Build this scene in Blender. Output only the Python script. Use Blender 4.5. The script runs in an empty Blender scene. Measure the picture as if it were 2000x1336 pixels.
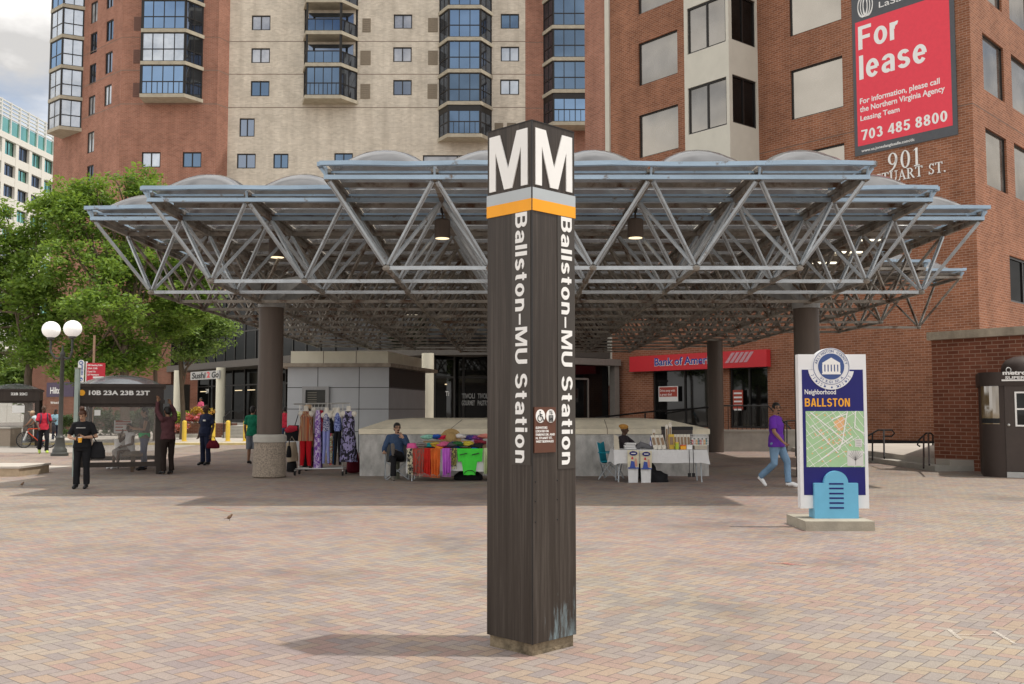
import bpy, bmesh, math, random
from mathutils import Vector, Matrix, noise
R = math.radians
V = Vector
S = bpy.context.scene
# ------------------------------------------------------------------ camera, sky, sun, exposure
FPX, HC, PITCH = 1950.0, 1.65, R(3.87)
cam_d = bpy.data.cameras.new('camera'); cam = bpy.data.objects.new('camera', cam_d)
S.collection.objects.link(cam); S.camera = cam
cam.location = (0, 0, HC); cam.rotation_euler = (R(90) + PITCH, 0, 0)
cam_d.sensor_width = 36; cam_d.lens = FPX/2000*36; cam_d.clip_end = 3000; cam_d.clip_start = .05
S.render.resolution_x, S.render.resolution_y = 1024, 684
SUN_EL, SUN_AZ = R(68), R(92)          # azimuth clockwise from +Y
wd = bpy.data.worlds.new("World"); S.world = wd; wd.use_nodes = True
wt = wd.node_tree; wt.nodes.clear()
wo = wt.nodes.new('ShaderNodeOutputWorld'); bg = wt.nodes.new('ShaderNodeBackground'); bg.inputs[1].default_value = .14
sk = wt.nodes.new('ShaderNodeTexSky'); sk.sky_type = 'NISHITA'; sk.sun_disc = False
sk.sun_elevation = SUN_EL; sk.sun_rotation = SUN_AZ; sk.dust_density = 2.0; sk.air_density = 1.0
tc = wt.nodes.new('ShaderNodeTexCoord'); mp = wt.nodes.new('ShaderNodeMapping'); mp.inputs['Scale'].default_value = (1, 1, 2.2)
nz = wt.nodes.new('ShaderNodeTexNoise'); nz.inputs['Scale'].default_value = 2.6; nz.inputs['Detail'].default_value = 8; nz.inputs['Roughness'].default_value = .58
rp = wt.nodes.new('ShaderNodeValToRGB'); rp.color_ramp.elements[0].position = .29; rp.color_ramp.elements[1].position = .47
nz2 = wt.nodes.new('ShaderNodeTexNoise'); nz2.inputs['Scale'].default_value = 5; nz2.inputs['Detail'].default_value = 7
rp2 = wt.nodes.new('ShaderNodeValToRGB'); rp2.color_ramp.elements[0].color = (4.3, 4.2, 4.1, 1); rp2.color_ramp.elements[1].color = (10.6, 10.3, 9.9, 1)
rp2.color_ramp.elements[0].position = .36; rp2.color_ramp.elements[1].position = .58
mx = wt.nodes.new('ShaderNodeMix'); mx.data_type = 'RGBA'
L = wt.links.new
L(tc.outputs['Generated'], mp.inputs[0]); L(mp.outputs[0], nz.inputs['Vector']); L(mp.outputs[0], nz2.inputs['Vector'])
L(nz.outputs[0], rp.inputs[0]); L(nz2.outputs[0], rp2.inputs[0])
L(rp.outputs[0], mx.inputs['Factor']); L(sk.outputs[0], mx.inputs['A']); L(rp2.outputs[0], mx.inputs['B'])
L(mx.outputs['Result'], bg.inputs[0]); L(bg.outputs[0], wo.inputs[0])
sl = bpy.data.lights.new('sun', 'SUN'); sl.energy = 3.0; sl.angle = R(1.0); sl.color = (1, .95, .87)
so = bpy.data.objects.new('sun', sl); S.collection.objects.link(so)
sdir = V((math.sin(SUN_AZ)*math.cos(SUN_EL), math.cos(SUN_AZ)*math.cos(SUN_EL), math.sin(SUN_EL)))
so.rotation_euler = sdir.to_track_quat('Z', 'Y').to_euler(); so.location = sdir*60
S.view_settings.view_transform = 'Standard'; S.view_settings.look = 'None'; S.view_settings.gamma = 1
S.view_settings.exposure = .2
S.render.engine = 'CYCLES'
S.cycles.max_bounces = 8; S.cycles.transparent_max_bounces = 12

# ------------------------------------------------------------------ pixel -> place (photo is 2000 x 1336)
def ray(px, py):
    dx = (px-1000)/FPX; dv = (668-py)/FPX
    return V((dx, math.cos(PITCH)-dv*math.sin(PITCH), math.sin(PITCH)+dv*math.cos(PITCH)))
def W(px, py, Y):
    d = ray(px, py); return V((0, 0, HC))+d*(Y/d.y)
def G(px, py, z=0.0):
    d = ray(px, py); t = (z-HC)/d.z; return V((d.x*t, d.y*t, z))
def X(px, Y, py=800): return W(px, py, Y).x
def Z(py, Y): return W(1000, py, Y).z

# ------------------------------------------------------------------ materials
class E:                                   # math expression on shader sockets
    def __init__(s, nt, k): s.nt, s.k = nt, k
    def op(s, o, *a, clamp=False):
        n = s.nt.nodes.new('ShaderNodeMath'); n.operation = o; n.use_clamp = clamp
        for i, x in enumerate((s,)+a):
            if isinstance(x, E): s.nt.links.new(x.k, n.inputs[i])
            else: n.inputs[i].default_value = x
        return E(s.nt, n.outputs[0])
    def __add__(s, o): return s.op('ADD', o)
    def __sub__(s, o): return s.op('SUBTRACT', o)
    def __mul__(s, o): return s.op('MULTIPLY', o)
    def floor(s): return s.op('FLOOR')
    def mod(s, m): return s.op('FLOORED_MODULO', m)
    def eq(s, v): return s.op('COMPARE', v, .1)
def newmat(name):
    m = bpy.data.materials.new(name); m.use_nodes = True; nt = m.node_tree
    return m, nt, nt.nodes['Principled BSDF'], nt.nodes['Material Output']
def nd(nt, t, **kw):
    n = nt.nodes.new(t)
    for k, v in kw.items():
        if k in n.inputs: n.inputs[k].default_value = v
        else: setattr(n, k, v)
    return n
def coords(nt, kind='Object', scale=(1, 1, 1)):
    t = nd(nt, 'ShaderNodeTexCoord'); m = nd(nt, 'ShaderNodeMapping'); m.inputs['Scale'].default_value = scale
    nt.links.new(t.outputs[kind], m.inputs[0]); return m.outputs[0]
def ramp(nt, src, stops):
    r = nd(nt, 'ShaderNodeValToRGB'); e = r.color_ramp.elements
    while len(e) < len(stops): e.new(.5)
    for i, (p, c) in enumerate(stops): e[i].position = p; e[i].color = tuple(c)+(1,)
    nt.links.new(src, r.inputs[0]); return r.outputs[0]
def mixc(nt, f, a, b, mode='MIX'):
    m = nd(nt, 'ShaderNodeMix', data_type='RGBA', blend_type=mode)
    for s, x in (('Factor', f), ('A', a), ('B', b)):
        if hasattr(x, 'is_linked') or hasattr(x, 'links'): nt.links.new(x, m.inputs[s])
        elif s == 'Factor': m.inputs[s].default_value = x
        else: m.inputs[s].default_value = tuple(x)+((1,) if len(x) == 3 else ())
    return m.outputs['Result']
MC = {}
def pm(name, col, rough=.6, metal=0, var=.12, scale=(6, 6, 6), bump=.0, bscale=40, spec=.3, emit=0, kind='Object', coat=0):
    if name in MC: return MC[name]
    m, nt, b, o = newmat(name)
    b.inputs['Roughness'].default_value = rough; b.inputs['Metallic'].default_value = metal
    b.inputs['Specular IOR Level'].default_value = spec; b.inputs['Coat Weight'].default_value = coat
    c = coords(nt, kind, scale)
    n = nd(nt, 'ShaderNodeTexNoise', Scale=1.0, Detail=6, Roughness=.62); nt.links.new(c, n.inputs['Vector'])
    col = V(col)
    k = ramp(nt, n.outputs[0], [(.25, col*(1-var)), (.5, col), (.75, col*(1+var))])
    nt.links.new(k, b.inputs['Base Color'])
    if bump:
        n2 = nd(nt, 'ShaderNodeTexNoise', Scale=bscale, Detail=4); nt.links.new(coords(nt, kind), n2.inputs['Vector'])
        bp = nd(nt, 'ShaderNodeBump', Strength=bump, Distance=.02); nt.links.new(n2.outputs[0], bp.inputs['Height'])
        nt.links.new(bp.outputs[0], b.inputs['Normal'])
    if emit:
        nt.links.new(k, b.inputs['Emission Color']); b.inputs['Emission Strength'].default_value = emit
    MC[name] = m; return m
def brickmat(name, c1, c2, mortar, bw=.30, bh=.10, ms=.012, var=.15, stack=.5):
    m, nt, b, o = newmat(name)
    uv = coords(nt, 'UV')
    br = nd(nt, 'ShaderNodeTexBrick', Scale=1.0, offset=stack)
    br.inputs['Color1'].default_value = c1+(1,); br.inputs['Color2'].default_value = c2+(1,); br.inputs['Mortar'].default_value = mortar+(1,)
    br.inputs['Mortar Size'].default_value = ms; br.inputs['Brick Width'].default_value = bw; br.inputs['Row Height'].default_value = bh
    br.inputs['Mortar Smooth'].default_value = .2; br.inputs['Bias'].default_value = 0
    nt.links.new(uv, br.inputs['Vector'])
    n = nd(nt, 'ShaderNodeTexNoise', Scale=.55, Detail=9, Roughness=.7); nt.links.new(uv, n.inputs['Vector'])
    f = ramp(nt, n.outputs[0], [(.3, (1-var*1.3,)*3), (.7, (1+var*1.3,)*3)])
    k = mixc(nt, 1.0, br.outputs['Color'], f, 'MULTIPLY')
    n3 = nd(nt, 'ShaderNodeTexNoise', Scale=1.0, Detail=5); nt.links.new(coords(nt, 'UV', (1.5, .12, 1)), n3.inputs['Vector'])
    f3 = ramp(nt, n3.outputs[0], [(.32, (.87, .86, .85)), (.58, (1.03, 1.03, 1.03))])
    k = mixc(nt, 1.0, k, f3, 'MULTIPLY')
    nt.links.new(k, b.inputs['Base Color']); b.inputs['Roughness'].default_value = .9; b.inputs['Specular IOR Level'].default_value = .25
    bp = nd(nt, 'ShaderNodeBump', Strength=.35, Distance=.01, invert=True); nt.links.new(br.outputs['Fac'], bp.inputs['Height'])
    nt.links.new(bp.outputs[0], b.inputs['Normal']); MC[name] = m; return m
def glassmat(name, base, refl, fac, rough=.03, tint=None, stripes=0, trans=0):
    """window glass: what is behind it (dark room or curtain) under a coated reflection"""
    m, nt, b, o = newmat(name)
    b.inputs['Roughness'].default_value = .7; b.inputs['Specular IOR Level'].default_value = 0
    c = coords(nt, 'Object')
    n = nd(nt, 'ShaderNodeTexNoise', Scale=.8, Detail=3); nt.links.new(c, n.inputs['Vector'])
    base = V(base)
    k = ramp(nt, n.outputs[0], [(.35, base*.55), (.65, base*1.25)])
    if stripes:
        w = nd(nt, 'ShaderNodeTexWave', Scale=stripes, Distortion=1.5); nt.links.new(coords(nt, 'UV'), w.inputs['Vector'])
        k = mixc(nt, .35, k, ramp(nt, w.outputs[0], [(0, base*.5), (1, base*1.3)]))
    nt.links.new(k, b.inputs['Base Color'])
    g = nd(nt, 'ShaderNodeBsdfGlossy', Roughness=rough); g.inputs['Color'].default_value = refl+(1,)
    n2 = nd(nt, 'ShaderNodeTexNoise', Scale=.35, Detail=1); nt.links.new(coords(nt, 'Object'), n2.inputs['Vector'])
    bp = nd(nt, 'ShaderNodeBump', Strength=.12, Distance=.12); nt.links.new(n2.outputs[0], bp.inputs['Height']); nt.links.new(bp.outputs[0], g.inputs['Normal'])
    s = nd(nt, 'ShaderNodeMixShader', Fac=fac); nt.links.new(b.outputs[0], s.inputs[1]); nt.links.new(g.outputs[0], s.inputs[2])
    out = s.outputs[0]
    if trans:
        t = nd(nt, 'ShaderNodeBsdfTransparent'); s2 = nd(nt, 'ShaderNodeMixShader', Fac=trans)
        nt.links.new(out, s2.inputs[1]); nt.links.new(t.outputs[0], s2.inputs[2]); out = s2.outputs[0]
    nt.links.new(out, o.inputs['Surface']); MC[name] = m; return m
def herring(name, cols, mortar, size=.1, ang=40):
    m, nt, b, o = newmat(name)
    t = nd(nt, 'ShaderNodeTexCoord'); mp = nd(nt, 'ShaderNodeMapping')
    mp.inputs['Rotation'].default_value = (0, 0, R(ang)); mp.inputs['Scale'].default_value = (1/size,)*3
    nt.links.new(t.outputs['Object'], mp.inputs[0])
    sp = nd(nt, 'ShaderNodeSeparateXYZ'); nt.links.new(mp.outputs[0], sp.inputs[0])
    x, y = E(nt, sp.outputs[0]), E(nt, sp.outputs[1])
    i, j = x.floor(), y.floor(); fx, fy = x-i, y-j
    k = (i-j).mod(4.0)
    k0, k1, k2, k3 = k.eq(0.), k.eq(1.), k.eq(2.), k.eq(3.)
    ii, jj = i-k1, j-k2
    cx = nd(nt, 'ShaderNodeCombineXYZ'); nt.links.new(ii.k, cx.inputs[0]); nt.links.new(jj.k, cx.inputs[1])
    wn = nd(nt, 'ShaderNodeTexWhiteNoise', noise_dimensions='2D'); nt.links.new(cx.outputs[0], wn.inputs['Vector'])
    one = lambda e: e*-1.0+1.0
    dl = fx+k1*9.; dr = one(fx)+k0*9.; db = fy+k2*9.; dt = one(fy)+k3*9.
    d = dl.op('MINIMUM', dr).op('MINIMUM', db.op('MINIMUM', dt))
    joint = (d*-1.0+.045).op('MULTIPLY', 40., clamp=True)
    st = [(q/len(cols), c) for q, c in enumerate(cols)]
    r = nd(nt, 'ShaderNodeValToRGB'); r.color_ramp.interpolation = 'CONSTANT'; e = r.color_ramp.elements
    while len(e) < len(st): e.new(.5)
    for q, (p, c) in enumerate(st): e[q].position = p; e[q].color = tuple(c)+(1,)
    nt.links.new(wn.outputs['Value'], r.inputs[0])
    oc = t.outputs['Object']
    n = nd(nt, 'ShaderNodeTexNoise', Scale=150, Detail=3); nt.links.new(oc, n.inputs['Vector'])
    kk = mixc(nt, 1.0, r.outputs[0], ramp(nt, n.outputs[0], [(.3, (.78,)*3), (.7, (1.2,)*3)]), 'MULTIPLY')
    n2 = nd(nt, 'ShaderNodeTexNoise', Scale=.45, Detail=8, Roughness=.65); nt.links.new(oc, n2.inputs['Vector'])
    kk = mixc(nt, 1.0, kk, ramp(nt, n2.outputs[0], [(.32, (.66, .66, .67)), (.48, (.96, .96, .95)), (.70, (1.08, 1.07, 1.05))]), 'MULTIPLY')
    n4 = nd(nt, 'ShaderNodeTexNoise', Scale=.16, Detail=2); nt.links.new(oc, n4.inputs['Vector'])
    kk = mixc(nt, 1.0, kk, ramp(nt, n4.outputs[0], [(.4, (1.0, .92, .9)), (.6, (1.0, 1.0, .92))]), 'MULTIPLY')
    v = nd(nt, 'ShaderNodeTexVoronoi', Scale=2.6); nt.links.new(oc, v.inputs['Vector'])
    spot = ramp(nt, v.outputs['Distance'], [(.03, (.42, .41, .40)), (.075, (1, 1, 1))])
    kk = mixc(nt, .8, kk, spot, 'MULTIPLY')
    kk = mixc(nt, joint.k, kk, mortar)
    nt.links.new(kk, b.inputs['Base Color']); b.inputs['Roughness'].default_value = .88; b.inputs['Specular IOR Level'].default_value = .3
    h = (wn_val(nt, wn)*.5+d.op('MINIMUM', .12)*6.)
    bp = nd(nt, 'ShaderNodeBump', Strength=.35, Distance=.006); nt.links.new(h.k, bp.inputs['Height']); nt.links.new(bp.outputs[0], b.inputs['Normal'])
    MC[name] = m; return m
def wn_val(nt, wn): return E(nt, wn.outputs['Value'])

# ------------------------------------------------------------------ mesh builder
class MB:
    def __init__(s): s.v, s.f, s.m, s.cur = [], [], [], 0
    def add(s, vs, fs):
        b = len(s.v); s.v += [V(p) for p in vs]
        for f in fs: s.f.append([b+i for i in f]); s.m.append(s.cur)
    def mat(s, i): s.cur = i; return s
    def quad(s, *p): s.add(p, [tuple(range(len(p)))])
    def hexa(s, p): s.add(p, [(3, 2, 1, 0), (4, 5, 6, 7), (0, 1, 5, 4), (1, 2, 6, 5), (2, 3, 7, 6), (3, 0, 4, 7)])
    def box(s, c, sz, rz=0.0):
        c = V(c); a = [k/2 for k in sz]; M = Matrix.Rotation(rz, 3, 'Z')
        s.hexa([c+M @ V((x*a[0], y*a[1], z*a[2])) for z in (-1, 1) for x, y in ((-1, -1), (1, -1), (1, 1), (-1, 1))])
    def bb(s, x0, x1, y0, y1, z0, z1): s.box(((x0+x1)/2, (y0+y1)/2, (z0+z1)/2), (x1-x0, y1-y0, z1-z0))
    def fbox(s, F, u0, u1, z0, z1, d0, d1):
        s.hexa([F.p(u, z, d) for z in (z0, z1) for u, d in ((u0, d1), (u1, d1), (u1, d0), (u0, d0))])
    def beam(s, a, b, w, h=None, up=(0, 0, 1)):
        a, b = V(a), V(b); h = h or w; d = (b-a).normalized(); r = d.cross(V(up))
        if r.length < 1e-4: r = d.cross(V((0, 1, 0)))
        r.normalize(); q = r.cross(d)
        s.hexa([p+r*(x*w/2)+q*(y*h/2) for p in (a, b) for x, y in ((-1, -1), (1, -1), (1, 1), (-1, 1))])
    def tube(s, pts, r, n=8, cap=True, ref=(0, 1, 0)):
        pts = [V(p) for p in pts]; N = len(pts)
        rs = r if isinstance(r, (list, tuple)) else [r]*N
        vs = []; prev = None
        for i, p in enumerate(pts):
            d = (pts[min(i+1, N-1)]-pts[max(i-1, 0)]).normalized()
            if prev is None:
                a = V(ref)-d*V(ref).dot(d)
                if a.length < .05: a = V((1, 0, 0))-d*d.x
            else: a = prev-d*prev.dot(d)
            a.normalize(); prev = a; b = d.cross(a)
            ra, rb = rs[i] if isinstance(rs[i], (list, tuple)) else (rs[i], rs[i])
            vs += [p+b*(ra*math.cos(2*math.pi*k/n))+a*(rb*math.sin(2*math.pi*k/n)) for k in range(n)]
        fs = [(i*n+k, i*n+(k+1) % n, (i+1)*n+(k+1) % n, (i+1)*n+k) for i in range(N-1) for k in range(n)]
        if cap: fs += [tuple(range(n-1, -1, -1)), tuple((N-1)*n+k for k in range(n))]
        s.add(vs, fs)
    def lathe(s, prof, c=(0, 0, 0), n=20, sx=1, sy=1):
        c = V(c); N = len(prof)
        vs = [c+V((r*sx*math.cos(2*math.pi*k/n), r*sy*math.sin(2*math.pi*k/n), z)) for r, z in prof for k in range(n)]
        fs = [(i*n+k, i*n+(k+1) % n, (i+1)*n+(k+1) % n, (i+1)*n+k) for i in range(N-1) for k in range(n)]
        fs += [tuple(range(n-1, -1, -1)), tuple((N-1)*n+k for k in range(n))]
        s.add(vs, fs)
    def ell(s, c, r, M=None, n=12):
        c = V(c); r = r if isinstance(r, (list, tuple)) else (r,)*3; M = M or Matrix.Identity(3); h = n//2
        vs = [c+M @ V((0, 0, -r[2]))]
        for i in range(1, h):
            t = -math.pi/2+math.pi*i/h
            vs += [c+M @ V((r[0]*math.cos(t)*math.cos(2*math.pi*k/n), r[1]*math.cos(t)*math.sin(2*math.pi*k/n), r[2]*math.sin(t))) for k in range(n)]
        vs.append(c+M @ V((0, 0, r[2])))
        fs = [(0, 1+(k+1) % n, 1+k) for k in range(n)]
        fs += [(1+(i-1)*n+k, 1+(i-1)*n+(k+1) % n, 1+i*n+(k+1) % n, 1+i*n+k) for i in range(1, h-1) for k in range(n)]
        fs += [(len(vs)-1, 1+(h-2)*n+k, 1+(h-2)*n+(k+1) % n) for k in range(n)]
        s.add(vs, fs)
    def prism(s, poly, o, u, v, w):
        """polygon (x,y) in plane o+x*u+y*v, extruded by vector w"""
        o, u, v, w = V(o), V(u), V(v), V(w); n = len(poly)
        a = [o+u*x+v*y for x, y in poly]
        ar = sum(poly[i][0]*poly[(i+1) % n][1]-poly[(i+1) % n][0]*poly[i][1] for i in range(n))
        if ar*u.cross(v).dot(w) < 0: a.reverse()
        s.add(a+[p+w for p in a], [tuple(range(n-1, -1, -1)), tuple(range(n, 2*n))]+[(i, (i+1) % n, n+(i+1) % n, n+i) for i in range(n)])
    def build(s, name, mats, parent=None, smooth=None, me=None):
        if me is None:
            inv = wmat(parent).inverted() if parent else Matrix()
            me = bpy.data.meshes.new(name)
            me.from_pydata([inv @ p for p in s.v], [], s.f)
        mats = mats if isinstance(mats, (list, tuple)) else [mats]
        me.materials.clear()
        for k in mats: me.materials.append(k)
        if s and s.m and len(me.polygons) == len(s.m): me.polygons.foreach_set('material_index', s.m)
        uvbox(me)
        if smooth is not None:
            me.polygons.foreach_set('use_smooth', [True]*len(me.polygons)); me.set_sharp_from_angle(angle=R(smooth))
        me.update()
        o = bpy.data.objects.new(name, me); S.collection.objects.link(o)
        if parent: o.parent = parent
        return o
def wmat(o):
    M = Matrix.LocRotScale(o.location, o.rotation_euler, o.scale)
    return wmat(o.parent) @ M if o.parent else M
def uvbox(me):
    if me.uv_layers: return
    uv = me.uv_layers.new(name='UVMap'); vs = me.vertices; d = uv.data
    for p in me.polygons:
        n = p.normal
        if abs(n.z) > .75:
            for li in p.loop_indices: c = vs[me.loops[li].vertex_index].co; d[li].uv = (c.x, c.y)
        else:
            t = V((-n.y, n.x, 0)).normalized()
            for li in p.loop_indices: c = vs[me.loops[li].vertex_index].co; d[li].uv = (t.dot(c), c.z)
def tag(o, label, cat, group=None, kind=None):
    if label: o['label'] = label
    if cat: o['category'] = cat
    if group: o['group'] = group
    if kind: o['kind'] = kind
    return o
def thing(name, label, cat, loc=(0, 0, 0), rz=0.0, group=None):
    o = bpy.data.objects.new(name, None); S.collection.objects.link(o); o.empty_display_size = .2
    o.location = loc; o.rotation_euler = (0, 0, rz); return tag(o, label, cat, group)
def dup(o, loc=None, rz=None, label=None, parent=None):
    c = o.copy(); S.collection.objects.link(c)
    if parent: c.parent = parent
    if loc is not None: c.location = loc
    if rz is not None: c.rotation_euler = (0, 0, rz)
    if label: c['label'] = label
    for ch in o.children: dup(ch, parent=c)
    return c
def struct(mb, name, m, **k):
    o = mb.build(name, m, **k); o['kind'] = 'structure'; return o
class Fr:                                   # a vertical wall plane: origin, direction u, outward normal n
    def __init__(s, a, b):
        a, b = V((a[0], a[1], 0)), V((b[0], b[1], 0)); s.o = a; s.L = (b-a).length; s.u = (b-a)/s.L
        s.n = V((s.u.y, -s.u.x, 0))
        if s.n.dot(V((0, 0, 0))-a) < 0: s.n = -s.n
    def p(s, u, z, d=0.0): return s.o+s.u*u+s.n*d+V((0, 0, z))
    def at(s, px, py, d=0.0):
        r = ray(px, py); t = (s.o+s.n*d-V((0, 0, HC))).dot(s.n)/r.dot(s.n); q = V((0, 0, HC))+r*t
        return (q-s.o).dot(s.u), q.z
def wall(mb, F, u0, u1, z0, z1, holes=(), rev=.14, d=0.0):
    us = sorted({u0, u1, *[min(max(h[k], u0), u1) for h in holes for k in (0, 1)]}); zs = sorted({z0, z1, *[min(max(h[k], z0), z1) for h in holes for k in (2, 3)]})
    for a, b in zip(us, us[1:]):
        for c, e in zip(zs, zs[1:]):
            m = ((a+b)/2, (c+e)/2)
            if any(h[0] < m[0] < h[1] and h[2] < m[1] < h[3] for h in holes): continue
            mb.quad(F.p(a, c, d), F.p(b, c, d), F.p(b, e, d), F.p(a, e, d))
    for a, b, c, e in holes:
        for p, q in (((a, c), (b, c)), ((b, c), (b, e)), ((b, e), (a, e)), ((a, e), (a, c))):
            mb.quad(F.p(*p, d), F.p(*q, d), F.p(*q, d-rev), F.p(*p, d-rev))
def window(F, h, parent, mf, mp, nm=1, rev=.14, fw=.07, d=0.0, rail=None, name='window'):
    a, b, c, e = h; f = MB()
    for u in [a, b-fw]+[a+(b-a)*k/(nm+1)-fw/2 for k in range(1, nm+1)]: f.fbox(F, u, u+fw, c+fw, e-fw, d-rev+.005, d-rev+.07)
    f.fbox(F, a, b, c, c+fw, d-rev+.005, d-rev+.075); f.fbox(F, a, b, e-fw, e, d-rev+.005, d-rev+.075)
    if rail: f.fbox(F, a+fw, b-fw, c+rail, c+rail+fw, d-rev+.003, d-rev+.066)
    w = f.build(name, mf, parent); g = MB()
    g.fbox(F, a+.01, b-.01, c+.01, e-.01, d-rev-.03, d-rev+.015); g.build('pane', mp, w); return w
# ------------------------------------------------------------------ lettering
TC = {}
def tmesh(s, bold=0.0):
    k = (s, bold)
    if k in TC: return TC[k]
    cu = bpy.data.curves.new('t', 'FONT'); cu.body = s; cu.size = 1; cu.offset = bold; cu.extrude = .5; cu.resolution_u = 4
    ob = bpy.data.objects.new('t', cu); S.collection.objects.link(ob)
    dg = bpy.context.evaluated_depsgraph_get(); dg.update()
    me = bpy.data.meshes.new_from_object(ob.evaluated_get(dg))
    r = ([v.co.copy() for v in me.vertices], [tuple(p.vertices) for p in me.polygons])
    bpy.data.objects.remove(ob); bpy.data.curves.remove(cu); bpy.data.meshes.remove(me); TC[k] = r; return r
def txt(mb, s, o, u, v, h, width=None, bold=.015, depth=.006, align='L', fit=False):
    """cap height h; width fits the line; o is its base line's left end"""
    u, v, o = V(u), V(v), V(o); n = u.cross(v)
    vs, fs = tmesh(s, bold)
    ys = [p.y for p in tmesh('H', bold)[0]]; ch = max(ys)-min(ys)
    x0 = min(p.x for p in vs); x1 = max(p.x for p in vs)
    sy = h/ch; sx = width/(x1-x0) if width else sy
    off = {'L': 0, 'C': -(x1-x0)*sx/2, 'R': -(x1-x0)*sx}[align]
    mb.add([o+u*((p.x-x0)*sx+off)+v*((p.y+0)*sy)+n*((p.z+.5)*depth) for p in vs], fs)
def union(mb, voxel=.014, it=4, fac=.5):
    me = bpy.data.meshes.new('u'); me.from_pydata(mb.v, [], mb.f); ob = bpy.data.objects.new('u', me); S.collection.objects.link(ob)
    m = ob.modifiers.new('r', 'REMESH'); m.mode = 'VOXEL'; m.voxel_size = voxel
    m = ob.modifiers.new('s', 'SMOOTH'); m.iterations = it; m.factor = fac
    dg = bpy.context.evaluated_depsgraph_get(); dg.update()
    r = bpy.data.meshes.new_from_object(ob.evaluated_get(dg)); bpy.data.objects.remove(ob); bpy.data.meshes.remove(me)
    out = MB(); out.v = [v.co.copy() for v in r.vertices]; out.f = [list(p.vertices) for p in r.polygons]; out.m = [0]*len(out.f)
    bpy.data.meshes.remove(r); return out
rnd = random.Random(7)
def sans(ch, t=.19, th=.155):
    """bold grotesque letter from strokes: (advance, polygons); cap height 1"""
    P = []
    rc = lambda a, b, c, d: P.append([(a, b), (c, b), (c, d), (a, d)])
    def ring(cx, cy, rx, ry, a0=0, a1=360):
        n = max(6, int(abs(a1-a0)/15)); k = [R(a0+(a1-a0)*q/n) for q in range(n+1)]
        P.append([(cx+rx*math.cos(a), cy+ry*math.sin(a)) for a in k]+[(cx+(rx-t)*math.cos(a), cy+(ry-th)*math.sin(a)) for a in reversed(k)])
    w = {'B': .70, 'a': .57, 'l': t, 's': .54, 't': .37, 'o': .60, 'n': .56, '\u2013': .50, 'M': .86, 'U': .69, 'S': .68, 'i': t, 'F': .60, 'r': .40, 'e': .58, 'A': .74, 'L': .56, 'T': .62, 'O': .78, 'N': .70, ' ': .20}.get(ch, .56)
    if ch == 'B': rc(0, 0, t, 1); rc(t, 1-th, .42, 1); rc(t, .44, .43, .44+th); rc(t, 0, .43, th); ring(.41, .72, .27, .28, -90, 90); ring(.42, .295, .28, .295, -90, 90)
    if ch == 'a': rc(w-t, 0, w, .52); ring(.29, .505, .28, .245, 0, 168); ring(.235, .215, .235, .225, 65, 320); P.append([(.24, .44), (.24, .44-th), (w-t, .33), (w-t, .47)])
    if ch == 'l': rc(0, 0, t, 1)
    if ch == 's': ring(.27, .525, .255, .225, 22, 268); ring(.27, .215, .27, .225, -160, 92)
    if ch == 't': rc(.09, .10, .09+t, .95); rc(0, .60, .36, .74); ring(.27, .16, .18, .16, 180, 290)
    if ch == 'o': ring(.30, .37, .30, .385)
    if ch == 'n': rc(0, 0, t, .74); ring(.285, .455, .275, .295, 0, 180); rc(w-t, 0, w, .46)
    if ch == '\u2013': rc(0, .30, .5, .44)
    if ch == 'M': P.append([(0, 0), (.165*w, 0), (.165*w, .72), (.395*w, 0), (.605*w, 0), (.835*w, .72), (.835*w, 0), (w, 0), (w, 1), (.73*w, 1), (.5*w, .32), (.27*w, 1), (0, 1)])
    if ch == 'U': rc(0, .33, t, 1); rc(w-t, .33, w, 1); ring(w/2, .34, w/2, .355, 180, 360)
    if ch == 'S': ring(.34, .715, .315, .295, 20, 268); ring(.34, .285, .34, .295, -160, 92)
    if ch == 'i': rc(0, 0, t, .74); rc(0, .84, t, 1)
    if ch == 'F': rc(0, 0, t, 1); rc(t, 1-th, w, 1); rc(t, .43, w*.9, .43+th)
    if ch == 'r': rc(0, 0, t, .74); ring(.30, .44, .27, .31, 72, 180)
    if ch == 'e': ring(.29, .37, .29, .385, 0, 322); rc(t*.6, .31, w-t*.4, .31+th*.85)
    if ch == 'A': P.append([(0, 0), (t*1.1, 0), (w/2, .82), (w-t*1.1, 0), (w, 0), (w/2+t*.62, 1), (w/2-t*.62, 1)]); rc(.2, .2, w-.2, .2+th)
    if ch == 'L': rc(0, 0, t, 1); rc(t, 0, w, th)
    if ch == 'T': rc(w/2-t/2, 0, w/2+t/2, 1-th); rc(0, 1-th, w, 1)
    if ch == 'O': ring(w/2, .5, w/2, .515)
    if ch == 'N': rc(0, 0, t, 1); rc(w-t, 0, w, 1); P.append([(t*.2, 1), (w-t*1.2, 0), (w-t*.2, 0), (t*1.2, 1)])
    if ch == '0': ring(.28, .5, .28, .51)
    if ch == '7': rc(0, 1-th, .56, 1); P.append([(.10, 0), (.31, 0), (.56, 1-th), (.36, 1-th)])
    if ch == '3': ring(.26, .73, .25, .28, -92, 160); ring(.27, .285, .28, .295, -160, 92)
    if ch == '4': rc(.33, 0, .33+t, 1); rc(0, .2, .58, .2+th); P.append([(0, .3), (.17, .3), (.42, 1), (.33, 1)])
    if ch == '8': ring(.28, .74, .25, .27); ring(.28, .275, .28, .285)
    if ch == '5': rc(.07, 1-th, .52, 1); P.append([(.03, .46), (.20, .46), (.22, 1), (.07, 1)]); ring(.26, .325, .29, .335, -160, 140)
    return w, P
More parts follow.
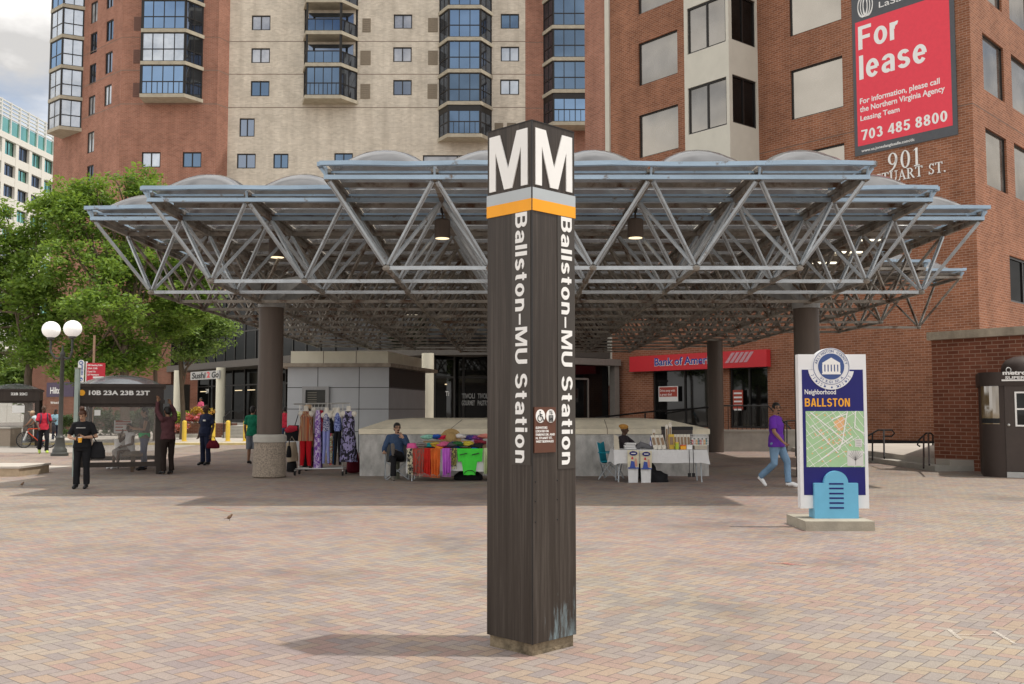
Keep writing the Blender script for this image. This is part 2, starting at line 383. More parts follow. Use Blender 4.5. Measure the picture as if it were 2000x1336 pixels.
def txt2(mb, s, o, u, v, h, width, depth=.004, gap=.115):
    u, v, o = V(u), V(v), V(o); n = u.cross(v)
    if n.dot(o-V((0, 0, HC))) > 0: n = -n
    tot = sum(sans(c)[0]+gap for c in s)-gap; k = width/tot; x = 0; q = 0
    for c in s:
        w, P = sans(c)
        for p in P: mb.prism([((x+a)*k, b*h) for a, b in p], o, u, v, n*(depth+.0003*(q % 7))); q += 1
        x += w+gap
# ------------------------------------------------------------------ palette
PAVE = herring('pavers', [(0.25, 0.219, 0.214), (0.284, 0.207, 0.187), (0.294, 0.232, 0.187), (0.26, 0.227, 0.214), (0.298, 0.255, 0.221), (0.274, 0.207, 0.183), (0.231, 0.204, 0.203), (0.294, 0.239, 0.195), (0.274, 0.242, 0.223)], (.11, .09, .08))
CONC = pm('concrete', (.40, .38, .34), .9, 0, .18, (2.5, 2.5, 2.5), .3, 60)
CONCD = pm('concrete_grey', (.47, .46, .44), .9, 0, .45, (4, 4, 2.2), .5, 50)
AGG = pm('aggregate', (.30, .25, .20), .95, 0, .75, (38, 38, 38), .9, 60)
LIGHTPAVE = pm('light_paving', (.46, .42, .37), .9, 0, .12, (.8, .8, .8), .2, 30)
STEEL = pm('galvanised', (.45, .49, .52), .45, .3, .22, (3, 3, 3), .1, 30)  # front canopy members: lit tone put into the colour
STEELD = pm('shaded_rusty_steel', (.285, .265, .235), .6, .2, .45, (2.2, 2.2, 2.2), .15, 20)  # deeper canopy members: shade put into a darker steel, rust mixed in below
def rusty(m, rust, lo, hi, sc):
    nt = m.node_tree; b = nt.nodes['Principled BSDF']; l = b.inputs['Base Color'].links[0].from_socket
    n = nd(nt, 'ShaderNodeTexNoise', Scale=sc, Detail=9, Roughness=.7); nt.links.new(coords(nt, 'Object'), n.inputs['Vector'])
    nt.links.new(mixc(nt, ramp(nt, n.outputs[0], [(lo, (0, 0, 0)), (hi, (1, 1, 1))]), l, rust), b.inputs['Base Color'])
rusty(STEELD, (.10, .052, .028), .50, .64, 2.4)
BLUERAIL = pm('pale_blue_rail', (.33, .44, .55), .4, .25, .18, (1.2, 4, 4), .05, 30)
BROWN = pm('dark_bronze', (.038, .028, .023), .45, .1, .25, (7, 7, .35), .06, 30)
COLB = pm('column_brown', (.10, .078, .064), .5, .1, .2, (5, 5, .5), .06, 30)
rusty(BLUERAIL, (.16, .12, .09), .60, .68, 3.1); rusty(STEEL, (.17, .12, .08), .60, .70, 3.7)
BLACK = pm('black_metal', (.018, .018, .019), .45, .2)
FRAME = pm('dark_frame', (.025, .023, .022), .4, .2)
WHITE = pm('white_paint', (.80, .80, .78), .45, 0, .03)
CREAM = pm('cream_paint', (.72, .69, .56), .6, 0, .08, (2, 2, 1))
BRICK_O = brickmat('office_brick', (.205, .078, .040), (.29, .118, .062), (.36, .25, .19), .31, .105, .010)
BRICK_W = brickmat('wall_brick', (.16, .052, .030), (.235, .085, .050), (.34, .22, .16), .31, .105, .010)
BRICK_T = brickmat('tower_brick', (.265, .112, .073), (.35, .155, .103), (.36, .25, .20), .31, .105, .011)
BRICK_P = brickmat('pale_brick', (.53, .465, .375), (.65, .58, .48), (.60, .56, .49), .31, .105, .010, .12)
BRICK_D = brickmat('dark_brick', (.15, .058, .038), (.20, .082, .055), (.22, .16, .12), .25, .09, .010)
G_OFF = glassmat('office_glass', (.16, .15, .14), (.52, .48, .42), .5, .05)
G_BAY = glassmat('bay_glass', (.03, .045, .07), (.27, .41, .62), .5)
G_BAY2 = glassmat('bay_glass_dim', (.03, .04, .06), (.20, .30, .44), .42)
G_CUR = glassmat('curtain_glass', (.50, .50, .48), (.6, .72, .9), .30, .03, stripes=3.5)
G_BLIND = glassmat('blind_glass', (.34, .34, .34), (.6, .65, .75), .25)
G_DARK = glassmat('dark_glass', (.03, .032, .036), (.40, .48, .62), .35)
G_SHOP = glassmat('shop_glass', (.008, .008, .008), (.5, .5, .5), .07)
G_GREEN = glassmat('green_glass', (.04, .12, .10), (.45, .85, .75), .5)
G_CLEAR = glassmat('shelter_glass', (.40, .38, .36), (.7, .7, .7), .12, .08, trans=.86)
def dome_material():
    m, nt, b, o = newmat('smoked_acrylic')
    c = coords(nt, 'Object', (1.5, 1.5, 1.5)); n = nd(nt, 'ShaderNodeTexNoise', Scale=1.0, Detail=6); nt.links.new(c, n.inputs['Vector'])
    k = ramp(nt, n.outputs[0], [(.3, (.10, .10, .105)), (.7, (.20, .205, .215))])
    nt.links.new(k, b.inputs['Base Color']); b.inputs['Roughness'].default_value = .12; b.inputs['Specular IOR Level'].default_value = .8
    t = nd(nt, 'ShaderNodeBsdfTranslucent'); nt.links.new(k, t.inputs[0])
    tr = nd(nt, 'ShaderNodeBsdfTransparent'); tr.inputs[0].default_value = (.55, .53, .52, 1)
    s = nd(nt, 'ShaderNodeMixShader', Fac=.2); nt.links.new(b.outputs[0], s.inputs[1]); nt.links.new(t.outputs[0], s.inputs[2])
    s2 = nd(nt, 'ShaderNodeMixShader', Fac=.07); nt.links.new(s.outputs[0], s2.inputs[1]); nt.links.new(tr.outputs[0], s2.inputs[2])
    nt.links.new(s2.outputs[0], o.inputs['Surface']); return m
DOME = dome_material()
def glow(name, col, st):
    m, nt, b, o = newmat(name); b.inputs['Base Color'].default_value = col+(1,)
    b.inputs['Emission Color'].default_value = col+(1,); b.inputs['Emission Strength'].default_value = st; return m
LAMPON = glow('lit_lamp', (1.0, .80, .50), 1.3)
TUBEON = glow('lit_tube', (1.0, .90, .68), 1.8)
YEL = pm('bollard_yellow', (.72, .50, .07), .5, 0, .08)
RED = pm('sign_red', (.60, .035, .045), .45, 0, .05)
BANRED = pm('banner_red', (.76, .055, .085), .55, 0, .05)
BANGREY = pm('banner_grey', (.085, .09, .10), .6, 0, .1)
NAVY = pm('sign_navy', (.012, .013, .14), .35, 0, .06)
SKYB = pm('sign_sky_blue', (.14, .42, .62), .4, 0, .05)
ORNG = pm('sign_orange', (.85, .40, .03), .5, 0, .05)
GREYS = pm('stripe_grey', (.42, .46, .48), .4, 0, .05)
ORST = pm('stripe_orange', (.86, .36, .012), .4, 0, .05)

# ------------------------------------------------------------------ ground
def sheet(x0, x1, y0, y1, z): m = MB(); m.quad((x0, y0, z), (x1, y0, z), (x1, y1, z), (x0, y1, z)); return m
struct(sheet(-1500, 1500, -300, 2500, 0), 'ground', pm('far_ground', (.22, .20, .18), .95, 0, .2, (.05, .05, .05)))
struct(sheet(-60, 60, -14, 90, .004), 'plaza_paving', PAVE)
m = MB(); m.bb(-70, -11.5, 46.6, 47.0, .0, .10); struct(m, 'kerb', pm('kerb_yellow', (.62, .50, .24), .9, 0, .2))
struct(sheet(-70, -9.5, 47.02, 84, .10), 'pavement', LIGHTPAVE)
m = MB(); m.quad((-70, 84, .1), (-9.5, 84, .1), (-9.5, 84, 0), (-70, 84, 0)); m.quad((-9.5, 47.02, 0), (-9.5, 84, 0), (-9.5, 84, .1), (-9.5, 47.02, .1)); struct(m, 'pavement_edge', CONC)
struct(sheet(-70, -14.5, 38.5, 46.55, .008), 'road', pm('asphalt', (.33, .30, .27), .9, 0, .2, (3, 3, 3)))
PINK = pm('red_spray_paint', (.44, .19, .16), .9, 0, .35, (30, 30, 30))
WSP = pm('white_spray_paint', (.52, .47, .41), .9, 0, .25, (30, 30, 30))
def sprayed(m):
    nt = m.node_tree; b = nt.nodes['Principled BSDF']; o = nt.nodes['Material Output']; n = nd(nt, 'ShaderNodeTexNoise', Scale=42, Detail=6, Roughness=.7); nt.links.new(coords(nt, 'Object'), n.inputs['Vector'])
    t = nd(nt, 'ShaderNodeBsdfTransparent'); s = nd(nt, 'ShaderNodeMixShader'); nt.links.new(ramp(nt, n.outputs[0], [(.36, (.85,)*3), (.62, (.15,)*3)]), s.inputs[0]); nt.links.new(b.outputs[0], s.inputs[1]); nt.links.new(t.outputs[0], s.inputs[2]); nt.links.new(s.outputs[0], o.inputs['Surface'])
sprayed(PINK); sprayed(WSP)
def stroke(pts, w, mat, name):
    m = MB(); P = [G(x, y, .009) for x, y in pts]
    for i, (a, b) in enumerate(zip(P, P[1:])):
        d = (b-a).normalized(); n = V((-d.y, d.x, 0))*w/2; h = V((0, 0, .0006*i))
        m.quad(a-n+h, b-n*.7+h, b+n*.7+h, a+n+h)
    struct(m, name, mat)
stroke([(1500, 1099), (1540, 1101), (1575, 1104)], .05, PINK, 'red_paint_mark'); stroke([(1530, 1099), (1548, 1103)], .10, PINK, 'red_paint_mark')
stroke([(402, 991), (425, 995), (452, 1000)], .06, PINK, 'red_paint_mark'); stroke([(160, 965), (185, 967), (200, 970)], .05, PINK, 'red_paint_mark')
stroke([(1853, 1229), (1875, 1248)], .035, WSP, 'white_paint_mark'); stroke([(1868, 1239), (1945, 1240), (1975, 1243)], .018, WSP, 'white_paint_mark'); stroke([(1940, 1232), (1982, 1257)], .035, WSP, 'white_paint_mark')

# ------------------------------------------------------------------ station canopy (space frame)
B, Y0C, X0C, ZT, ZF, ZB = 1.9, 17.3, -3.26, 5.72, 5.93, 4.25
RE = [5, 6, 7, 7, 7, 7, 8, 9, 8, 7, 7, 7, 7, 6, 5]; LE = [0, -2, -3, -3, -3, -3, -3, -3, -3, -3, -3, -3, -3, -2, 0]
cells = {(i, k) for i in range(15) for k in range(LE[i], RE[i])}
gx = lambda k: X0C+k*B
gy = lambda i: Y0C+i*B
canopy = thing('station_canopy', 'wide stepped steel space frame canopy with smoked dome skylights over the plaza', 'canopy', (gx(2), gy(7), 0))
corners = {(i+a, k+b) for i, k in cells for a in (0, 1) for b in (0, 1)}
def Nt(i, k): return V((gx(k), gy(i), ZT))
def Nb(i, k): return V((gx(k+.5), gy(i+.5), ZB))
struts = []
for i, k in cells:
    for a in (0, 1):
        for b in (0, 1): struts.append((Nb(i, k), Nt(i+a, k+b)))
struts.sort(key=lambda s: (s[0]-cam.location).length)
def strut(m, a, b):
    d = (b-a).normalized(); s = V((0, 0, 1)).cross(d).normalized()*.021
    a, b = a+d*.09, b-d*.09
    m.beam(a+s, b+s, .026, .05); m.beam(a-s, b-s, .026, .05); m.beam(a, b, .018, .012)
mstuff = MB()
for q, (a, b) in enumerate(struts):
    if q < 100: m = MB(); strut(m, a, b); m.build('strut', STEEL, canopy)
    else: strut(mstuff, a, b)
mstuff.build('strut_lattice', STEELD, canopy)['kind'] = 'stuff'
def runs(pairs):                            # group (line, position) unit steps into straight runs
    d = {}
    for l, p in pairs: d.setdefault(l, set()).add(p)
    out = []
    for l, ps in sorted(d.items()):
        ps = sorted(ps); st = ps[0]
        for a, b in zip(ps, ps[1:]+[None]):
            if b is None or b != a+1: out.append((l, st, a+1)); st = b
    return out
rowp = [(i+a, k) for i, k in cells for a in (0, 1)]; colp = [(k+b, i) for i, k in cells for b in (0, 1)]
for l, s, e in runs(rowp):
    m = MB(); a, b = Nt(l, s), Nt(l, e); m.beam(a+V((-.04, 0, 0)), b+V((.04, 0, 0)), .07, .075)
    m.beam(a+V((0, .12, .12)), b+V((0, .12, .12)), .03, .04)
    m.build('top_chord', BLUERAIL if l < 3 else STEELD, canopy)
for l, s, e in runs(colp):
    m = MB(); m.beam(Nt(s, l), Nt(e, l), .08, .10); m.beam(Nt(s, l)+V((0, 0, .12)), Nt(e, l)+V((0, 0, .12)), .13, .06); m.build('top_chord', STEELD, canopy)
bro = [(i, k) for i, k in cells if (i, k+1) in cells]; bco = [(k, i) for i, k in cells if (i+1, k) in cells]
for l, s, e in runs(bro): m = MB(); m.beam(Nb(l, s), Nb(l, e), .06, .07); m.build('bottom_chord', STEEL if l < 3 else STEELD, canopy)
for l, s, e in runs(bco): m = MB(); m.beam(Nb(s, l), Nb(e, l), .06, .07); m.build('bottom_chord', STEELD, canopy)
nm = MB()
for i, k in cells: nm.ell(Nb(i, k), (.085, .085, .06), n=8)
nm.build('node_plates', STEELD, canopy)['kind'] = 'stuff'
# purlins half way between the chords, seen as ribs on the underside
for i in range(15):
    for q in (.33, .67):
        m = MB(); y = gy(i+q); m.bb(gx(LE[i])+.05, gx(RE[i])-.05, y-.03, y+.03, ZF-.10, ZF-.015); m.build('purlin', STEELD, canopy)
# edge rails round the outline
out = []
for i, k in cells:
    if (i-1, k) not in cells: out.append((('f', i), k))
    if (i+1, k) not in cells: out.append((('b', i+1), k))
    if (i, k-1) not in cells: out.append((('l', k), i))
    if (i, k+1) not in cells: out.append((('r', k+1), i))
def dented(m, a, b, w, h, seed):
    n = max(2, int((b-a).length/.5)); P = []
    for q in range(n+1):
        p = a.lerp(b, q/n); P.append(p+V((0, 0, noise.noise(p*.8+V((seed, 0, 0)))*.03)))
    for p, q in zip(P, P[1:]): m.beam(p, q, w, h)
for (sd, l), s, e in runs(out):
    m = MB(); ov = .10
    if sd in 'fb':
        y = gy(l)+(-ov if sd == 'f' else ov); dented(m, V((gx(s)-ov, y, ZF+.01)), V((gx(e)+ov, y, ZF+.01)), .10, .075, l)
        for k in range(s, e+1): m.beam((gx(k), y+.03, ZF-.05), (gx(k), gy(l), ZT+.03), .035, .05)
    else:
        x = gx(l)+(-ov if sd == 'l' else ov); dented(m, V((x, gy(s)-ov, ZF+.01)), V((x, gy(e)+ov, ZF+.01)), .10, .075, l+9)
        for k in range(s, e+1): m.beam((x, gy(k), ZF-.05), (gx(l), gy(k), ZT+.03), .035, .05)
    m.build('edge_rail', BLUERAIL, canopy)
# skylight domes
def domemesh():
    m = MB(); n = 10; w = B-.06; vs = []
    for a in range(n+1):
        for b in range(n+1):
            u, v = a/n*2-1, b/n*2-1; ins = .97
            q = max(0, 1-(abs(u)/ins)**2)*max(0, 1-(abs(v)/ins)**2) if abs(u) < ins and abs(v) < ins else 0
            vs.append((u*w/2, v*w/2, .50*q**.75))
    N = n+1
    m.add(vs, [(a*N+b, (a+1)*N+b, (a+1)*N+b+1, a*N+b+1) for a in range(n) for b in range(n)])
    return m
dm = domemesh(); order = sorted(cells, key=lambda c: gy(c[0])**2+gx(c[1]+.5)**2); dst = MB(); d0 = None
for q, (i, k) in enumerate(order):
    c = V((gx(k+.5), gy(i+.5), ZF))
    if q < 100:
        if d0 is None: d0 = dm.build('skylight_dome', DOME, canopy, 60); o = d0
        else: o = d0.copy(); S.collection.objects.link(o); o.parent = canopy
        o.location = c
    else: dst.add([v+c for v in dm.v], dm.f)
dst.build('skylight_domes', DOME, canopy, 60)['kind'] = 'stuff'

def column(px, Y, dia, ztop, label, ring=None, mat=COLB, name='canopy_column', haunch=True):
    x = X(px, Y, 740); t = thing(name, label, 'column', (x, Y, 0), 0, 'brown round columns carrying the canopy')
    m = MB(); m.lathe([(dia/2, .0), (dia/2, ztop)], (x, Y, 0), 28); m.build('shaft', mat, t, 40)
    if haunch:
        m = MB()
        for a in range(4):
            an = a*math.pi/2+math.pi/4; d = V((math.cos(an), math.sin(an), 0))
            m.prism([(0, 0), (0, .62), (1.34, .62), (1.34, .45)], (x, Y, ztop-.55), d, (0, 0, 1), d.cross(V((0, 0, 1)))*.05)
        m.lathe([(dia/2+.03, ztop-.60), (dia/2+.03, ztop-.25)], (x, Y, 0), 28); m.build('bracket', pm('bracket_grey', (.30, .31, .31), .6, .1, .25), t)
    return t
C1 = column(528, 24.5, .60, 4.75, 'front left brown column rising from the pebbled concrete bin')
column(1577, 24.7, .62, 4.75, 'front right brown column behind the blue map sign')
column(1397, 38.8, .60, 4.4, 'back right dark column in front of the red bank sign', haunch=False)
column(705, 46.5, .62, 4.3, 'back left brown column behind the grey kiosk', haunch=False)
m = MB(); x = X(528, 24.45); t = thing('concrete_bin', 'round pebbled concrete bin round the foot of the front left column', 'bin', (x, 24.45, 0))
m.lathe([(.36, 0), (.405, .04), (.40, .12), (.375, .84), (.37, .855), (.33, .855)], (x, 24.45, 0), 32); m.build('tub', AGG, t, 50)
m = MB(); m.lathe([(.34, .857), (.398, .86), (.405, .99), (.385, 1.03), (.345, 1.05), (.31, 1.05)], (x, 24.45, 0), 32); m.build('rim', CONC, t, 50)
def pendant(px, py, Y, label, r=.165, h=.40, on=True):
    c = W(px, py, Y); t = thing('pendant_light', label, 'lamp', c, 0, 'can lights hanging under the canopy')
    m = MB(); m.lathe([(r*.97, -h/2), (r, -h/2+.02), (r, h/2-.03), (r*.8, h/2), (.02, h/2+.02), (.02, h/2+.1)], c, 24); m.build('can', COLB, t, 40)
    m = MB(); m.tube([c+V((0, 0, h/2+.08)), c+V((0, 0, max(h/2+.2, ZT-c.z-.03)))], .018, 8); m.ell(c+V((0, 0, h/2+.2)), (.05, .05, .09)); m.build('stem', FRAME, t)
    m = MB(); m.lathe([(r*.86, -h/2-.004), (r*.86, -h/2+.0)], c, 24); m.build('lens', LAMPON, t)
pendant(864, 447, 20.5, 'lit can light under the canopy left of the station pylon')
pendant(1241, 446, 20.5, 'lit can light under the canopy right of the station pylon')
pendant(541, 484, 23.2, 'lit can light above the front left column', .19, .45)
def tubelight(px, py, Y, label, w=.9):
    c = W(px, py, Y); t = thing('strip_light', label, 'lamp', c, 0, 'fluorescent strip lights under the canopy')
    m = MB(); m.box(c+V((0, 0, .06)), (w, .2, .08)); m.beam(c+V((0, 0, .08)), (c.x, c.y, ZF-.05), .03); m.build('housing', STEELD, t)
    m = MB(); m.box(c, (w*.95, .16, .05)); m.build('diffuser', TUBEON, t)
tubelight(1700, 468, 25.5, 'lit strip light highest on the right under the canopy', .5)
tubelight(1652, 492, 26.8, 'lit strip light above the front right column')
tubelight(1604, 513, 29.3, 'lit strip light left of the front right column top')
tubelight(806, 616, 40.0, 'small lit strip light deep under the canopy left of the pylon', .6)

# ------------------------------------------------------------------ metro pylon
PN = G(1040, 1283); A_ = .312; pc = V((PN.x, PN.y+A_-.02, 0)); zb, zt = .085, 3.645
pyl = thing('station_pylon', 'tall square dark bronze station pylon with white M panels and orange stripe', 'pylon', pc)
corn = [pc+V((A_*math.cos(R(a)), A_*math.sin(R(a)), 0)) for a in (-90, 0, 90, 180)]   # near, right, back, left
def pylonmat():
    m, nt, b, o = newmat('pylon_bronze')
    n = nd(nt, 'ShaderNodeTexNoise', Scale=1, Detail=7, Roughness=.7); nt.links.new(coords(nt, 'Object', (26, 26, .7)), n.inputs['Vector'])
    k = ramp(nt, n.outputs[0], [(.3, (.024, .018, .014)), (.5, (.042, .033, .027)), (.68, (.085, .071, .060))])
    n2 = nd(nt, 'ShaderNodeTexNoise', Scale=1, Detail=10, Roughness=.75); nt.links.new(coords(nt, 'Object', (22, 22, 3)), n2.inputs['Vector'])
    t = nd(nt, 'ShaderNodeTexCoord'); sp = nd(nt, 'ShaderNodeSeparateXYZ'); nt.links.new(t.outputs['Object'], sp.inputs[0])
    z = E(nt, sp.outputs[2]); x = E(nt, sp.outputs[0])
    low = (z*-1.6+1.15).op('MINIMUM', 1.0).op('MAXIMUM', 0.0)*(x*6.).op('MINIMUM', 1.0).op('MAXIMUM', 0.0)
    f = ((E(nt, n2.outputs[0])-.62)*7.+low*2.6-1.0).op('MULTIPLY', .55, clamp=True)
    k = mixc(nt, f.k, k, (.26, .36, .40))
    nt.links.new(k, b.inputs['Base Color']); b.inputs['Specular IOR Level'].default_value = .3; b.inputs['Metallic'].default_value = .1
    r = ramp(nt, n.outputs[0], [(.3, (.36,)*3), (.7, (.6,)*3)]); nt.links.new(r, b.inputs['Roughness'])
    MC['pylon_bronze'] = m; return m
PYL = pylonmat()
m = MB(); s2 = A_*.93; m.add([pc+V((s2*math.cos(R(a)), s2*math.sin(R(a)), z)) for z in (0, zb) for a in (-90, 0, 90, 180)], [(3, 2, 1, 0), (4, 5, 6, 7), (0, 1, 5, 4), (1, 2, 6, 5), (2, 3, 7, 6), (3, 0, 4, 7)])
m.build('plinth', pm('plinth_stone', (.17, .135, .09), .95, 0, .75, (9, 9, 9), .8, 30), pyl)
m = MB(); m.hexa([V((p.x, p.y, z)) for z in (zb, zt) for p in corn]); m.build('shaft', PYL, pyl)
fl, fr_ = Fr(corn[3], corn[0]), Fr(corn[0], corn[1])
Lf = fl.L
m = MB(); m.tube([corn[0]+V((0, -.002, zb)), corn[0]+V((0, -.002, zt))], .006, 6)
m.fbox(fl, 0, Lf, zt, zt+.006, -.01, .004); m.fbox(fr_, .004, Lf, zt, zt+.006, -.01, .004); m.build('corner_seam', FRAME, pyl)
Mpoly = [(0, 0), (.165, 0), (.165, .70), (.395, 0), (.605, 0), (.835, .70), (.835, 0), (1, 0), (1, 1), (.725, 1), (.5, .36), (.275, 1), (0, 1)]
ZM0, ZM1 = Z(372, 6.85), Z(258, 6.85)
for F, a, b in ((fl, .025, .405), (fr_, .030, .41)):
    zz0, zz1 = Z(360, 6.8), Z(249, 6.8)
    m = MB(); m.prism([(x*(b-a), y*(zz1-zz0)) for x, y in Mpoly], F.p(a, zz0, .0), F.u, (0, 0, 1), F.n*.008); m.build('letter_panel', WHITE, pyl)
    m = MB(); m.fbox(F, -.004, Lf+.004, Z(388, 6.8), Z(366, 6.8), -.002, .006); m.build('grey_band', GREYS, pyl)
    m = MB(); m.fbox(F, -.004, Lf+.004, Z(411, 6.8), Z(388, 6.8), -.002, .0066); m.build('orange_band', ORST, pyl)
STRIP = pm('name_strip', (.060, .052, .045), .4, .2, .2, (6, 6, .6))
for F, a, b, z0, z1, T0, T1 in ((fl, .25, .43, Z(909, 6.8), Z(411, 6.8), Z(415, 6.85), Z(905, 6.8)), (fr_, .255, .435, Z(915, 7.05), Z(411, 6.8), Z(425, 7.03), Z(907, 7.03))):
    m = MB(); m.fbox(F, a, b, z0, z1, -.001, .004); st = m.build('name_strip', STRIP, pyl)
    m = MB(); txt2(m, 'Ballston\u2013MU Station', F.p(a+.037, T0, .004), (0, 0, -1), F.u, .112, T0-T1, .002); m.build('station_name', WHITE, st)
m = MB(); F = fr_; a, b, z0, z1 = .012, .225, Z(884, 6.85), Z(795, 6.85)
m.fbox(F, a, b, z0, z1, -.001, .010); pq = m.build('accessibility_plate', pm('plate_brown', (.105, .042, .025), .4, 0, .1), pyl)
m = MB(); rr = .046; cz = z1-.062
for cx in (a+.057, a+.160): m.prism([(rr*math.cos(k*math.pi/16), rr*math.sin(k*math.pi/16)) for k in range(32)], F.p(cx, cz, .010), F.u, (0, 0, 1), F.n*.003)
for q, s in enumerate(['ELEVATORS', 'LOCATED ON', 'FAIRFAX DR. AND', 'N. STUART ST.', 'WEST SIDEWALKS']):
    m = MB() if q else m; txt(m, s, F.p(a+.012, z1-.148-q*.0235, .010), F.u, (0, 0, 1), .0155, len(s)*.0126, .02, .002); m.build('plate_lettering', WHITE, pq)
m = MB(); cx = a+.057; P = lambda x, z: F.p(x, z, .0145); L_ = .004
m.ell(P(cx-.006, cz+.030), .006, n=8); m.tube([P(cx-.006, cz+.02), P(cx-.004, cz-.003), P(cx+.016, cz-.004), P(cx+.026, cz-.028), P(cx+.034, cz-.026)], L_, 6)
m.tube([P(cx-.005, cz+.010), P(cx+.014, cz+.009)], L_, 6)
m.tube([P(cx-.008+.021*math.cos(R(t)), cz-.014+.021*math.sin(R(t))) for t in range(110, 350, 20)], L_*.8, 6)
cx = a+.160
for dx in (-.009, .009): m.tube([P(cx+dx, cz+.012), P(cx+dx, cz+.038)], .0025, 6)
for dx, t, s in ((-.009, .040, -1), (.009, .012, 1)): m.prism([(-.007, s*.010), (.007, s*.010), (0, 0)], F.p(cx+dx, cz+t, .0130), F.u, (0, 0, 1), F.n*.003)
for p, q in (((-.020, -.038), (.020, -.038)), ((.020, -.038), (.020, .004)), ((.020, .004), (-.020, .004)), ((-.020, .004), (-.020, -.038))): m.tube([P(cx+p[0], cz+p[1]), P(cx+q[0], cz+q[1])], .0022, 6)
for dx in (-.011, 0, .011): m.tube([P(cx+dx, cz-.032), P(cx+dx, cz-.012)], .0034, 6); m.ell(P(cx+dx, cz-.006), .004, n=8)
m.build('plate_symbols', BLACK, pq)
m = MB()
for z in (Z(940, 6.85), Z(978, 6.85), Z(1018, 6.85)):
    for u in (.03, .25): m.ell(fr_.p(u, z, .0), .006, n=6)
m.build('screw', BLACK, pyl)
# ------------------------------------------------------------------ apartment tower
def XY(px, py, Y): p = W(px, py, Y); return (p.x, p.y)
YT = 84.0
tower = thing('apartment_tower', 'tall red and pale brick apartment tower with glazed bays and balconies behind the canopy', 'building', (X(600, YT), YT, 0))
cA = XY(237, 150, YT-1); cL = XY(109, 150, YT+7); cB = XY(425, 150, YT-1); cC = XY(447, 150, YT+.2); cD = XY(1026, 150, YT+.2); cE = XY(1200, 150, YT+.2)
FL_, FA, FB, FC, FD = Fr(cL, cA), Fr(cA, cB), Fr(cB, cC), Fr(cC, cD), Fr(cD, cE)
ZT0, ZT1 = 0, 46
def rect(F, x0, y0, x1, y1):
    a, b = F.at(x0, y0), F.at(x1, y1); return (min(a[0], b[0]), max(a[0], b[0]), min(a[1], b[1]), max(a[1], b[1]))
wl = [(178, 7, 190, 41), (177, 67, 189, 101), (175, 128, 187, 161), (173, 190, 185, 222), (171, 260, 183, 296), (209, -27, 221, 12), (208, 43, 221, 76), (206, 105, 219, 140), (204, 169, 217, 203), (170, 325, 182, 352)]
wa = [(277, 297, 313, 327), (357, 297, 393, 327), (290, 364, 326, 394), (366, 364, 402, 394)]
wc = [(492, 30, 528, 59), (491, 94, 527, 123), (490, 158, 526, 188), (468, 231, 497, 267), (463, 300, 499, 329), (534, 300, 563, 329), (653, 299, 689, 329), (477, 366, 500, 396),
      (769, 28, 805, 56), (768, 92, 804, 121), (768, 156, 804, 186), (978, 27, 1014, 56), (978, 91, 1014, 120), (977, 155, 1014, 185), (826, 303, 960, 340)]
R_ = random.Random(3)
def tower_wall(F, rects, mat, grilles=(), vents=()):
    H = [rect(F, *r) for r in rects]; m = MB(); wall(m, F, 0, F.L, ZT0, ZT1, H)
    m.build('wall', mat, tower)
    for r, h in zip(rects, H):
        window(F, h, tower, FRAME, R_.choice([G_CUR, G_BLIND, G_CUR, G_BAY2, G_DARK]), 1, .14, .09)
    for r in grilles:
        h = rect(F, *r); m = MB(); m.fbox(F, h[0], h[1], h[2], h[3], -.02, .03)
        for q in range(7): z = h[2]+(h[3]-h[2])*(q+.5)/7; m.fbox(F, h[0]+.05, h[1]-.05, z-.02, z+.02, .03, .06)
        m.build('grille', pm('grille', (.26, .215, .16), .7) if F is FC else pm('grille_red', (.17, .09, .07), .7), tower)
tower_wall(FL_, wl, BRICK_T)
tower_wall(FA, wa, BRICK_T, [(262, 33, 281, 60), (261, 97, 280, 124), (260, 162, 279, 190)])
tower_wall(FB, [], BRICK_T)
tower_wall(FC, wc, BRICK_P, [(708, 36, 724, 63), (704, 99, 724, 127), (704, 164, 723, 193), (836, 35, 855, 63), (836, 99, 855, 127), (835, 164, 854, 193), (966, 240, 983, 253), (990, 240, 1008, 253)])
tower_wall(FD, [], BRICK_T)
m = MB(); 
for F in (FL_, FA, FB, FC, FD):
    for py in (81, 145, 210): z = F.at(600, py)[1] if F is FC else Z(py, YT); m.fbox(F, 0, F.L, z-.03, z+.03, -.05, .004)
m.build('joint_line', pm('joint', (.19, .14, .11), .9), tower)
SLAB = pm('slab_concrete', (.40, .36, .28), .9, 0, .2, (2, 2, 2))
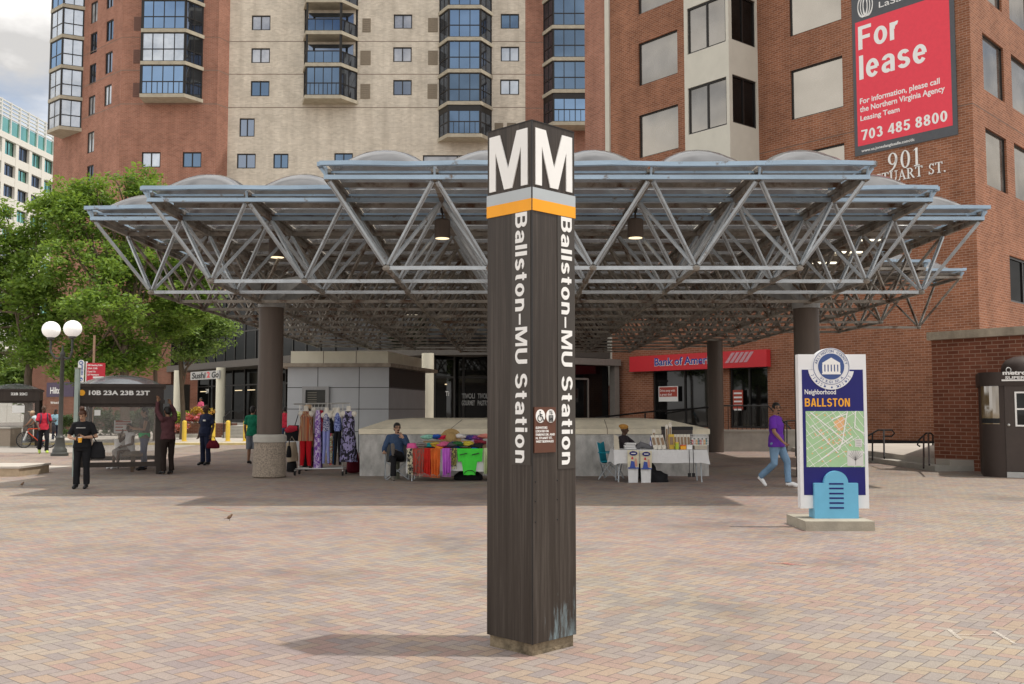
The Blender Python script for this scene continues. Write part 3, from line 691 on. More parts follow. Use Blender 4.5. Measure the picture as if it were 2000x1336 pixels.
def bay(F, u0, u1, z, h, fw, dep, style, nm=4, cut=.5):
    """one storey of a projecting bay: slab > frame, pane"""
    s = (u1-u0)*(1-fw)/2; a, b = u0+s*2*cut, u1-s*2*(1-cut); P = [(u0, 0), (a, dep), (b, dep), (u1, 0)]; m = MB(); T = .30
    m.prism([(u0-.12, 0), (a-.06, dep+.1), (b+.06, dep+.1), (u1+.12, 0)], F.p(0, z, 0), F.u, F.n, (0, 0, T)); sl = m.build('bay_slab', SLAB, tower)
    f, g = MB(), MB(); z0, z1 = z+T, z+h
    mid = z0+1.05
    for q, ((p, pd), (r, rd)) in enumerate(zip(P, P[1:])):
        g.mat(0 if q == 1 else 1)
        Q = Fr(F.p(p, 0, pd)[:2], F.p(r, 0, rd)[:2]); n = nm if q == 1 else 2
        top = z1
        f.fbox(Q, 0, .12, z0, top, -.1, .02); f.fbox(Q, Q.L-.12, Q.L, z0, top, -.1, .02)
        f.fbox(Q, .12, Q.L-.12, z0, z0+.07, -.07, .01); f.fbox(Q, .12, Q.L-.12, mid-.04, mid+.04, -.07, .012)
        g.fbox(Q, .1, Q.L-.1, z0+.05, mid, -.05, -.02)
        if style != 'open':
            f.fbox(Q, .12, Q.L-.12, top-(.1 if style != 'tall' else .5), top, -.07, .01)
            g.fbox(Q, .1, Q.L-.1, mid, top-.05, -.05, -.02)
            for k in range(1, n): u = Q.L*k/n; f.fbox(Q, u-.035, u+.035, z0+.07, top-.05, -.06, .008)
            if style in ('rail', 'tall') and q == 1:
                for k in range(1, 2*n): u = Q.L*k/(2*n); f.fbox(Q, u-.025, u+.025, z0+.07, mid-.04, -.06, .006)
        else:
            for k in range(1, n): u = Q.L*k/n; f.fbox(Q, u-.025, u+.025, z0+.07, mid-.04, -.06, .006)
    f.build('bay_frame', FRAME, sl)
    g.build('bay_pane', [R_.choice([G_BAY, G_CUR]) if (style == 'full' and F in (FA, FL_)) else R_.choice([G_BAY, G_BAY2]), G_CUR if F is FL_ else G_DARK], sl)
    m = MB(); m.fbox(F, u0+.35, u1-.35, z0+.05, z0+2.2, .005, .03); m.build('balcony_door', G_DARK, sl)
FH = 2.77
def bays(F, x0, x1, ybot, styles, fw, dep, nm=4, cut=.5):
    u0 = F.at(x0, ybot)[0]; u1 = F.at(x1, ybot)[0]; z = F.at((x0+x1)/2, ybot)[1]
    for q, s in enumerate(styles): bay(F, min(u0, u1), max(u0, u1), z+q*FH, FH, fw, dep, s, nm, cut)
bays(FA, 284, 394, 201, ['rail', 'full', 'full', 'full'], .76, 1.5, 4, .12)
bays(FC, 593, 697, 204, ['rail', 'open', 'open', 'open', 'open'], .64, 1.6, 4, .3)
bays(FC, 857, 960, 278, ['tall', 'full', 'full', 'full', 'full', 'full'], .60, 1.6, 3, .5)
bays(FD, 1062, 1175, 255, ['tall', 'full', 'full', 'full', 'full', 'full'], .75, 1.6, 4, .6)
bays(FL_, 122, 158, 264, ['full', 'full', 'full', 'full', 'full', 'full'], .62, 1.6, 2, .5)

# ------------------------------------------------------------------ far white office building
wf = Fr(XY(-60, 300, 118), XY(109, 300, 138)); white = thing('white_office_building', 'distant white office building with green glass at the far left', 'building', (*wf.p(wf.L/2, 0)[:2], 0))
m = MB(); m.fbox(wf, -6, wf.L+3, 0, 30.5, -14, -.6); m.build('core', pm('white_precast', (.66, .64, .58), .8, 0, .06), white)
zt = wf.at(0, 186)[1]; zg = wf.at(0, 262)[1]; zfl = [wf.at(0, y)[1] for y in (262, 310, 352, 394, 436, 480, 524, 568, 612)]
m = MB(); m.fbox(wf, -6, wf.L+3, zg-.3, zg+.5, -.6, .2)
for a in zfl[1:]: m.fbox(wf, -6, wf.L+3, a-.2, a+.9, -.6, .1)
m.fbox(wf, -6, wf.L+3, 0, zfl[-1]-.2, -.6, .09)
nb = 9
for q in range(nb+1): u = -6+(wf.L+9)*q/nb; m.fbox(wf, u-.34, u+.34, 0, zg-.3, -.55, .14)
m.build('facade', pm('white_precast', (.66, .64, .58)), white)
for q in range(nb):
    for a, b in zip(zfl, zfl[1:]):
        u0 = -6+(wf.L+9)*q/nb+.34; u1 = u0+(wf.L+9)/nb-.68
        window(wf, (u0, u1, b+.9, a-.25), white, FRAME, R_.choice([G_GREEN, G_GREEN, G_DARK]), 1, .3, .1)
m = MB(); m.fbox(wf, -6, wf.L+2, zg+.5, zt-2.3, -3, -.4); gl = m.build('glass_storey', G_GREEN, white)
m = MB()
for q in range(14): u = -6+(wf.L+8)*q/13; m.fbox(wf, u-.09, u+.09, zg+.5, zt, -.5, -.2)
for q in range(5): z = zt-2.2+q*.5; m.fbox(wf, -6, wf.L+2, z, z+.16, -.45, -.25)
m.build('louvre', pm('louvre_white', (.62, .62, .60), .6), gl)

# ------------------------------------------------------------------ brick office building on the right
OC = V((18.75, 39.9, 0)); od = V((6.1, -7.4, 0)).normalized(); 
OF = Fr((OC-od*22)[:2], OC[:2]); OR = Fr(OC[:2], (OC+V((.69, .724, 0))*30)[:2])
office = thing('office_building', 'red brown brick office building with lease banner on the right', 'building', OC)
uB0 = OF.at(1340, 300)[0]; uB1 = OF.at(1483, 300)[0]; uL = OF.at(1194, 250)[0]
oh = [rect(OF, *r) for r in [(1248, 96, 1322, 156)]]
def orect(F, xl, ytl, ybl, xr, ytr, ybr):
    a, b = F.at(xl, (ytl+ybl)/2), F.at(xr, (ytr+ybr)/2); zt = (F.at(xl, ytl)[1]+F.at(xr, ytr)[1])/2; zb = (F.at(xl, ybl)[1]+F.at(xr, ybr)[1])/2
    return (min(a[0], b[0]), max(a[0], b[0]), zb, zt)
w1 = orect(OF, 1247, 85, 168, 1323, 58, 144); w2 = orect(OF, 1544, 138, 235, 1646, 108, 209)
FO = w1[3]-orect(OF, 1249, 225, 308, 1326, 203, 290)[3]
holes = []
for h in (w1, w2):
    for q in range(-1, 3): holes.append((h[0], h[1], h[2]+q*FO, h[3]+q*FO))
m = MB()
bank = [(OF.at(1275, 780)[0], OF.at(1400, 780)[0], .75, 3.75), (OF.at(1425, 780)[0], OF.at(1500, 780)[0], .75, 3.75)]
wall(m, OF, uL, OF.L, 0, 30, holes+bank, .16); m.build('wall', BRICK_O, office)
for h in holes: window(OF, h, office, FRAME, G_OFF, 0, .16, .06)
for h in bank: window(OF, h, office, FRAME, G_SHOP, 1, .16, .1)
m = MB(); wr = orect(OR, 1920, 64, 174, 1961, 96, 199); wr2 = orect(OR, 1976, 107, 210, 2018, 137, 236)
hr = [(h[0], h[1], h[2]+q*FO, h[3]+q*FO) for h in (wr, wr2) for q in (-1, 0, 1, 2)]
dk = orect(OR, 1973, 497, 590, 2030, 520, 600)
wall(m, OR, 0, OR.L, 0, 30, hr+[dk], .16); m.build('wall', BRICK_O, office)
for h in hr: window(OR, h, office, FRAME, G_OFF, 0, .16, .05)
window(OR, dk, office, FRAME, G_SHOP, 1, .16, .1)
m = MB()
for F in (OF, OR):
    for y in (206,): z = OF.at(1880, y)[1]; m.fbox(F, uL if F is OF else 0, F.L, z-.02, z+.02, -.05, .004)
m.build('joint_line', pm('joint_dark', (.14, .09, .07), .9), office)
m = MB(); m.fbox(OF, uL, OF.L-.3, -.0, .35, -.05, .03); m.build('base_course', BLACK, office)
# cream oriel: square bay standing out of the wall
pw = OF.p(uB1, 0)
lo, hi = .2, 6
for _ in range(40):
    d = (lo+hi)/2; q = pw+OF.n*d+V((0, 0, Z(200, 46))); r = (q-V((0, 0, HC))); cy = r.y*math.cos(PITCH)+r.z*math.sin(PITCH); px = 1000+FPX*r.x/cy
    if px > 1425: lo = d
    else: hi = d
BD = d; uF0 = OF.at(1338, 250, BD)[0]
LFt, RTn = Fr(OF.p(uF0, 0, BD)[:2], OF.p(uB1, 0, BD)[:2]), Fr(OF.p(uB1, 0, BD)[:2], OF.p(uB1, 0)[:2])
CRM = pm('cream_precast', (.55, .53, .46), .85, 0, .06, (1.5, 1.5, 1.5), .1, 40)
lw = orect(LFt, 1344, 172, 264, 1419, 150, 243); rw = orect(RTn, 1431, 149, 242, 1478, 156, 248)
lh = [(lw[0], lw[1], lw[2]+q*FO, lw[3]+q*FO) for q in (0, 1, 2)]; rh = [(rw[0], rw[1], rw[2]+q*FO, rw[3]+q*FO) for q in (0, 1, 2)]
m = MB(); zo = 7.5
wall(m, LFt, 0, LFt.L, zo, 30, lh, .14); wall(m, RTn, 0, RTn.L, zo, 30, rh, .14)
m.quad(OF.p(uF0, zo, BD), OF.p(uB1, zo, BD), OF.p(uB1, zo, 0), OF.p(uF0, zo, 0)); m.quad(OF.p(uF0, zo, BD), OF.p(uF0, zo, 0), OF.p(uF0, 30, 0), OF.p(uF0, 30, BD))
ori = m.build('oriel', CRM, office)
for F, hh, g in ((LFt, lh, G_OFF), (RTn, rh, G_SHOP)):
    for h in hh: window(F, h, ori, FRAME, g, 1, .14, .08)
# left end: chamfered pier with cream strip
m = MB(); pe = OF.p(uL, 0); ck = Fr((pe.x-1.35, pe.y+1.9), pe[:2]); wall(m, ck, 0, ck.L, 0, 30); m.build('pier', BRICK_T, office)
m = MB(); m.fbox(ck, ck.L-.42, ck.L-.06, 3, 30, -.1, .10); m.build('cream_strip', CRM, office)
# banner
def lerp(a, b, t): return a+(b-a)*t
ban = thing('lease_banner', 'red and grey for lease banner hung on the brick office wall', 'banner', OF.p(OF.at(1770, 200)[0], OF.at(1770, 200)[1]))
uA, zA = OF.at(1671, 305); uZ, zZ = OF.at(1872, 264); ztop = OF.at(1660, -40)[1]; zbn = (zA+zZ)/2
m = MB(); m.fbox(OF, uA, uZ, zbn, ztop, .01, .05); bp = m.build('panel', BANGREY, ban)
r0, z0 = OF.at(1677, 286); r1, z1 = OF.at(1862, 246); zr1 = OF.at(1671, 46)[1]; zr0 = (z0+z1)/2
m = MB(); m.fbox(OF, r0, r1, zr0, zr1, .05, .054); m.build('red_field', BANRED, ban)
Wd = r1-r0
def bt(s, xl, ybase, xr, cap, bold=.02):
    m = MB(); u, z = OF.at(xl, ybase); u1, _ = OF.at(xr, ybase)
    if s in ('For', 'lease', '703 485 8800'): txt2(m, s, OF.p(u, z, .054), OF.u, (0, 0, 1), cap, u1-u, .004); m.build('line_of_text', WHITE, ban); return
    txt(m, s, OF.p(u, z, .054), OF.u, (0, 0, 1), cap, u1-u, bold, .004); m.build('line_of_text', WHITE, ban)
cp = lambda x, y0, y1: abs(OF.at(x, y0)[1]-OF.at(x, y1)[1])
bt('For', 1678, 99, 1758, cp(1700, 48, 94), .035); bt('lease', 1680, 157, 1813, cp(1690, 108, 155), .035)
bt('For information, please call', 1681, 204, 1838, cp(1690, 192, 203)); bt('the Northern Virginia Agency', 1681, 220, 1848, cp(1690, 208, 219)); bt('Leasing Team', 1682, 237, 1759, cp(1690, 226, 236))
bt('703 485 8800', 1684, 275, 1853, cp(1690, 252, 272), .03); bt('www.us.joneslanglasalle.com/dc', 1684, 298, 1788, cp(1690, 291, 297)*.9, .012)
m = MB(); cu, cz = OF.at(1691, 12)
for k, (rx, o) in enumerate(((.36, 0), (.23, .0), (.10, 0), (.23, .13), (.23, -.13))):
    m.tube([OF.p(cu+o+rx*math.cos(t*math.pi/16), cz+.48*math.sin(t*math.pi/16), .056) for t in range(33)], .022, 6)
m.build('ring_emblem', WHITE, ban)
m = MB(); u, z = OF.at(1718, 16); txt(m, 'LaSalle', OF.p(u, z, .054), OF.u, (0, 0, 1), .26, 1.6, 0, .004); m.build('lettering', WHITE, ban)
# 901 STUART ST. raised letters with serifs (stroked outlines)
def serif(ch, w, h, t):
    """list of closed polygons for one serif capital/figure in a w x h box; t = stem width"""
    th = t*.42; P = []
    rc = lambda a, b, c, d: P.append([(a, b), (c, b), (c, d), (a, d)])
    def ring(cx, cy, rx, ry, tx, ty, n=24, a0=0, a1=360):
        k = [R(a0+(a1-a0)*q/n) for q in range(n+1)]
        for p, q in zip(k, k[1:]): P.append([(cx+rx*math.cos(p), cy+ry*math.sin(p)), (cx+rx*math.cos(q), cy+ry*math.sin(q)), (cx+(rx-tx)*math.cos(q), cy+(ry-ty)*math.sin(q)), (cx+(rx-tx)*math.cos(p), cy+(ry-ty)*math.sin(p))])
    if ch == '0': ring(w/2, h/2, w/2, h/2, t, th)
    if ch == '9': ring(w/2, h*.66, w/2, h*.34, t, th); ring(w*.10, h*.66, w*.90, h*.70, t, th, 14, -88, 0)
    if ch in '1I':
        rc(w/2-t/2, 0, w/2+t/2, h); rc(w/2-t*1.3, 0, w/2+t*1.3, th)
        if ch == '1': P.append([(w/2-t*1.5, h*.86), (w/2-t*.5, h*.9), (w/2+t/2, h), (w/2-t*.2, h)])
    if ch == 'T': rc(w/2-t/2, 0, w/2+t/2, h); rc(w/2-t*1.2, 0, w/2+t*1.2, th); rc(0, h-th, w, h); rc(0, h*.78, th, h); rc(w-th, h*.78, w, h)
    if ch == 'U': rc(w*.1, h*.35, w*.1+t, h); rc(w*.9-th, h*.35, w*.9, h); rc(-w*.02, h-th, w*.1+t*1.8, h); rc(w*.9-t*1.4, h-th, w*1.04, h); ring(w*.5, h*.36, w*.4, h*.36, t*.8, th, 14, 180, 360)
    if ch == 'A': P.append([(w*.06, 0), (w*.06+th, 0), (w*.52, h*.9), (w*.46, h)]); P.append([(w*.46, h), (w*.52, h), (w*.97, 0), (w*.97-t, 0), (w*.44, h*.88)]); rc(w*.22, h*.30, w*.75, h*.30+th); rc(-w*.06, 0, w*.24, th); rc(w*.68, 0, w*1.08, th)
    if ch == 'R': rc(w*.1, 0, w*.1+t, h); rc(-w*.02, 0, w*.1+t*1.9, th); rc(-w*.02, h-th, w*.3, h); ring(w*.38, h*.74, w*.42, h*.26, t, th, 16, -90, 90); rc(w*.1, h-th, w*.4, h); rc(w*.1, h*.48, w*.4, h*.48+th); P.append([(w*.38, h*.5), (w*.38+t, h*.5), (w*1.05, 0), (w*1.05-t*1.2, 0)])
    if ch == 'S': ring(w*.5, h*.75, w*.42, h*.25, t*.8, th, 18, 25, 275); ring(w*.5, h*.25, w*.46, h*.25, t*.8, th, 18, -155, 95); rc(w*.84, h*.74, w*.84+th, h); rc(0, 0, th, h*.28)
    if ch == '.': rc(0, 0, t, t)
    return P
def sertext(s, xl, ybase, xr, y0, y1, label, gap=.2):
    u, z = OF.at(xl, ybase); u1 = OF.at(xr, ybase)[0]; h = cp(xl+20, y0, y1)
    ws = {'1': .5, '.': .22, ' ': .45, 'T': .85, 'U': .95, 'A': .9, 'R': .9, 'S': .62}
    tot = sum(ws.get(c, .75)+gap for c in s)-gap; k = (u1-u)/tot
    t = thing('address_number' if s[0] == '9' else 'address_street', label, 'sign', OF.p(u, z))
    for c in s:
        w = ws.get(c, .75)*k
        if c != ' ':
            m = MB()
            for q, p in enumerate(serif(c, w, h, .17*k)): m.prism(p, OF.p(u, z, .01), OF.u, (0, 0, 1), OF.n*(.035+.0012*(q % 7)))
            m.build('character', WHITE, t)
        u += w+gap*k
sertext('901', 1736, 335, 1798, 300, 335, 'large raised white street number on the brick office wall', .28)
sertext('STUART ST.', 1712, 361, 1849, 332, 352, 'raised white street name below the large number, half hidden by the canopy', .16)
# bank sign
u0, zb0 = OF.at(1238, 727); u1, zb1 = OF.at(1506, 716); zt0 = OF.at(1238, 697)[1]
bk = thing('bank_sign', 'long red bank sign board over the shop windows', 'sign', OF.p((u0+u1)/2, zb0))
m = MB(); m.fbox(OF, u0, u1, (zb0+zb1)/2, (zt0+OF.at(1506, 683)[1])/2, .03, .35); m.build('board', RED, bk)
m = MB(); a = OF.at(1287, 714); b = OF.at(1394, 708); txt(m, 'Bank of America', OF.p(a[0], (zb0+zb1)/2+.27, .352), OF.u, (0, 0, 1), .42, (b[0]-a[0])*1.15, .05, .008); m.build('letter_edge', WHITE, bk)
m = MB(); txt(m, 'Bank of America', OF.p(a[0]+.02, (zb0+zb1)/2+.28, .362), OF.u, (0, 0, 1), .40, (b[0]-a[0])*1.15-.04, .015, .008); m.build('lettering', pm('bank_blue', (.02, .05, .30), .5), bk)
m = MB(); fu, fz = OF.at(1425, 710)
for q in range(5): m.prism([(0+q*.28, 0), (.2+q*.28, 0), (.62+q*.28, .5), (.42+q*.28, .5)], OF.p(fu, (zb0+zb1)/2+.25, .35), OF.u, (0, 0, 1), OF.n*.012)
m.build('flag_emblem', pm('emblem_pale', (.55, .30, .34), .5), bk)
def poster(F, x0, y0, x1, y1, label, mats, name='window_poster'):
    a, b = F.at(x0, y0), F.at(x1, y1); t = thing(name, label, 'poster', F.p(a[0], b[1]))
    m = MB(); m.fbox(F, min(a[0], b[0]), max(a[0], b[0]), b[1], a[1], .02, .03); m.build('sheet', mats[0], t)
    return t, min(a[0], b[0]), max(a[0], b[0]), b[1], a[1]
t, a, b, c, e = poster(OF, 1287, 755, 1325, 784, 'red and white loan poster in the bank window', [WHITE])
m = MB(); m.fbox(OF, a+.05, b-.05, c+.25, e-.04, .03, .034); m.build('red_field', pm('poster_red', (.38, .06, .04), .5), t)
m = MB(); txt(m, 'Drive away with', OF.p(a+.1, e-.28, .034), OF.u, (0, 0, 1), .12, b-a-.3, .01, .003); txt(m, 'a great deal', OF.p(a+.1, e-.48, .034), OF.u, (0, 0, 1), .12, (b-a)*.6, .01, .003); m.build('lettering', WHITE, t)
t, a, b, c, e = poster(OF, 1432, 762, 1452, 800, 'narrow red notice stuck on the bank door', [pm('poster_red', (.38, .06, .04))])
m = MB()
for q in range(5): m.fbox(OF, a+.06, b-.06, e-.2-q*.2, e-.12-q*.2, .03, .034)
m.build('bars', WHITE, t)

# ------------------------------------------------------------------ shop building under the tower
ZS = 4.5
pts = [XY(60, 700, 83), XY(335, 700, 76), XY(500, 700, 65), XY(655, 700, 57), XY(835, 700, 52.5), XY(1010, 700, 52), XY(1205, 700, 56.5), XY(1262, 700, 56)]
shop = thing('shop_building', 'low dark glass shop building with pale columns under the apartment tower', 'building', (*pts[3], 0))
for q, (a, b) in enumerate(zip(pts, pts[1:])):
    F = Fr(a, b); m = MB()
    if q == 0:
        m.fbox(F, 0, F.L, 3.6, 9.5, -1, 0); m.fbox(F, 0, F.L*.72, 0, 3.6, -1, -.01); m.build('brick_wing', BRICK_D, shop)
        m = MB(); m.fbox(F, F.L*.72, F.L, 0, 3.6, -2, -1.2); m.build('dark_recess', G_SHOP, shop); continue
    m.fbox(F, -.3, F.L+.3, ZS, ZS+.45, -3.2, .25); m.build('fascia', pm('shop_fascia', (.10, .09, .08), .6), shop)
    m = MB(); m.fbox(F, 0, F.L, ZS+.45, 9.3, -.3, 0); g = m.build('upper_glazing', G_SHOP, shop)
    m = MB(); n = max(3, int(F.L/1.5))
    for k in range(n+1): m.fbox(F, F.L*k/n-.04, F.L*k/n+.04, ZS+.45, 9.3, 0, .05)
    m.fbox(F, 0, F.L, 6.8, 6.9, 0, .045); m.fbox(F, 0, F.L, 9.3, 9.8, -.4, .1); m.build('mullion', FRAME, g)
    if q < 6:
        m = MB(); m.fbox(F, 0, F.L, .75, ZS, -2.4, -2.2); g = m.build('shopfront', G_SHOP, shop)
        m = MB(); n = max(3, int(F.L/1.9))
        for k in range(n+1): m.fbox(F, F.L*k/n-.06, F.L*k/n+.06, .75, ZS, -2.2, -2.12)
        m.fbox(F, 0, F.L, 3.35, 3.45, -2.2, -2.125); m.fbox(F, 0, F.L, .75, .95, -2.2, -2.125); m.build('mullion', FRAME, g)
        m = MB(); m.fbox(F, -.3, F.L+.3, 0, .75, -3.2, .5); m.build('podium', CONC, shop)
        warm = MB()
        for k in range(n):
            if R_.random() < .6: warm.fbox(F, F.L*(k+.2)/n, F.L*(k+.75)/n, 3.0, 3.05, -2.195, -2.15)
        if warm.v: warm.build('ceiling_lamp', glow('shop_lamp', (1, .8, .5), .8), shop)
F = Fr(pts[6], pts[7]); m = MB(); m.fbox(F, -.4, F.L, 0, ZS, -1.0, .05); m.build('brick_pier', BRICK_D, shop)
for px, Y in ((347, 73), (430, 68), (835, 50.6), (655, 55)):
    x = X(px, Y); m = MB(); m.lathe([(.31, .0), (.31, ZS)], (x, Y, 0), 20); m.build('round_column', CREAM, shop, 40)
# shop writing
fS = Fr(XY(372, 735, 71), XY(428, 735, 67.5)); s = thing('restaurant_sign', 'pale sushi restaurant sign board between two columns', 'sign', fS.p(0, 3.6))
za, zc = fS.at(400, 741)[1], fS.at(400, 725)[1]
m = MB(); m.fbox(fS, 0, fS.L, za, zc, -.1, 0); m.build('board', pm('board_grey', (.42, .42, .41), .6), s)
m = MB(); txt(m, 'Sushi', fS.p(fS.L*.05, za+.10, 0), fS.u, fS.u*.18+V((0, 0, 1)), .42, fS.L*.48, .03, .01); txt(m, 'Go', fS.p(fS.L*.74, za+.10, 0), fS.u, fS.u*.18+V((0, 0, 1)), .42, fS.L*.24, .03, .01); m.build('lettering', BLACK, s)
m = MB(); txt(m, '2', fS.p(fS.L*.58, za+.12, 0), fS.u, (0, 0, 1), .40, fS.L*.11, .03, .01); m.build('figure', RED, s)
fT = Fr(pts[3], pts[4]); 
def wtext(F, s, xl, yb, h, w, label, mat, d=-2.1, name='window_lettering', rows=()):
    u, z = F.at(xl, yb, d); t = thing(name, label, 'lettering', F.p(u, z, d))
    for q, r in enumerate((s,)+tuple(rows)): m = MB(); txt(m, r, F.p(u, z-q*h*1.4, d), F.u, (0, 0, 1), h, w, .02, .01); m.build('letters', mat, t)
WG = pm('letter_grey', (.30, .30, .29), .6)
fT2 = Fr(pts[4], pts[5])
wtext(fT2, 'Tivoli', 870, 773, .26, .55, 'white cafe name on the glass door beside the pale column', WHITE)
wtext(fT2, 'TIVOLI', 902, 778, .27, .72, 'faint grey gourmet lettering on the cafe window', WG, rows=('GOURMET',))
wtext(fT2, 'TIVOLI', 933, 778, .27, .6, 'faint grey pastry lettering beside the station pylon', WG, rows=('PASTRY',))
fQ = Fr(pts[1], pts[2]); wtext(fQ, '209', 402, 768, .34, .55, 'white street number on the restaurant glass', WHITE)
# entrance right of the pylon
en = Fr(XY(1120, 700, 53), XY(1203, 700, 55)); m = MB(); t = thing('entrance_portal', 'grey framed dark entrance between pylon and brick pier', 'entrance', en.p(en.L/2, 0))
m.fbox(en, -.3, en.L+.2, 4.05, 4.4, -.3, .2); m.fbox(en, en.L-.2, en.L+.15, .7, 4.05, -.3, .1); m.build('frame', pm('portal_grey', (.22, .20, .18), .7), t)
m = MB(); m.fbox(en, -.3, en.L-.2, .7, 4.05, -.6, -.4); g = m.build('door_glass', G_SHOP, t); m = MB()
for u in (.4, 1.4): m.fbox(en, u-.04, u+.04, .7, 3.3, -.4, -.34)
m.fbox(en, -.3, 1.4, 3.25, 3.35, -.4, -.335); m.build('door_frame', pm('portal_grey', (.22, .20, .18)), g)
# brick sign pier at far left
fH = Fr(XY(92, 760, 66), XY(150, 760, 64)); t = thing('hotel_sign_wall', 'brick wall with dark purple hotel name panel behind the lamp post', 'wall', fH.p(fH.L/2, 0))
m = MB(); m.fbox(fH, 0, fH.L+1, 0, fH.at(120, 722)[1], -.5, 0); m.build('wall', BRICK_D, t)
za, zc = fH.at(120, 775)[1], fH.at(120, 747)[1]; m = MB(); m.fbox(fH, .02, fH.L*.92, za, zc, 0, .05); m.build('panel', pm('panel_purple', (.055, .035, .075), .5), t)
m = MB(); txt(m, 'Hilton', fH.p(fH.L*.14, za+.22, .05), fH.u, (0, 0, 1), .42, fH.L*.44, .01, .01); txt(m, '950 North Stafford', fH.p(fH.L*.14, za-.45, .0), fH.u, (0, 0, 1), .14, fH.L*.42, .01, .01); m.build('lettering', WHITE, t)

# ------------------------------------------------------------------ low brick wall, supervisor booth, steps on the right
P0 = G(1826, 917); P1 = XY(2120, 930, 24.6); LW = Fr(P0[:2], P1); zc = LW.at(1826, 664)[1]
t = thing('low_brick_wall', 'weathered brick wall with stained stone coping at the right edge', 'wall', (P0.x, P0.y, 0))
m = MB(); m.fbox(LW, 0, LW.L, 0, zc, -.4, 0); m.hexa([V((p.x, p.y, z)) for z in (0, zc-.002) for p in (LW.p(.02, 0, -.4), LW.p(.42, 0, -.4), V((OC.x-.3, OC.y-.5, 0)), V((OC.x-.8, OC.y-.5, 0)))]); m.build('wall', BRICK_W, t)
m = MB(); m.fbox(LW, -.10, LW.L, zc, zc+.22, -.5, .07); m.build('coping', pm('coping_stone', (.36, .31, .24), .95, 0, .55, (1.5, 1.5, .5), .4, 20), t)
BTH = pm('booth_bronze', (.046, .033, .028), .5, .1, .12, (2, 2, 2))
b0 = G(1922, 932); t = thing('supervisor_booth', 'dark bronze booth with rounded corner and white framed door window', 'booth', (b0.x, b0.y, 0))
bx0, by0 = b0.x, b0.y; HB = Z(729, b0.y+.1); ang = R(-23)
def bp_(x, y): return V((bx0+x*math.cos(ang)-y*math.sin(ang), by0+x*math.sin(ang)+y*math.cos(ang), 0))
rad = .42; outl = [(2.6, 0), (2.6, 2.0), (0, 2.0)]+[(rad-rad*math.cos(R(a)), rad-rad*math.sin(R(a))) for a in range(0, 91, 10)]
outl = [bp_(*p) for p in outl]
m = MB(); m.prism([(p.x, p.y) for p in outl], (0, 0, .0), (1, 0, 0), (0, 1, 0), (0, 0, HB-.32)); m.build('body', BTH, t, 40)
cen = bp_(1.3, 1.0); m = MB(); m.prism([((p.x-cen.x)*1.035+cen.x, (p.y-cen.y)*1.05+cen.y) for p in outl], (0, 0, HB-.32), (1, 0, 0), (0, 1, 0), (0, 0, .34)); m.build('fascia', BTH, t, 40)
BF = Fr(bp_(rad, 0)[:2], bp_(2.6, 0)[:2])
m = MB(); da, db = BF.at(1966, 900)[0], BF.at(1966, 900)[0]+.92; zd = BF.at(1970, 746)[1]
m.fbox(BF, da, db, .16, zd, -.01, .02); dr = m.build('door', pm('booth_door', (.062, .048, .042), .5), t)
m = MB(); m.fbox(BF, da, db, .0, .14, -.01, .03); m.build('kick_plate', pm('kick_grey', (.45, .45, .44), .5, .2), dr)
m = MB(); m.ell(BF.p(da+.07, BF.at(1972, 830)[1], .06), .035); m.build('knob', pm('chrome', (.6, .6, .58), .3, .7), dr)
wa0, wz1 = BF.at(1981, 765); wz0 = BF.at(1983, 833)[1]; m = MB()
for a, b, c, e in ((wa0, wa0+.04, wz0, wz1), (wa0+.56, wa0+.6, wz0, wz1), (wa0+.04, wa0+.56, wz0, wz0+.04), (wa0+.04, wa0+.56, wz1-.04, wz1), (wa0+.04, wa0+.56, (wz0+wz1)/2-.02, (wz0+wz1)/2+.02)): m.fbox(BF, a, b, c, e, .02, .035)
wf_ = m.build('window_frame', WHITE, dr); m = MB(); m.fbox(BF, wa0+.02, wa0+.58, wz0+.02, wz1-.02, .021, .027); m.build('pane', G_SHOP, dr)
m = MB()
aa = [R(a) for a in range(15, 86, 10)]; zw0, zw1 = Z(828, b0.y+.2), Z(748, b0.y+.2)
for p, q in zip(aa, aa[1:]):
    r2 = rad+.012; A1, A2 = [bp_(rad-r2*math.cos(a), rad-r2*math.sin(a)) for a in (p, q)]; m.quad(A1+V((0, 0, zw0)), A2+V((0, 0, zw0)), A2+V((0, 0, zw1)), A1+V((0, 0, zw1)))
m.build('corner_window', glassmat('booth_glass', (.30, .22, .12), (.7, .7, .7), .25), t, 40)
m = MB(); 
for p, q in zip(aa, aa[1:]):
    r2 = rad+.02; A1, A2 = [bp_(rad-r2*math.cos(a), rad-r2*math.sin(a)) for a in (p, q)]; m.quad(A1+V((0, 0, zw0+.02)), A2+V((0, 0, zw0+.02)), A2+V((0, 0, zw0+.14)), A1+V((0, 0, zw0+.14)))
m.build('window_ledge', BLACK, t)
m = MB(); u, z = BF.at(1958, 732); txt(m, 'metrobus', BF.p(u, z, .055), BF.u, (0, 0, 1), .105, .82, .04, .008); m.build('lettering', WHITE, t); m = MB(); u, z = BF.at(1963, 740); txt(m, 'SUPERVISOR', BF.p(u, z-.005, .055), BF.u, (0, 0, 1), .07, .85, .03, .008); m.fbox(BF, BF.at(1956, 745)[0], BF.L, zd+.02, zd+.06, .0, .06); m.build('lettering', WHITE, t)
m = MB(); c = bp_(1.0, .75); m.lathe([(.52, 0), (.52, .06), (.49, .2), (.40, .32), (.22, .40), (.03, .42)], c+V((0, 0, HB+.02)), 24); m.build('roof_dome', BTH, t, 50)
m = MB(); c = bp_(.62, .1)+V((0, 0, HB+.07)); m.tube([c+V((.06*math.cos(R(a)), 0, .06*math.sin(R(a)))) for a in range(0, 361, 30)], .012, 6); m.build('lifting_ring', pm('chrome', (.6, .6, .58)), t)
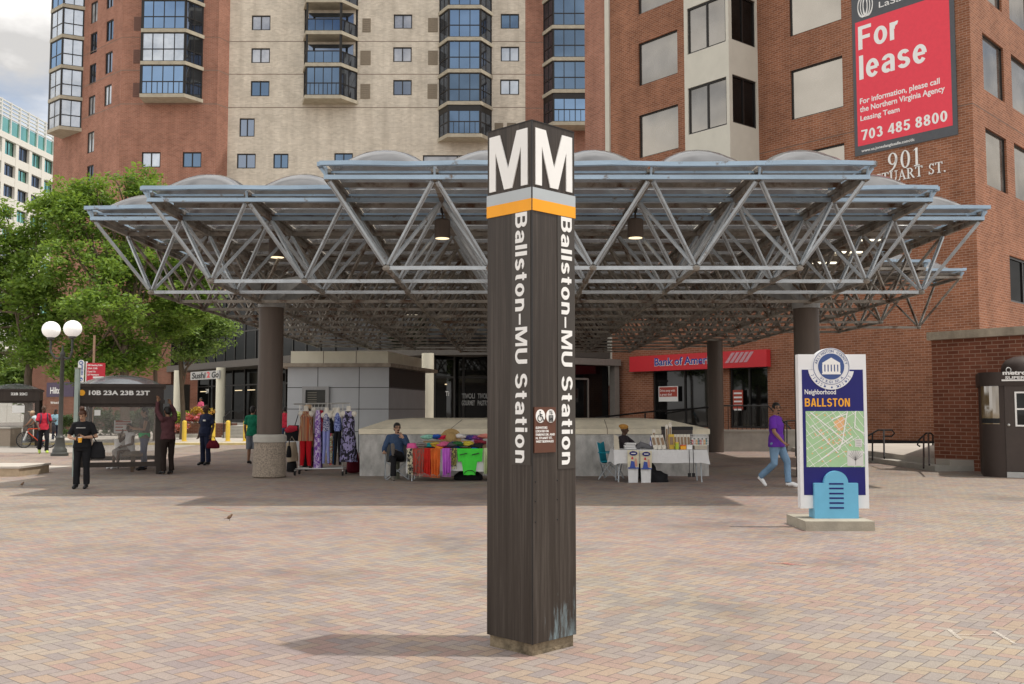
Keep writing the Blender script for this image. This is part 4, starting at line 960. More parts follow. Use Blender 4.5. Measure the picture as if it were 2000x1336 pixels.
# raised walk with two steps
e0, e1 = G(1640, 895), G(1826, 921); SF = Fr(e0[:2], e1[:2]); t = thing('entrance_steps', 'two low concrete steps beside the brick wall', 'steps', (e1.x, e1.y, 0))
m = MB(); m.fbox(SF, -6, SF.L, 0, .15, -14, 0); m.build('lower_step', CONC, t); m = MB(); m.fbox(SF, -6, SF.L-.003, .15, .30, -14, -.42); m.build('upper_step', LIGHTPAVE, t)
def rail(pts, posts, label, r=.024, name='handrail', extra=()):
    t = thing(name, label, 'railing', pts[0]); m = MB(); m.tube(pts, r, 8)
    for e in extra: m.tube(e, r*.85, 8)
    m.build('rail', BLACK, t)
    for p in posts: m = MB(); m.tube([p[0], p[1]], r, 8); m.build('post', BLACK, t)
def wp(px, py, Y): return W(px, py, Y)
rail([wp(1694, 852, 29.5), wp(1715, 840, 29.5), wp(1742, 840, 29.5), wp(1747, 846, 29.5), wp(1742, 852, 29.5), wp(1726, 852, 29.5)], [(wp(1704, 846, 29.5), G(1704, 900, .15)), (wp(1726, 840, 29.5), G(1727, 895, .3))], 'black handrail beside the map sign on the steps')
rail([wp(1822, 870, 28.6), wp(1822, 850, 28.6), wp(1818, 846, 28.6), wp(1809, 846, 28.6), wp(1794, 860, 28.6), wp(1792, 869, 28.6), wp(1797, 872, 28.6)], [(wp(1804, 851, 28.6), G(1804, 914, .15)), (wp(1813, 846, 28.6), G(1815, 908, .3))], 'black handrail against the low brick wall')
# ramp wall and railing behind the walking man
q0, q1 = G(1415, 882), G(1505, 880); m = MB(); t = thing('ramp_wall', 'low concrete ramp wall below the bank doors', 'wall', q0); m.bb(q0.x-4.5, q1.x+.8, q0.y, q0.y+3.2, 0, .78); m.build('wall', CONC, t)
m = MB(); m.bb(q0.x-4.6, q1.x+.85, q0.y-.05, q0.y+.2, .78, .86); m.build('cap', CONC, t)
Yr = q0.y+.1
bars = [((X(p, Yr), Yr, .86), (X(p, Yr), Yr, 1.8)) for p in range(1190, 1500, 9)]
t = thing('ramp_railing', 'long black railing with thin bars below the bank sign', 'railing', (X(1345, Yr), Yr, .86)); m = MB()
m.tube([(X(1300, Yr), Yr, 1.5), (X(1395, Yr), Yr, 1.8), (X(1500, Yr), Yr, 1.8), (X(1533, Yr), Yr-.8, .9)], .03, 8); m.build('top_rail', BLACK, t)
for p in range(1395, 1500, 9): m = MB(); m.tube([(X(p, Yr), Yr, .84), (X(p, Yr), Yr, 1.8)], .014, 6); m.build('bar', BLACK, t)
for p, zt_, zb_ in ((1510, 1.5, 0), (1525, 1.1, 0)): m = MB(); m.tube([(X(p, Yr), Yr-.4, zb_), (X(p, Yr), Yr-.4, zt_)], .025, 8); m.build('post', BLACK, t)
rail([wp(1528, 826, 36), wp(1538, 822, 36), wp(1556, 822, 36), wp(1558, 830, 36)], [(wp(1537, 823, 36), G(1537, 892)), (wp(1554, 823, 36), G(1554, 892))], 'black handrail between the walking man and the map sign')
rail([(X(1163, 37), 37, Z(816, 37)), (X(1270, 37), 37, Z(804, 37)), (X(1384, 37), 37, Z(796, 37))], [((X(p, 37), 37, 0), (X(p, 37), 37, Z(816-(p-1163)*.09, 37))) for p in (1180, 1260, 1340)], 'dark sloping handrail just above the grey parapet', .03)

# ------------------------------------------------------------------ station parapet and grey kiosk
a, b = G(702, 931), G(1385, 930); Yp = 24.9; x0, x1 = X(701, Yp), X(1386, Yp)
t = thing('station_parapet', 'long grey concrete parapet with sloping sunlit cap behind the market tables', 'wall', ((x0+x1)/2, Yp, 0))
zs = Z(848, Yp); zs2 = Z(838, Yp)
m = MB(); m.bb(x0+.03, x1-.03, Yp+.03, Yp+7.5, 0, zs); m.build('wall', CONCD, t)
m = MB(); zk = Z(820, Yp+.75); o = [(x0, Yp), (x1, Yp), (x1, Yp+7.6), (x0, Yp+7.6)]; i_ = [(x0+.62, Yp+.75), (x1-.90, Yp+.75), (x1-.9, Yp+6.9), (x0+.62, Yp+6.9)]
m.hexa([V((*p, zs)) for p in o]+[V((*p, zs2)) for p in o])
m.add([V((*p, zs2+.001)) for p in o]+[V((*p, zk)) for p in i_], [(0, 1, 5, 4), (1, 2, 6, 5), (2, 3, 7, 6), (3, 0, 4, 7), (4, 5, 6, 7)])
m.build('cap', pm('sunlit_cap_concrete', (.74, .67, .52), .9, 0, .2, (2, 2, 2), .3, 50), t)  # sunlight on the cap is put into its pale colour
m = MB()
for px in (880, 1186): x = X(px, Yp); m.beam((x, Yp-.003, zs), (x, Yp-.003, zs2), .012, .012); m.beam((x, Yp, zs2), (x+(.25 if px < 1000 else 0), Yp+.75, zk), .012, .008)
m.build('cap_joint', pm('joint_dark', (.14, .09, .07)), t)
PANEL = pm('kiosk_panel', (.50, .52, .54), .5, .1, .07, (1, 1, 1))
kY = 38.4; kx0, kx1 = X(561, kY), X(759, kY); kx2 = kx1+.9; kD = 5.8
t = thing('grey_kiosk', 'grey panelled station kiosk with cream roof upstand behind the clothes rack', 'kiosk', ((kx0+kx1)/2, kY, 0))
zr = Z(717, kY); m = MB(); m.hexa([V((x, y, z)) for z in (0, zr) for x, y in ((kx0, kY), (kx1, kY), (kx2, kY+kD), (kx0, kY+kD))]); m.build('body', PANEL, t)
m = MB(); KF = Fr((kx0, kY), (kx1, kY)); KR = Fr((kx1, kY), (kx2, kY+kD)); KR.n = V((KR.u.y, -KR.u.x, 0))
for px in (620, 701): u = KF.at(px, 800)[0]; m.fbox(KF, u-.012, u+.012, 0, zr, -.02, .003)
for py in (757, 799, 843): z = Z(py, kY); m.fbox(KF, 0, KF.L, z-.012, z+.012, -.02, .0032); m.fbox(KR, 0, KR.L, z-.012, z+.012, -.02, .0032)
m.build('panel_joint', FRAME, t)
m = MB(); m.fbox(KR, .02, KR.L-.02, Z(757, kY)+.02, zr-.01, .0, .006); m.build('dark_band', pm('kiosk_dark', (.07, .068, .065), .5), t)
m = MB(); m.hexa([V((x, y, z)) for z in (zr+.002, zr+.14) for x, y in ((kx0-.45, kY-.3), (kx1+.1, kY-.3), (kx2+.5, kY+kD+.6), (kx0-.45, kY+kD+.3))]); m.build('roof_slab', pm('slab_stained', (.36, .31, .25), .9, 0, .4, (3, 3, 3)), t)
m = MB(); zu = Z(686, kY); m.hexa([V((x, y, z)) for z in (zr+.142, zu) for x, y in ((kx0+.12, kY-.05), (kx1-.03, kY-.05), (kx2-.15, kY+kD-.2), (kx0+.12, kY+kD-.2))]); m.build('upstand', CREAM, t)
m = MB()
for px in (631, 695): x = X(px, kY); m.bb(x-.012, x+.012, kY-.053, kY-.04, zr+.142, zu)
m.build('upstand_joint', pm('joint_dark', (.14, .09, .07)), t)
t = thing('notice_board', 'grey framed dark notice board on the kiosk front', 'notice board', (X(623, kY), kY, Z(775, kY)))
u0, u1 = KF.at(591, 780)[0], KF.at(643, 780)[0]; z0, z1 = Z(800, kY), Z(755, kY); m = MB()
for q in ((u0, u0+.13, z0, z1), (u1-.13, u1, z0, z1), (u0+.13, u1-.13, z1-.13, z1), (u0+.13, u1-.13, z0, z0+.1)): m.fbox(KF, *q, .003, .12)
m.build('frame', pm('frame_grey', (.36, .36, .36), .5, .2), t); m = MB(); m.fbox(KF, u0+.13, u1-.13, z0+.1, z1-.13, .003, .05); m.build('screen', pm('screen_dark', (.05, .05, .045), .2), t)
m = MB()
for q in range(5): m.fbox(KF, u0+.2, u0+.55, z1-.25-q*.09, z1-.22-q*.09, .05, .053)
m.build('text_lines', pm('screen_text', (.22, .2, .16), .5), t)
# ------------------------------------------------------------------ foliage
import numpy as np
def leafmat(name, cols, trans=.46):
    m, nt, b, o = newmat(name)
    g = nd(nt, 'ShaderNodeNewGeometry'); n = nd(nt, 'ShaderNodeTexNoise', Scale=.9, Detail=3); nt.links.new(coords(nt, 'Object'), n.inputs['Vector'])
    f = (E(nt, g.outputs['Random Per Island'])*.55+E(nt, n.outputs[0])*.9-.22).op('ADD', 0., clamp=True)
    k = ramp(nt, f.k, [(q/(len(cols)-1), c) for q, c in enumerate(cols)])
    nt.links.new(k, b.inputs['Base Color']); b.inputs['Roughness'].default_value = .5; b.inputs['Specular IOR Level'].default_value = .4
    t = nd(nt, 'ShaderNodeBsdfTranslucent'); nt.links.new(mixc(nt, .5, k, (.30, .42, .04)), t.inputs[0])
    s = nd(nt, 'ShaderNodeMixShader', Fac=trans); nt.links.new(b.outputs[0], s.inputs[1]); nt.links.new(t.outputs[0], s.inputs[2])
    nt.links.new(s.outputs[0], o.inputs['Surface']); return m
LEAF = leafmat('oak_leaves', [(.048, .10, .02), (.115, .205, .035), (.20, .32, .055), (.34, .44, .10)])
LEAF2 = leafmat('light_leaves', [(.07, .13, .03), (.13, .22, .06), (.21, .31, .09), (.33, .42, .15)])
HEDGE = leafmat('hedge_leaves', [(.015, .035, .012), (.03, .06, .02), (.05, .09, .03)], .2)
BARK = pm('bark', (.15, .115, .085), .95, 0, .45, (14, 14, 2), .8, 25)
def leaves(name, mat, parent, cl, n, size, spread, seed, flat=.55):
    """n leaves round each cluster centre of cl; one mesh of single leaf faces"""
    rg = np.random.default_rng(seed); C = np.repeat(np.array([tuple(c) for c in cl]), n, 0); N = len(C)
    d = rg.normal(size=(N, 3)); d /= np.linalg.norm(d, axis=1)[:, None]; d *= (rg.random((N, 1))**.45)*spread; d[:, 2] *= flat
    P = C+d
    a = rg.normal(size=(N, 3)); a[:, 2] *= .5; a /= np.linalg.norm(a, axis=1)[:, None]
    b = np.cross(a, rg.normal(size=(N, 3))*np.array([.6, .6, 1.5])); b /= np.linalg.norm(b, axis=1)[:, None]
    s = size*(.6+.8*rg.random((N, 1))); w = s*.42
    v = np.stack([P-a*s, P+b*w+a*s*.1, P+a*s, P-b*w+a*s*.1], 1).reshape(-1, 3)
    v -= np.array(tuple(wmat(parent).translation))
    me = bpy.data.meshes.new(name); me.vertices.add(N*4); me.vertices.foreach_set('co', v.ravel())
    me.loops.add(N*4); me.loops.foreach_set('vertex_index', np.arange(N*4)); me.polygons.add(N); me.polygons.foreach_set('loop_start', np.arange(N)*4)
    me.polygons.foreach_set('loop_total', np.full(N, 4)); me.materials.append(mat); me.update(); me.validate()
    o = bpy.data.objects.new(name, me); S.collection.objects.link(o); o.parent = parent; return o
def tree(label, px, Y, blobs, seed, r=.17, mat=LEAF, zfork=.5, n=60, dens=1.0, size=.115, z0=0.1, group='street trees on the left'):
    rg = random.Random(seed); x = X(px, Y); t = thing('street_tree', label, 'tree', (x, Y, z0), 0, group)
    bl = []
    for bx, by, rx, ry, dy in blobs:
        c = W(bx, by, Y+dy); k = (Y+dy)/FPX; bl.append((c, V((rx*k, rx*k*.9, ry*k))))
    top = max(c.z for c, _ in bl); mid = V((x+rg.uniform(-.2, .2), Y, top*zfork)); m = MB()
    P = [V((x, Y, z0-.05)), V((x+.03, Y, z0+1.2)), V((x-.06, Y, mid.z*.6)), mid, V((x+.2, Y, top*.75)), V((x+.1, Y, top*.94))]
    m.tube(P, [r*1.25, r, r*.88, r*.75, r*.4, r*.1], 10); cl = []
    for c, rr in bl:
        s = P[2].lerp(P[4], rg.uniform(.0, .8)); q = s.lerp(c, .5)+V((0, 0, -.25*rr.z)); m.tube([s, q, c, c+V((rg.uniform(-.3, .3), 0, rr.z*.6))], [r*.38, r*.26, r*.14, r*.03], 6)
        for _ in range(5):
            e = c+V([rg.uniform(-.8, .8)*k for k in rr]); m.tube([q.lerp(c, rg.random()), e.lerp(c, .4)+V((0, 0, -.1)), e], [r*.15, r*.09, r*.02], 5)
        vol = rr.x*rr.z; k = int(dens*(14+vol*26))
        for _ in range(k):
            d = V((rg.gauss(0, 1), rg.gauss(0, 1), rg.gauss(0, 1))).normalized()*(rg.random()**.30)
            p = c+V([d[i]*rr[i] for i in range(3)])
            if noise.noise(p*.55+V((seed, 0, 0))) > -.14: cl.append(p+V((0, 0, rg.uniform(-.1, .1))))
    m.build('trunk', BARK, t, 50); leaves('crown', mat, t, cl, n, size, .66, seed, .5); return t
tree('largest leafy tree with crown reaching up against the red tower', 243, 47, [(245, 372, 48, 44, 0), (288, 402, 36, 38, .4), (205, 405, 58, 42, .5), (150, 428, 52, 45, -.8), (240, 470, 92, 58, 1), (118, 465, 40, 40, .4), (295, 480, 55, 45, -1), (165, 520, 85, 55, -1.5), (275, 560, 85, 50, 0), (215, 600, 90, 45, -2), (340, 545, 55, 40, .5), (130, 590, 70, 45, .6), (250, 660, 75, 30, 1), (365, 590, 55, 42, .8), (395, 560, 40, 36, 1.2), (185, 680, 60, 28, .5), (300, 520, 60, 50, .6), (190, 378, 50, 32, .3), (135, 392, 48, 36, 0), (258, 352, 46, 26, .3), (296, 382, 24, 32, -.2), (95, 410, 40, 36, .4), (210, 715, 60, 28, 0), (282, 702, 45, 26, .5), (150, 722, 45, 24, -.5)], 11, .22)
tree('leafy tree at the left edge behind the lamp post', 55, 48, [(15, 430, 35, 36, 0), (55, 462, 48, 45, .5), (-20, 500, 70, 60, .5), (70, 530, 62, 48, -1), (20, 560, 80, 55, -1), (70, 610, 68, 42, 1), (-10, 640, 70, 45, .5), (95, 650, 55, 34, 0), (30, 690, 62, 30, -.8), (-60, 560, 80, 80, 0), (-10, 690, 80, 40, 1.5), (0, 590, 60, 60, 1.5)], 23, .2)
tree('small pale green tree in front of the dark shop glass', 357, 52, [(385, 618, 52, 26, 0), (425, 640, 34, 20, .4), (350, 650, 46, 24, -.6), (400, 665, 48, 22, .5), (345, 610, 30, 22, .5), (375, 690, 38, 16, 0)], 31, .13, LEAF2, .62, 50, 1.2, .11)
tree('slender tree with thin forked trunk behind the bus shelter', 305, 50, [(320, 590, 55, 36, 0), (285, 625, 50, 32, .5), (340, 640, 40, 28, -.5), (270, 680, 45, 22, 0), (300, 540, 40, 30, 0)], 43, .12, LEAF, .6)
tree('sunlit far tree at the end of the street behind the shelters', 80, 100, [(60, 735, 60, 38, 0), (110, 760, 40, 28, 0), (10, 740, 50, 40, 0), (85, 790, 45, 20, 0)], 57, .2, LEAF2, .5, 34, 1.3, .26, 0)
def bush(label, x0, x1, y0, y1, Y, mat, seed, n=40, size=.09, z0=.1, name='hedge', cat='hedge', dep=.6, group=None):
    a, b = W(x0, y1, Y), W(x1, y0, Y); t = thing(name, label, cat, ((a.x+b.x)/2, Y, z0), 0, group); rg = random.Random(seed)
    k = max(6, int((b.x-a.x)*(b.z-z0)*24)); cl = [V((rg.uniform(a.x, b.x), Y+rg.uniform(-dep, dep), z0+.08+(b.z-z0-.1)*rg.random()**.7)) for _ in range(k)]
    m = MB()
    for _ in range(6): x = rg.uniform(a.x+.1, b.x-.1); m.tube([(x, Y, z0), (x+rg.uniform(-.1, .1), Y, z0+(b.z-z0)*.7)], [.02, .006], 5)
    m.build('stem', BARK, t); leaves('foliage', mat, t, cl, n, size, .25, seed, .8); return t
bush('dark clipped hedge behind the lamp post', 114, 142, 812, 834, 56, HEDGE, 3)
bush('dark round hedge behind the yellow bollards', 326, 352, 808, 836, 60, HEDGE, 4, z0=.5)
bush('long dark hedge seen through the shelter glass', 160, 300, 800, 832, 60, HEDGE, 5)
# flower planter
pa, pb = X(336, 56), X(440, 56); t = thing('flower_planter', 'brick planter with flowers in front of the restaurant', 'planter', ((pa+pb)/2, 56, .1))
m = MB(); m.bb(pa, pb, 56, 58.5, .1, .86); m.build('tub', BRICK_D, t); m = MB(); m.bb(pa-.4, pb-.9, 55.3, 55.98, .1, .3); m.build('kerb', CONC, t)
def flowers(label, x0, x1, y0, y1, Y, cols, seed): return bush(label, x0, x1, y0, y1, Y, leafmat('petals_%d' % seed, cols, .25), seed, 30, .10, .86, 'flower_bed', 'flowers', .5, 'flowers in the brick planter')
flowers('yellow green foliage plants on the left of the brick planter', 338, 366, 806, 828, 56.8, [(.08, .2, .03), (.3, .42, .05), (.45, .5, .1)], 61)
flowers('red and pink flowers in the middle of the brick planter', 356, 398, 812, 832, 56.4, [(.5, .03, .04), (.6, .08, .12), (.65, .3, .35)], 62)
flowers('orange yellow flowers at the right of the brick planter', 376, 412, 800, 818, 57.2, [(.5, .12, .03), (.55, .32, .05), (.4, .42, .08)], 63)
bush('low bed of red and white flowers along the planter kerb', 337, 372, 830, 851, 55.6, leafmat('petals_low', [(.6, .5, .5), (.5, .04, .05), (.1, .2, .04)], .2), 64, 34, .07, .3, 'flower_bed', 'flowers', .25)
# terrace and steps to the restaurant
t = thing('restaurant_steps', 'four grey steps behind the yellow bollards', 'steps', (X(475, 55), 55, .1)); sx0, sx1 = X(440, 55), X(560, 55)
for q in range(4): m = MB(); m.bb(sx0, sx1, 54.4+q*.36, 54.4+(q+1)*.36+(14 if q == 3 else .3), .1 if q == 0 else .1+.162*q+.001, .1+.162*(q+1)); m.build('step', CONC, t)
rail([W(437, 838, 54.3), W(437, 815, 54.4), W(450, 803, 56), W(456, 803, 56.4)], [(V((X(437, 54.4), 54.4, .1)), W(437, 815, 54.4)), (V((X(452, 56), 56, .7)), W(451, 803, 56))], 'thin black handrail on the restaurant steps')
BP = None
for q, (px, lb) in enumerate([(361, 'yellow bollard standing alone in front of the flowers'), (417, 'yellow bollard mostly hidden behind the man in navy'), (446, 'middle yellow bollard in front of the restaurant steps'), (480, 'yellow bollard nearest the front left column')]):
    x = X(px, 49)
    if BP is None:
        BP = thing('bollard', lb, 'bollard', (x, 49, .1), 0, 'yellow bollards by the restaurant'); m = MB(); m.lathe([(.108, .1), (.108, 1.02), (.095, 1.08), (.05, 1.115), (.01, 1.12)], (x, 49, 0), 18); m.build('post', YEL, BP, 50)
        m = MB(); m.lathe([(.17, .1), (.17, .12), (.12, .13)], (x, 49, 0), 18); m.build('base_plate', YEL, BP, 40)
    else: dup(BP, (x, 49, .1), label=lb)
# ------------------------------------------------------------------ bus shelters
ROOFP = glassmat('roof_acrylic', (.25, .25, .26), (.7, .75, .8), .3, .1, trans=.3)
def shelter(label, x, y, text, wid=2.08, dep=3.8, zt=2.22, zf=1.86):
    t = thing('bus_shelter', label, 'bus shelter', (x, y, 0), 0, 'dark bus shelters with domed roofs'); h = wid/2
    for sx in (-1, 1):
        for yy in (0.08, dep-.08): m = MB(); m.bb(x+sx*(h-.08)-.07, x+sx*(h-.08)+.07, y+yy-.07, y+yy+.07, 0, zf); m.build('post', BROWN, t)
    m = MB(); m.bb(x-h, x+h, y, y+.12, zf, zt); m.bb(x-h, x+h, y+dep-.12, y+dep, zf, zt); m.bb(x-h, x-h+.12, y+.12, y+dep-.12, zf, zt); m.bb(x+h-.12, x+h, y+.12, y+dep-.12, zf, zt)
    m.bb(x-h-.05, x+h+.05, y-.05, y+dep+.05, zt, zt+.08); m.bb(x-h-.03, x+h+.03, y-.03, y+.09, zf-.06, zf+.04); fa = m.build('fascia', BROWN, t)
    m = MB(); n = 10; vs = []
    for a in range(n+1):
        for b in range(n+1): u, v = a/n*2-1, b/n*2-1; vs.append((x+u*(h-.05), y+dep/2+v*(dep/2-.05), zt+.08+.26*((1-u*u)*(1-v**4))**.75))
    m.add(vs, [(a*(n+1)+b, (a+1)*(n+1)+b, (a+1)*(n+1)+b+1, a*(n+1)+b+1) for a in range(n) for b in range(n)]); m.build('roof_dome', ROOFP, t, 50)
    for yy in (.08, dep-.08):
        m = MB(); a, b = x-h+.15, x+h-.15
        for q in ((a, b, .20, .32), (a, b, zf-.14, zf-.06), (a-.02, a+.04, .31, zf-.13), (b-.04, b+.02, .31, zf-.13)): m.bb(q[0], q[1], y+yy-.03, y+yy+.03, q[2], q[3])
        f = m.build('panel_frame', BROWN, t); m = MB(); m.bb(a, b, y+yy-.008, y+yy+.008, .32, zf-.14); m.build('panel_glass', G_CLEAR, f)
    m = MB(); m.bb(x-h+.06, x-h+.10, y+.2, y+dep-.2, .35, zf-.1); m.build('side_glass', G_CLEAR, t)
    m = MB(); m.bb(x+.05, x+.55, y+.9, y+dep-.5, .42, .48); m.beam((x+.3, y+1.1, 0), (x+.3, y+1.1, .42), .08); m.beam((x+.3, y+dep-.8, 0), (x+.3, y+dep-.8, .42), .08); m.build('bench', pm('bench_wood', (.13, .09, .06), .6), t)
    m = MB(); txt(m, text, (x-h+.30 if len(text) > 8 else x-h+.9, y-.004, zt-.20), (1, 0, 0), (0, 0, 1), .115, .096*len(text), .035, .004); m.build('lettering', WHITE, fa)
    m = MB(); m.lathe([(.075, 0), (.075, .004)], (0, 0, 0), 20); m.v = [V((x-h+.14+p.x, y-.004-p.z, zt-.15+p.y)) for p in m.v]; m.build('route_disc', ORNG, fa) if len(text) > 8 else None
    return t, fa
s0 = G(231, 928); t, fa = shelter('near bus shelter with dusty glass and people waiting inside', s0.x, s0.y, '10B 23A 23B 23T')
m = MB(); a = V((s0.x-.27, 0, .98)); b = V((s0.x+.21, 0, 1.34)); m.bb(a.x, b.x, s0.y+3.66, s0.y+3.68, a.z, b.z); ps = m.build('timetable', WHITE, t)
m = MB()
for q in range(4): m.bb(a.x+.04, b.x-.04-(q % 2)*.2, s0.y+3.652, s0.y+3.66, a.z+.06+q*.09, a.z+.09+q*.09)
m.bb(a.x+.04, b.x-.04, s0.y+3.652, s0.y+3.66, b.z-.06, b.z-.02); m.build('print', pm('print_red', (.45, .15, .12), .6), ps)
m = MB(); m.bb(s0.x-.60, s0.x-.46, s0.y+.065, s0.y+.07, 1.50, 1.64); m.build('sticker', WHITE, t)
t.rotation_euler.z = R(19.5)
t2, _ = shelter('far bus shelter cut off by the left edge', X(72, 45)-1.04, 45, '22B 22C', zt=2.5, zf=2.1)
m = MB(); a = W(24, 806, 45); b = W(46, 792, 45); m.bb(a.x, b.x, 45.06, 45.07, a.z, b.z); m.build('timetable', WHITE, t2); t2.rotation_euler.z = R(23)
t = thing('round_planter', 'pebbled concrete planter at the left edge below the far shelter', 'planter', (X(0, 44.2), 44.2, 0)); m = MB(); m.bb(X(-40, 44.2), X(33, 44.2), 43.7, 44.7, .06, .82); m.build('tub', AGG, t); m = MB(); m.bb(X(-42, 44.2), X(34, 44.2), 43.65, 44.75, .0, .06); m.bb(X(-42, 44.2), X(34, 44.2), 43.65, 44.75, .82, .87); m.build('rim', CONC, t)
g0 = G(37, 931); t = thing('concrete_block', 'low pale concrete block on the paving at the left edge', 'block', (g0.x-1.2, g0.y+.6, 0)); m = MB(); m.bb(g0.x-3, g0.x, g0.y, g0.y+1.6, 0, .2); m.build('block', pm('block_tan', (.42, .33, .23), .9, 0, .2), t); m = MB(); m.bb(g0.x-3.02, g0.x+.03, g0.y-.03, g0.y+1.63, .2, .25); m.build('top_slab', LIGHTPAVE, t)
struct(sheet(g0.x-3, X(104, 28), 27.2, 29.4, .009), 'pale_paving_patch', LIGHTPAVE)
# ------------------------------------------------------------------ lamp post, stop signs
YL = 35.7; x = X(119, YL); t = thing('street_lamp', 'dark lamp post with two white globes', 'street lamp', (x, YL, 0))
m = MB(); m.lathe([(.30, 0), (.30, .10), (.25, .13), (.24, .24), (.19, .30), (.18, .36), (.15, .62), (.16, .66), (.10, .72), (.085, .80), (.065, 3.55), (.09, 3.58), (.09, 3.66), (.04, 3.74), (.02, 3.95)], (x, YL, 0), 20); m.build('post', pm('lamp_green', (.07, .072, .066), .5, .2), t, 40)
for sx, px, py in ((-1, 100, 644), (1, 142, 642)):
    c = W(px, py, YL); m = MB(); m.tube([(x, YL, 3.56), (x+sx*.14, YL, 3.46), (x+sx*.27, YL, 3.50), (c.x, YL, 3.72), (c.x, YL, c.z-.30)], [.045, .045, .04, .04, .045], 10); ar = m.build('arm', MC['lamp_green'], t, 50)
    m = MB(); m.lathe([(.06, 0), (.13, .03), (.13, .09), (.09, .1)], (c.x, YL, c.z-.37), 16); m.build('cup', MC['lamp_green'], ar, 40)
    m = MB(); m.ell(c, (.315, .315, .30), n=24); m.build('globe', glow('globe_white', (.86, .85, .82), .30), t, 80)
def pxbox(m, x0, y0, x1, y1, Y, d0=0., d1=.02): a, b = W(x0, y1, Y), W(x1, y0, Y); m.bb(a.x, b.x, Y-d1, Y-d0, a.z, b.z); return a, b
Ys = 30.; t = thing('bus_stop_flag', 'white and red bus stop sign behind the near shelter', 'sign', (X(166, Ys), Ys, 0)); m = MB(); m.tube([(X(166, Ys), Ys+.03, 0), (X(166, Ys), Ys+.03, Z(706, Ys))], .03, 8); m.build('pole', WHITE, t)
m = MB(); a, b = W(152, 747, Ys), W(165, 703, Ys); r = (b.x-a.x)/2
m.prism([(-r, 0), (r, 0)]+[(r*math.cos(R(k)), (b.z-a.z)-r+r*math.sin(R(k))) for k in range(0, 181, 15)], ((a.x+b.x)/2, Ys, a.z), (1, 0, 0), (0, 0, 1), (0, -.02, 0)); w = m.build('strip', WHITE, t)
m = MB(); txt(m, 'metrobus', ((a.x+b.x)/2+.06, Ys-.021, a.z+.22), (0, 0, 1), (-1, 0, 0), .075, .30, .02, .004)
for z in (b.z-r, a.z+r): m.tube([((a.x+b.x)/2, Ys-.022, z), ((a.x+b.x)/2, Ys-.026, z)], r*.72, 18)
m.build('marks', pm('bus_blue', (.02, .08, .32), .5), w)
m = MB(); c = (a.x+b.x)/2; z = b.z-r; m.prism([((k-.5)*.075, y*.08-.04) for k, y in Mpoly], (c, Ys-.027, z), (1, 0, 0), (0, 0, 1), (0, -.004, 0)); z = a.z+r; m.tube([(c-.01, Ys-.029, z+.04), (c-.01, Ys-.029, z), (c+.03, Ys-.029, z), (c+.05, Ys-.029, z-.04)], .010, 6); m.tube([(c+.042*math.cos(R(k)), Ys-.029, z-.015+.042*math.sin(R(k))) for k in range(110, 350, 24)], .008, 6); m.build('symbols', WHITE, w)
m = MB(); a, b = pxbox(m, 169, 709, 206, 746, Ys); rp_ = m.build('red_panel', pm('stop_red', (.55, .03, .05), .5), t); m = MB()
k = (b.z-a.z)/6
for q, (s, wd_) in enumerate((('10B Hunting Point', .9), ('23A 23B', .6), ('Crystal City', .5), ('23T Washington', .7), ('', 0), ('access', .45))):
    if s: txt(m, s, (a.x+.03, Ys-.02, b.z-.02-k*(q+.72)), (1, 0, 0), (0, 0, 1), k*.5, (b.x-a.x-.06)*wd_, .03, .004)
m.bb(a.x+.2, b.x-.03, Ys-.024, Ys-.02, a.z+k*1.15, a.z+k*1.75); m.build('lettering', WHITE, rp_)
t = thing('square_post', 'pale green square post at the left side of the near shelter', 'post', (X(148, 24.6), 24.6, 0)); m = MB(); m.bb(X(144, 24.6), X(152, 24.6), 24.6, 24.7, 0, Z(720, 24.6)); m.build('shaft', pm('post_green', (.30, .36, .33), .5, .2), t); m = MB(); m.bb(X(143.4, 24.6), X(152.6, 24.6), 24.59, 24.71, Z(720, 24.6), Z(718, 24.6)); m.build('cap', STEELD, t)
t = thing('thin_pole', 'thin rusty pole rising behind the red stop sign', 'post', (X(181, 33), 33, 0)); m = MB(); m.tube([(X(180, 33), 33, 0), (X(180.5, 33), 33, Z(655, 33))], .04, 8); m.build('shaft', pm('pole_rust', (.35, .22, .15), .6, .2), t, 50); m = MB(); m.lathe([(.09, 0), (.09, .12), (.05, .16)], (X(180, 33), 33, Z(746, 33)), 12); m.build('collar', YEL, t)
# ------------------------------------------------------------------ neighbourhood map sign
q0, q1 = G(1574, 1038), G(1709, 1038); Yb = q0.y; YS = Yb+.42; t = thing('map_sign', 'tall white and navy neighbourhood map sign with round county seal', 'sign', ((q0.x+q1.x)/2, YS, 0))
sz = lambda y: Z(y, YS); sxx = lambda x, y=850: X(x, YS, y)
m = MB(); m.bb(q0.x, q1.x, Yb, Yb+.95, 0, .135); m.build('plinth', pm('plinth_concrete', (.34, .31, .25), .9, 0, .2, (4, 4, 4), .3, 40), t)
sc = sxx(1628); m = MB(); hw = sxx(1694.5)-sc; zb, zt = sz(993), sz(692); m.bb(sc-hw, sc+hw, YS, YS+.14, zb, zt); pn = m.build('panel', pm('panel_white', (.74, .75, .76), .35, 0, .03), t)
m = MB(); hn = hw*.90; m.bb(sc-hn, sc+hn, YS-.005, YS, sz(967), sz(722)); m.build('navy_field', NAVY, pn)
m = MB(); zc = sz(943); hp = (sxx(1675)-sxx(1590))/2; rr = (sxx(1656)-sxx(1609))/2
m.prism([(-hp, 0), (hp, 0), (hp, zc-.135), (rr, zc-.135)]+[(rr*math.cos(R(k)), zc-.135+rr*math.sin(R(k))) for k in range(0, 181, 10)]+[(-rr, zc-.135), (-hp, zc-.135)], (sc, YS-.07, .135), (1, 0, 0), (0, 0, 1), (0, .28, 0)); pd = m.build('pedestal', SKYB, t)
m = MB()
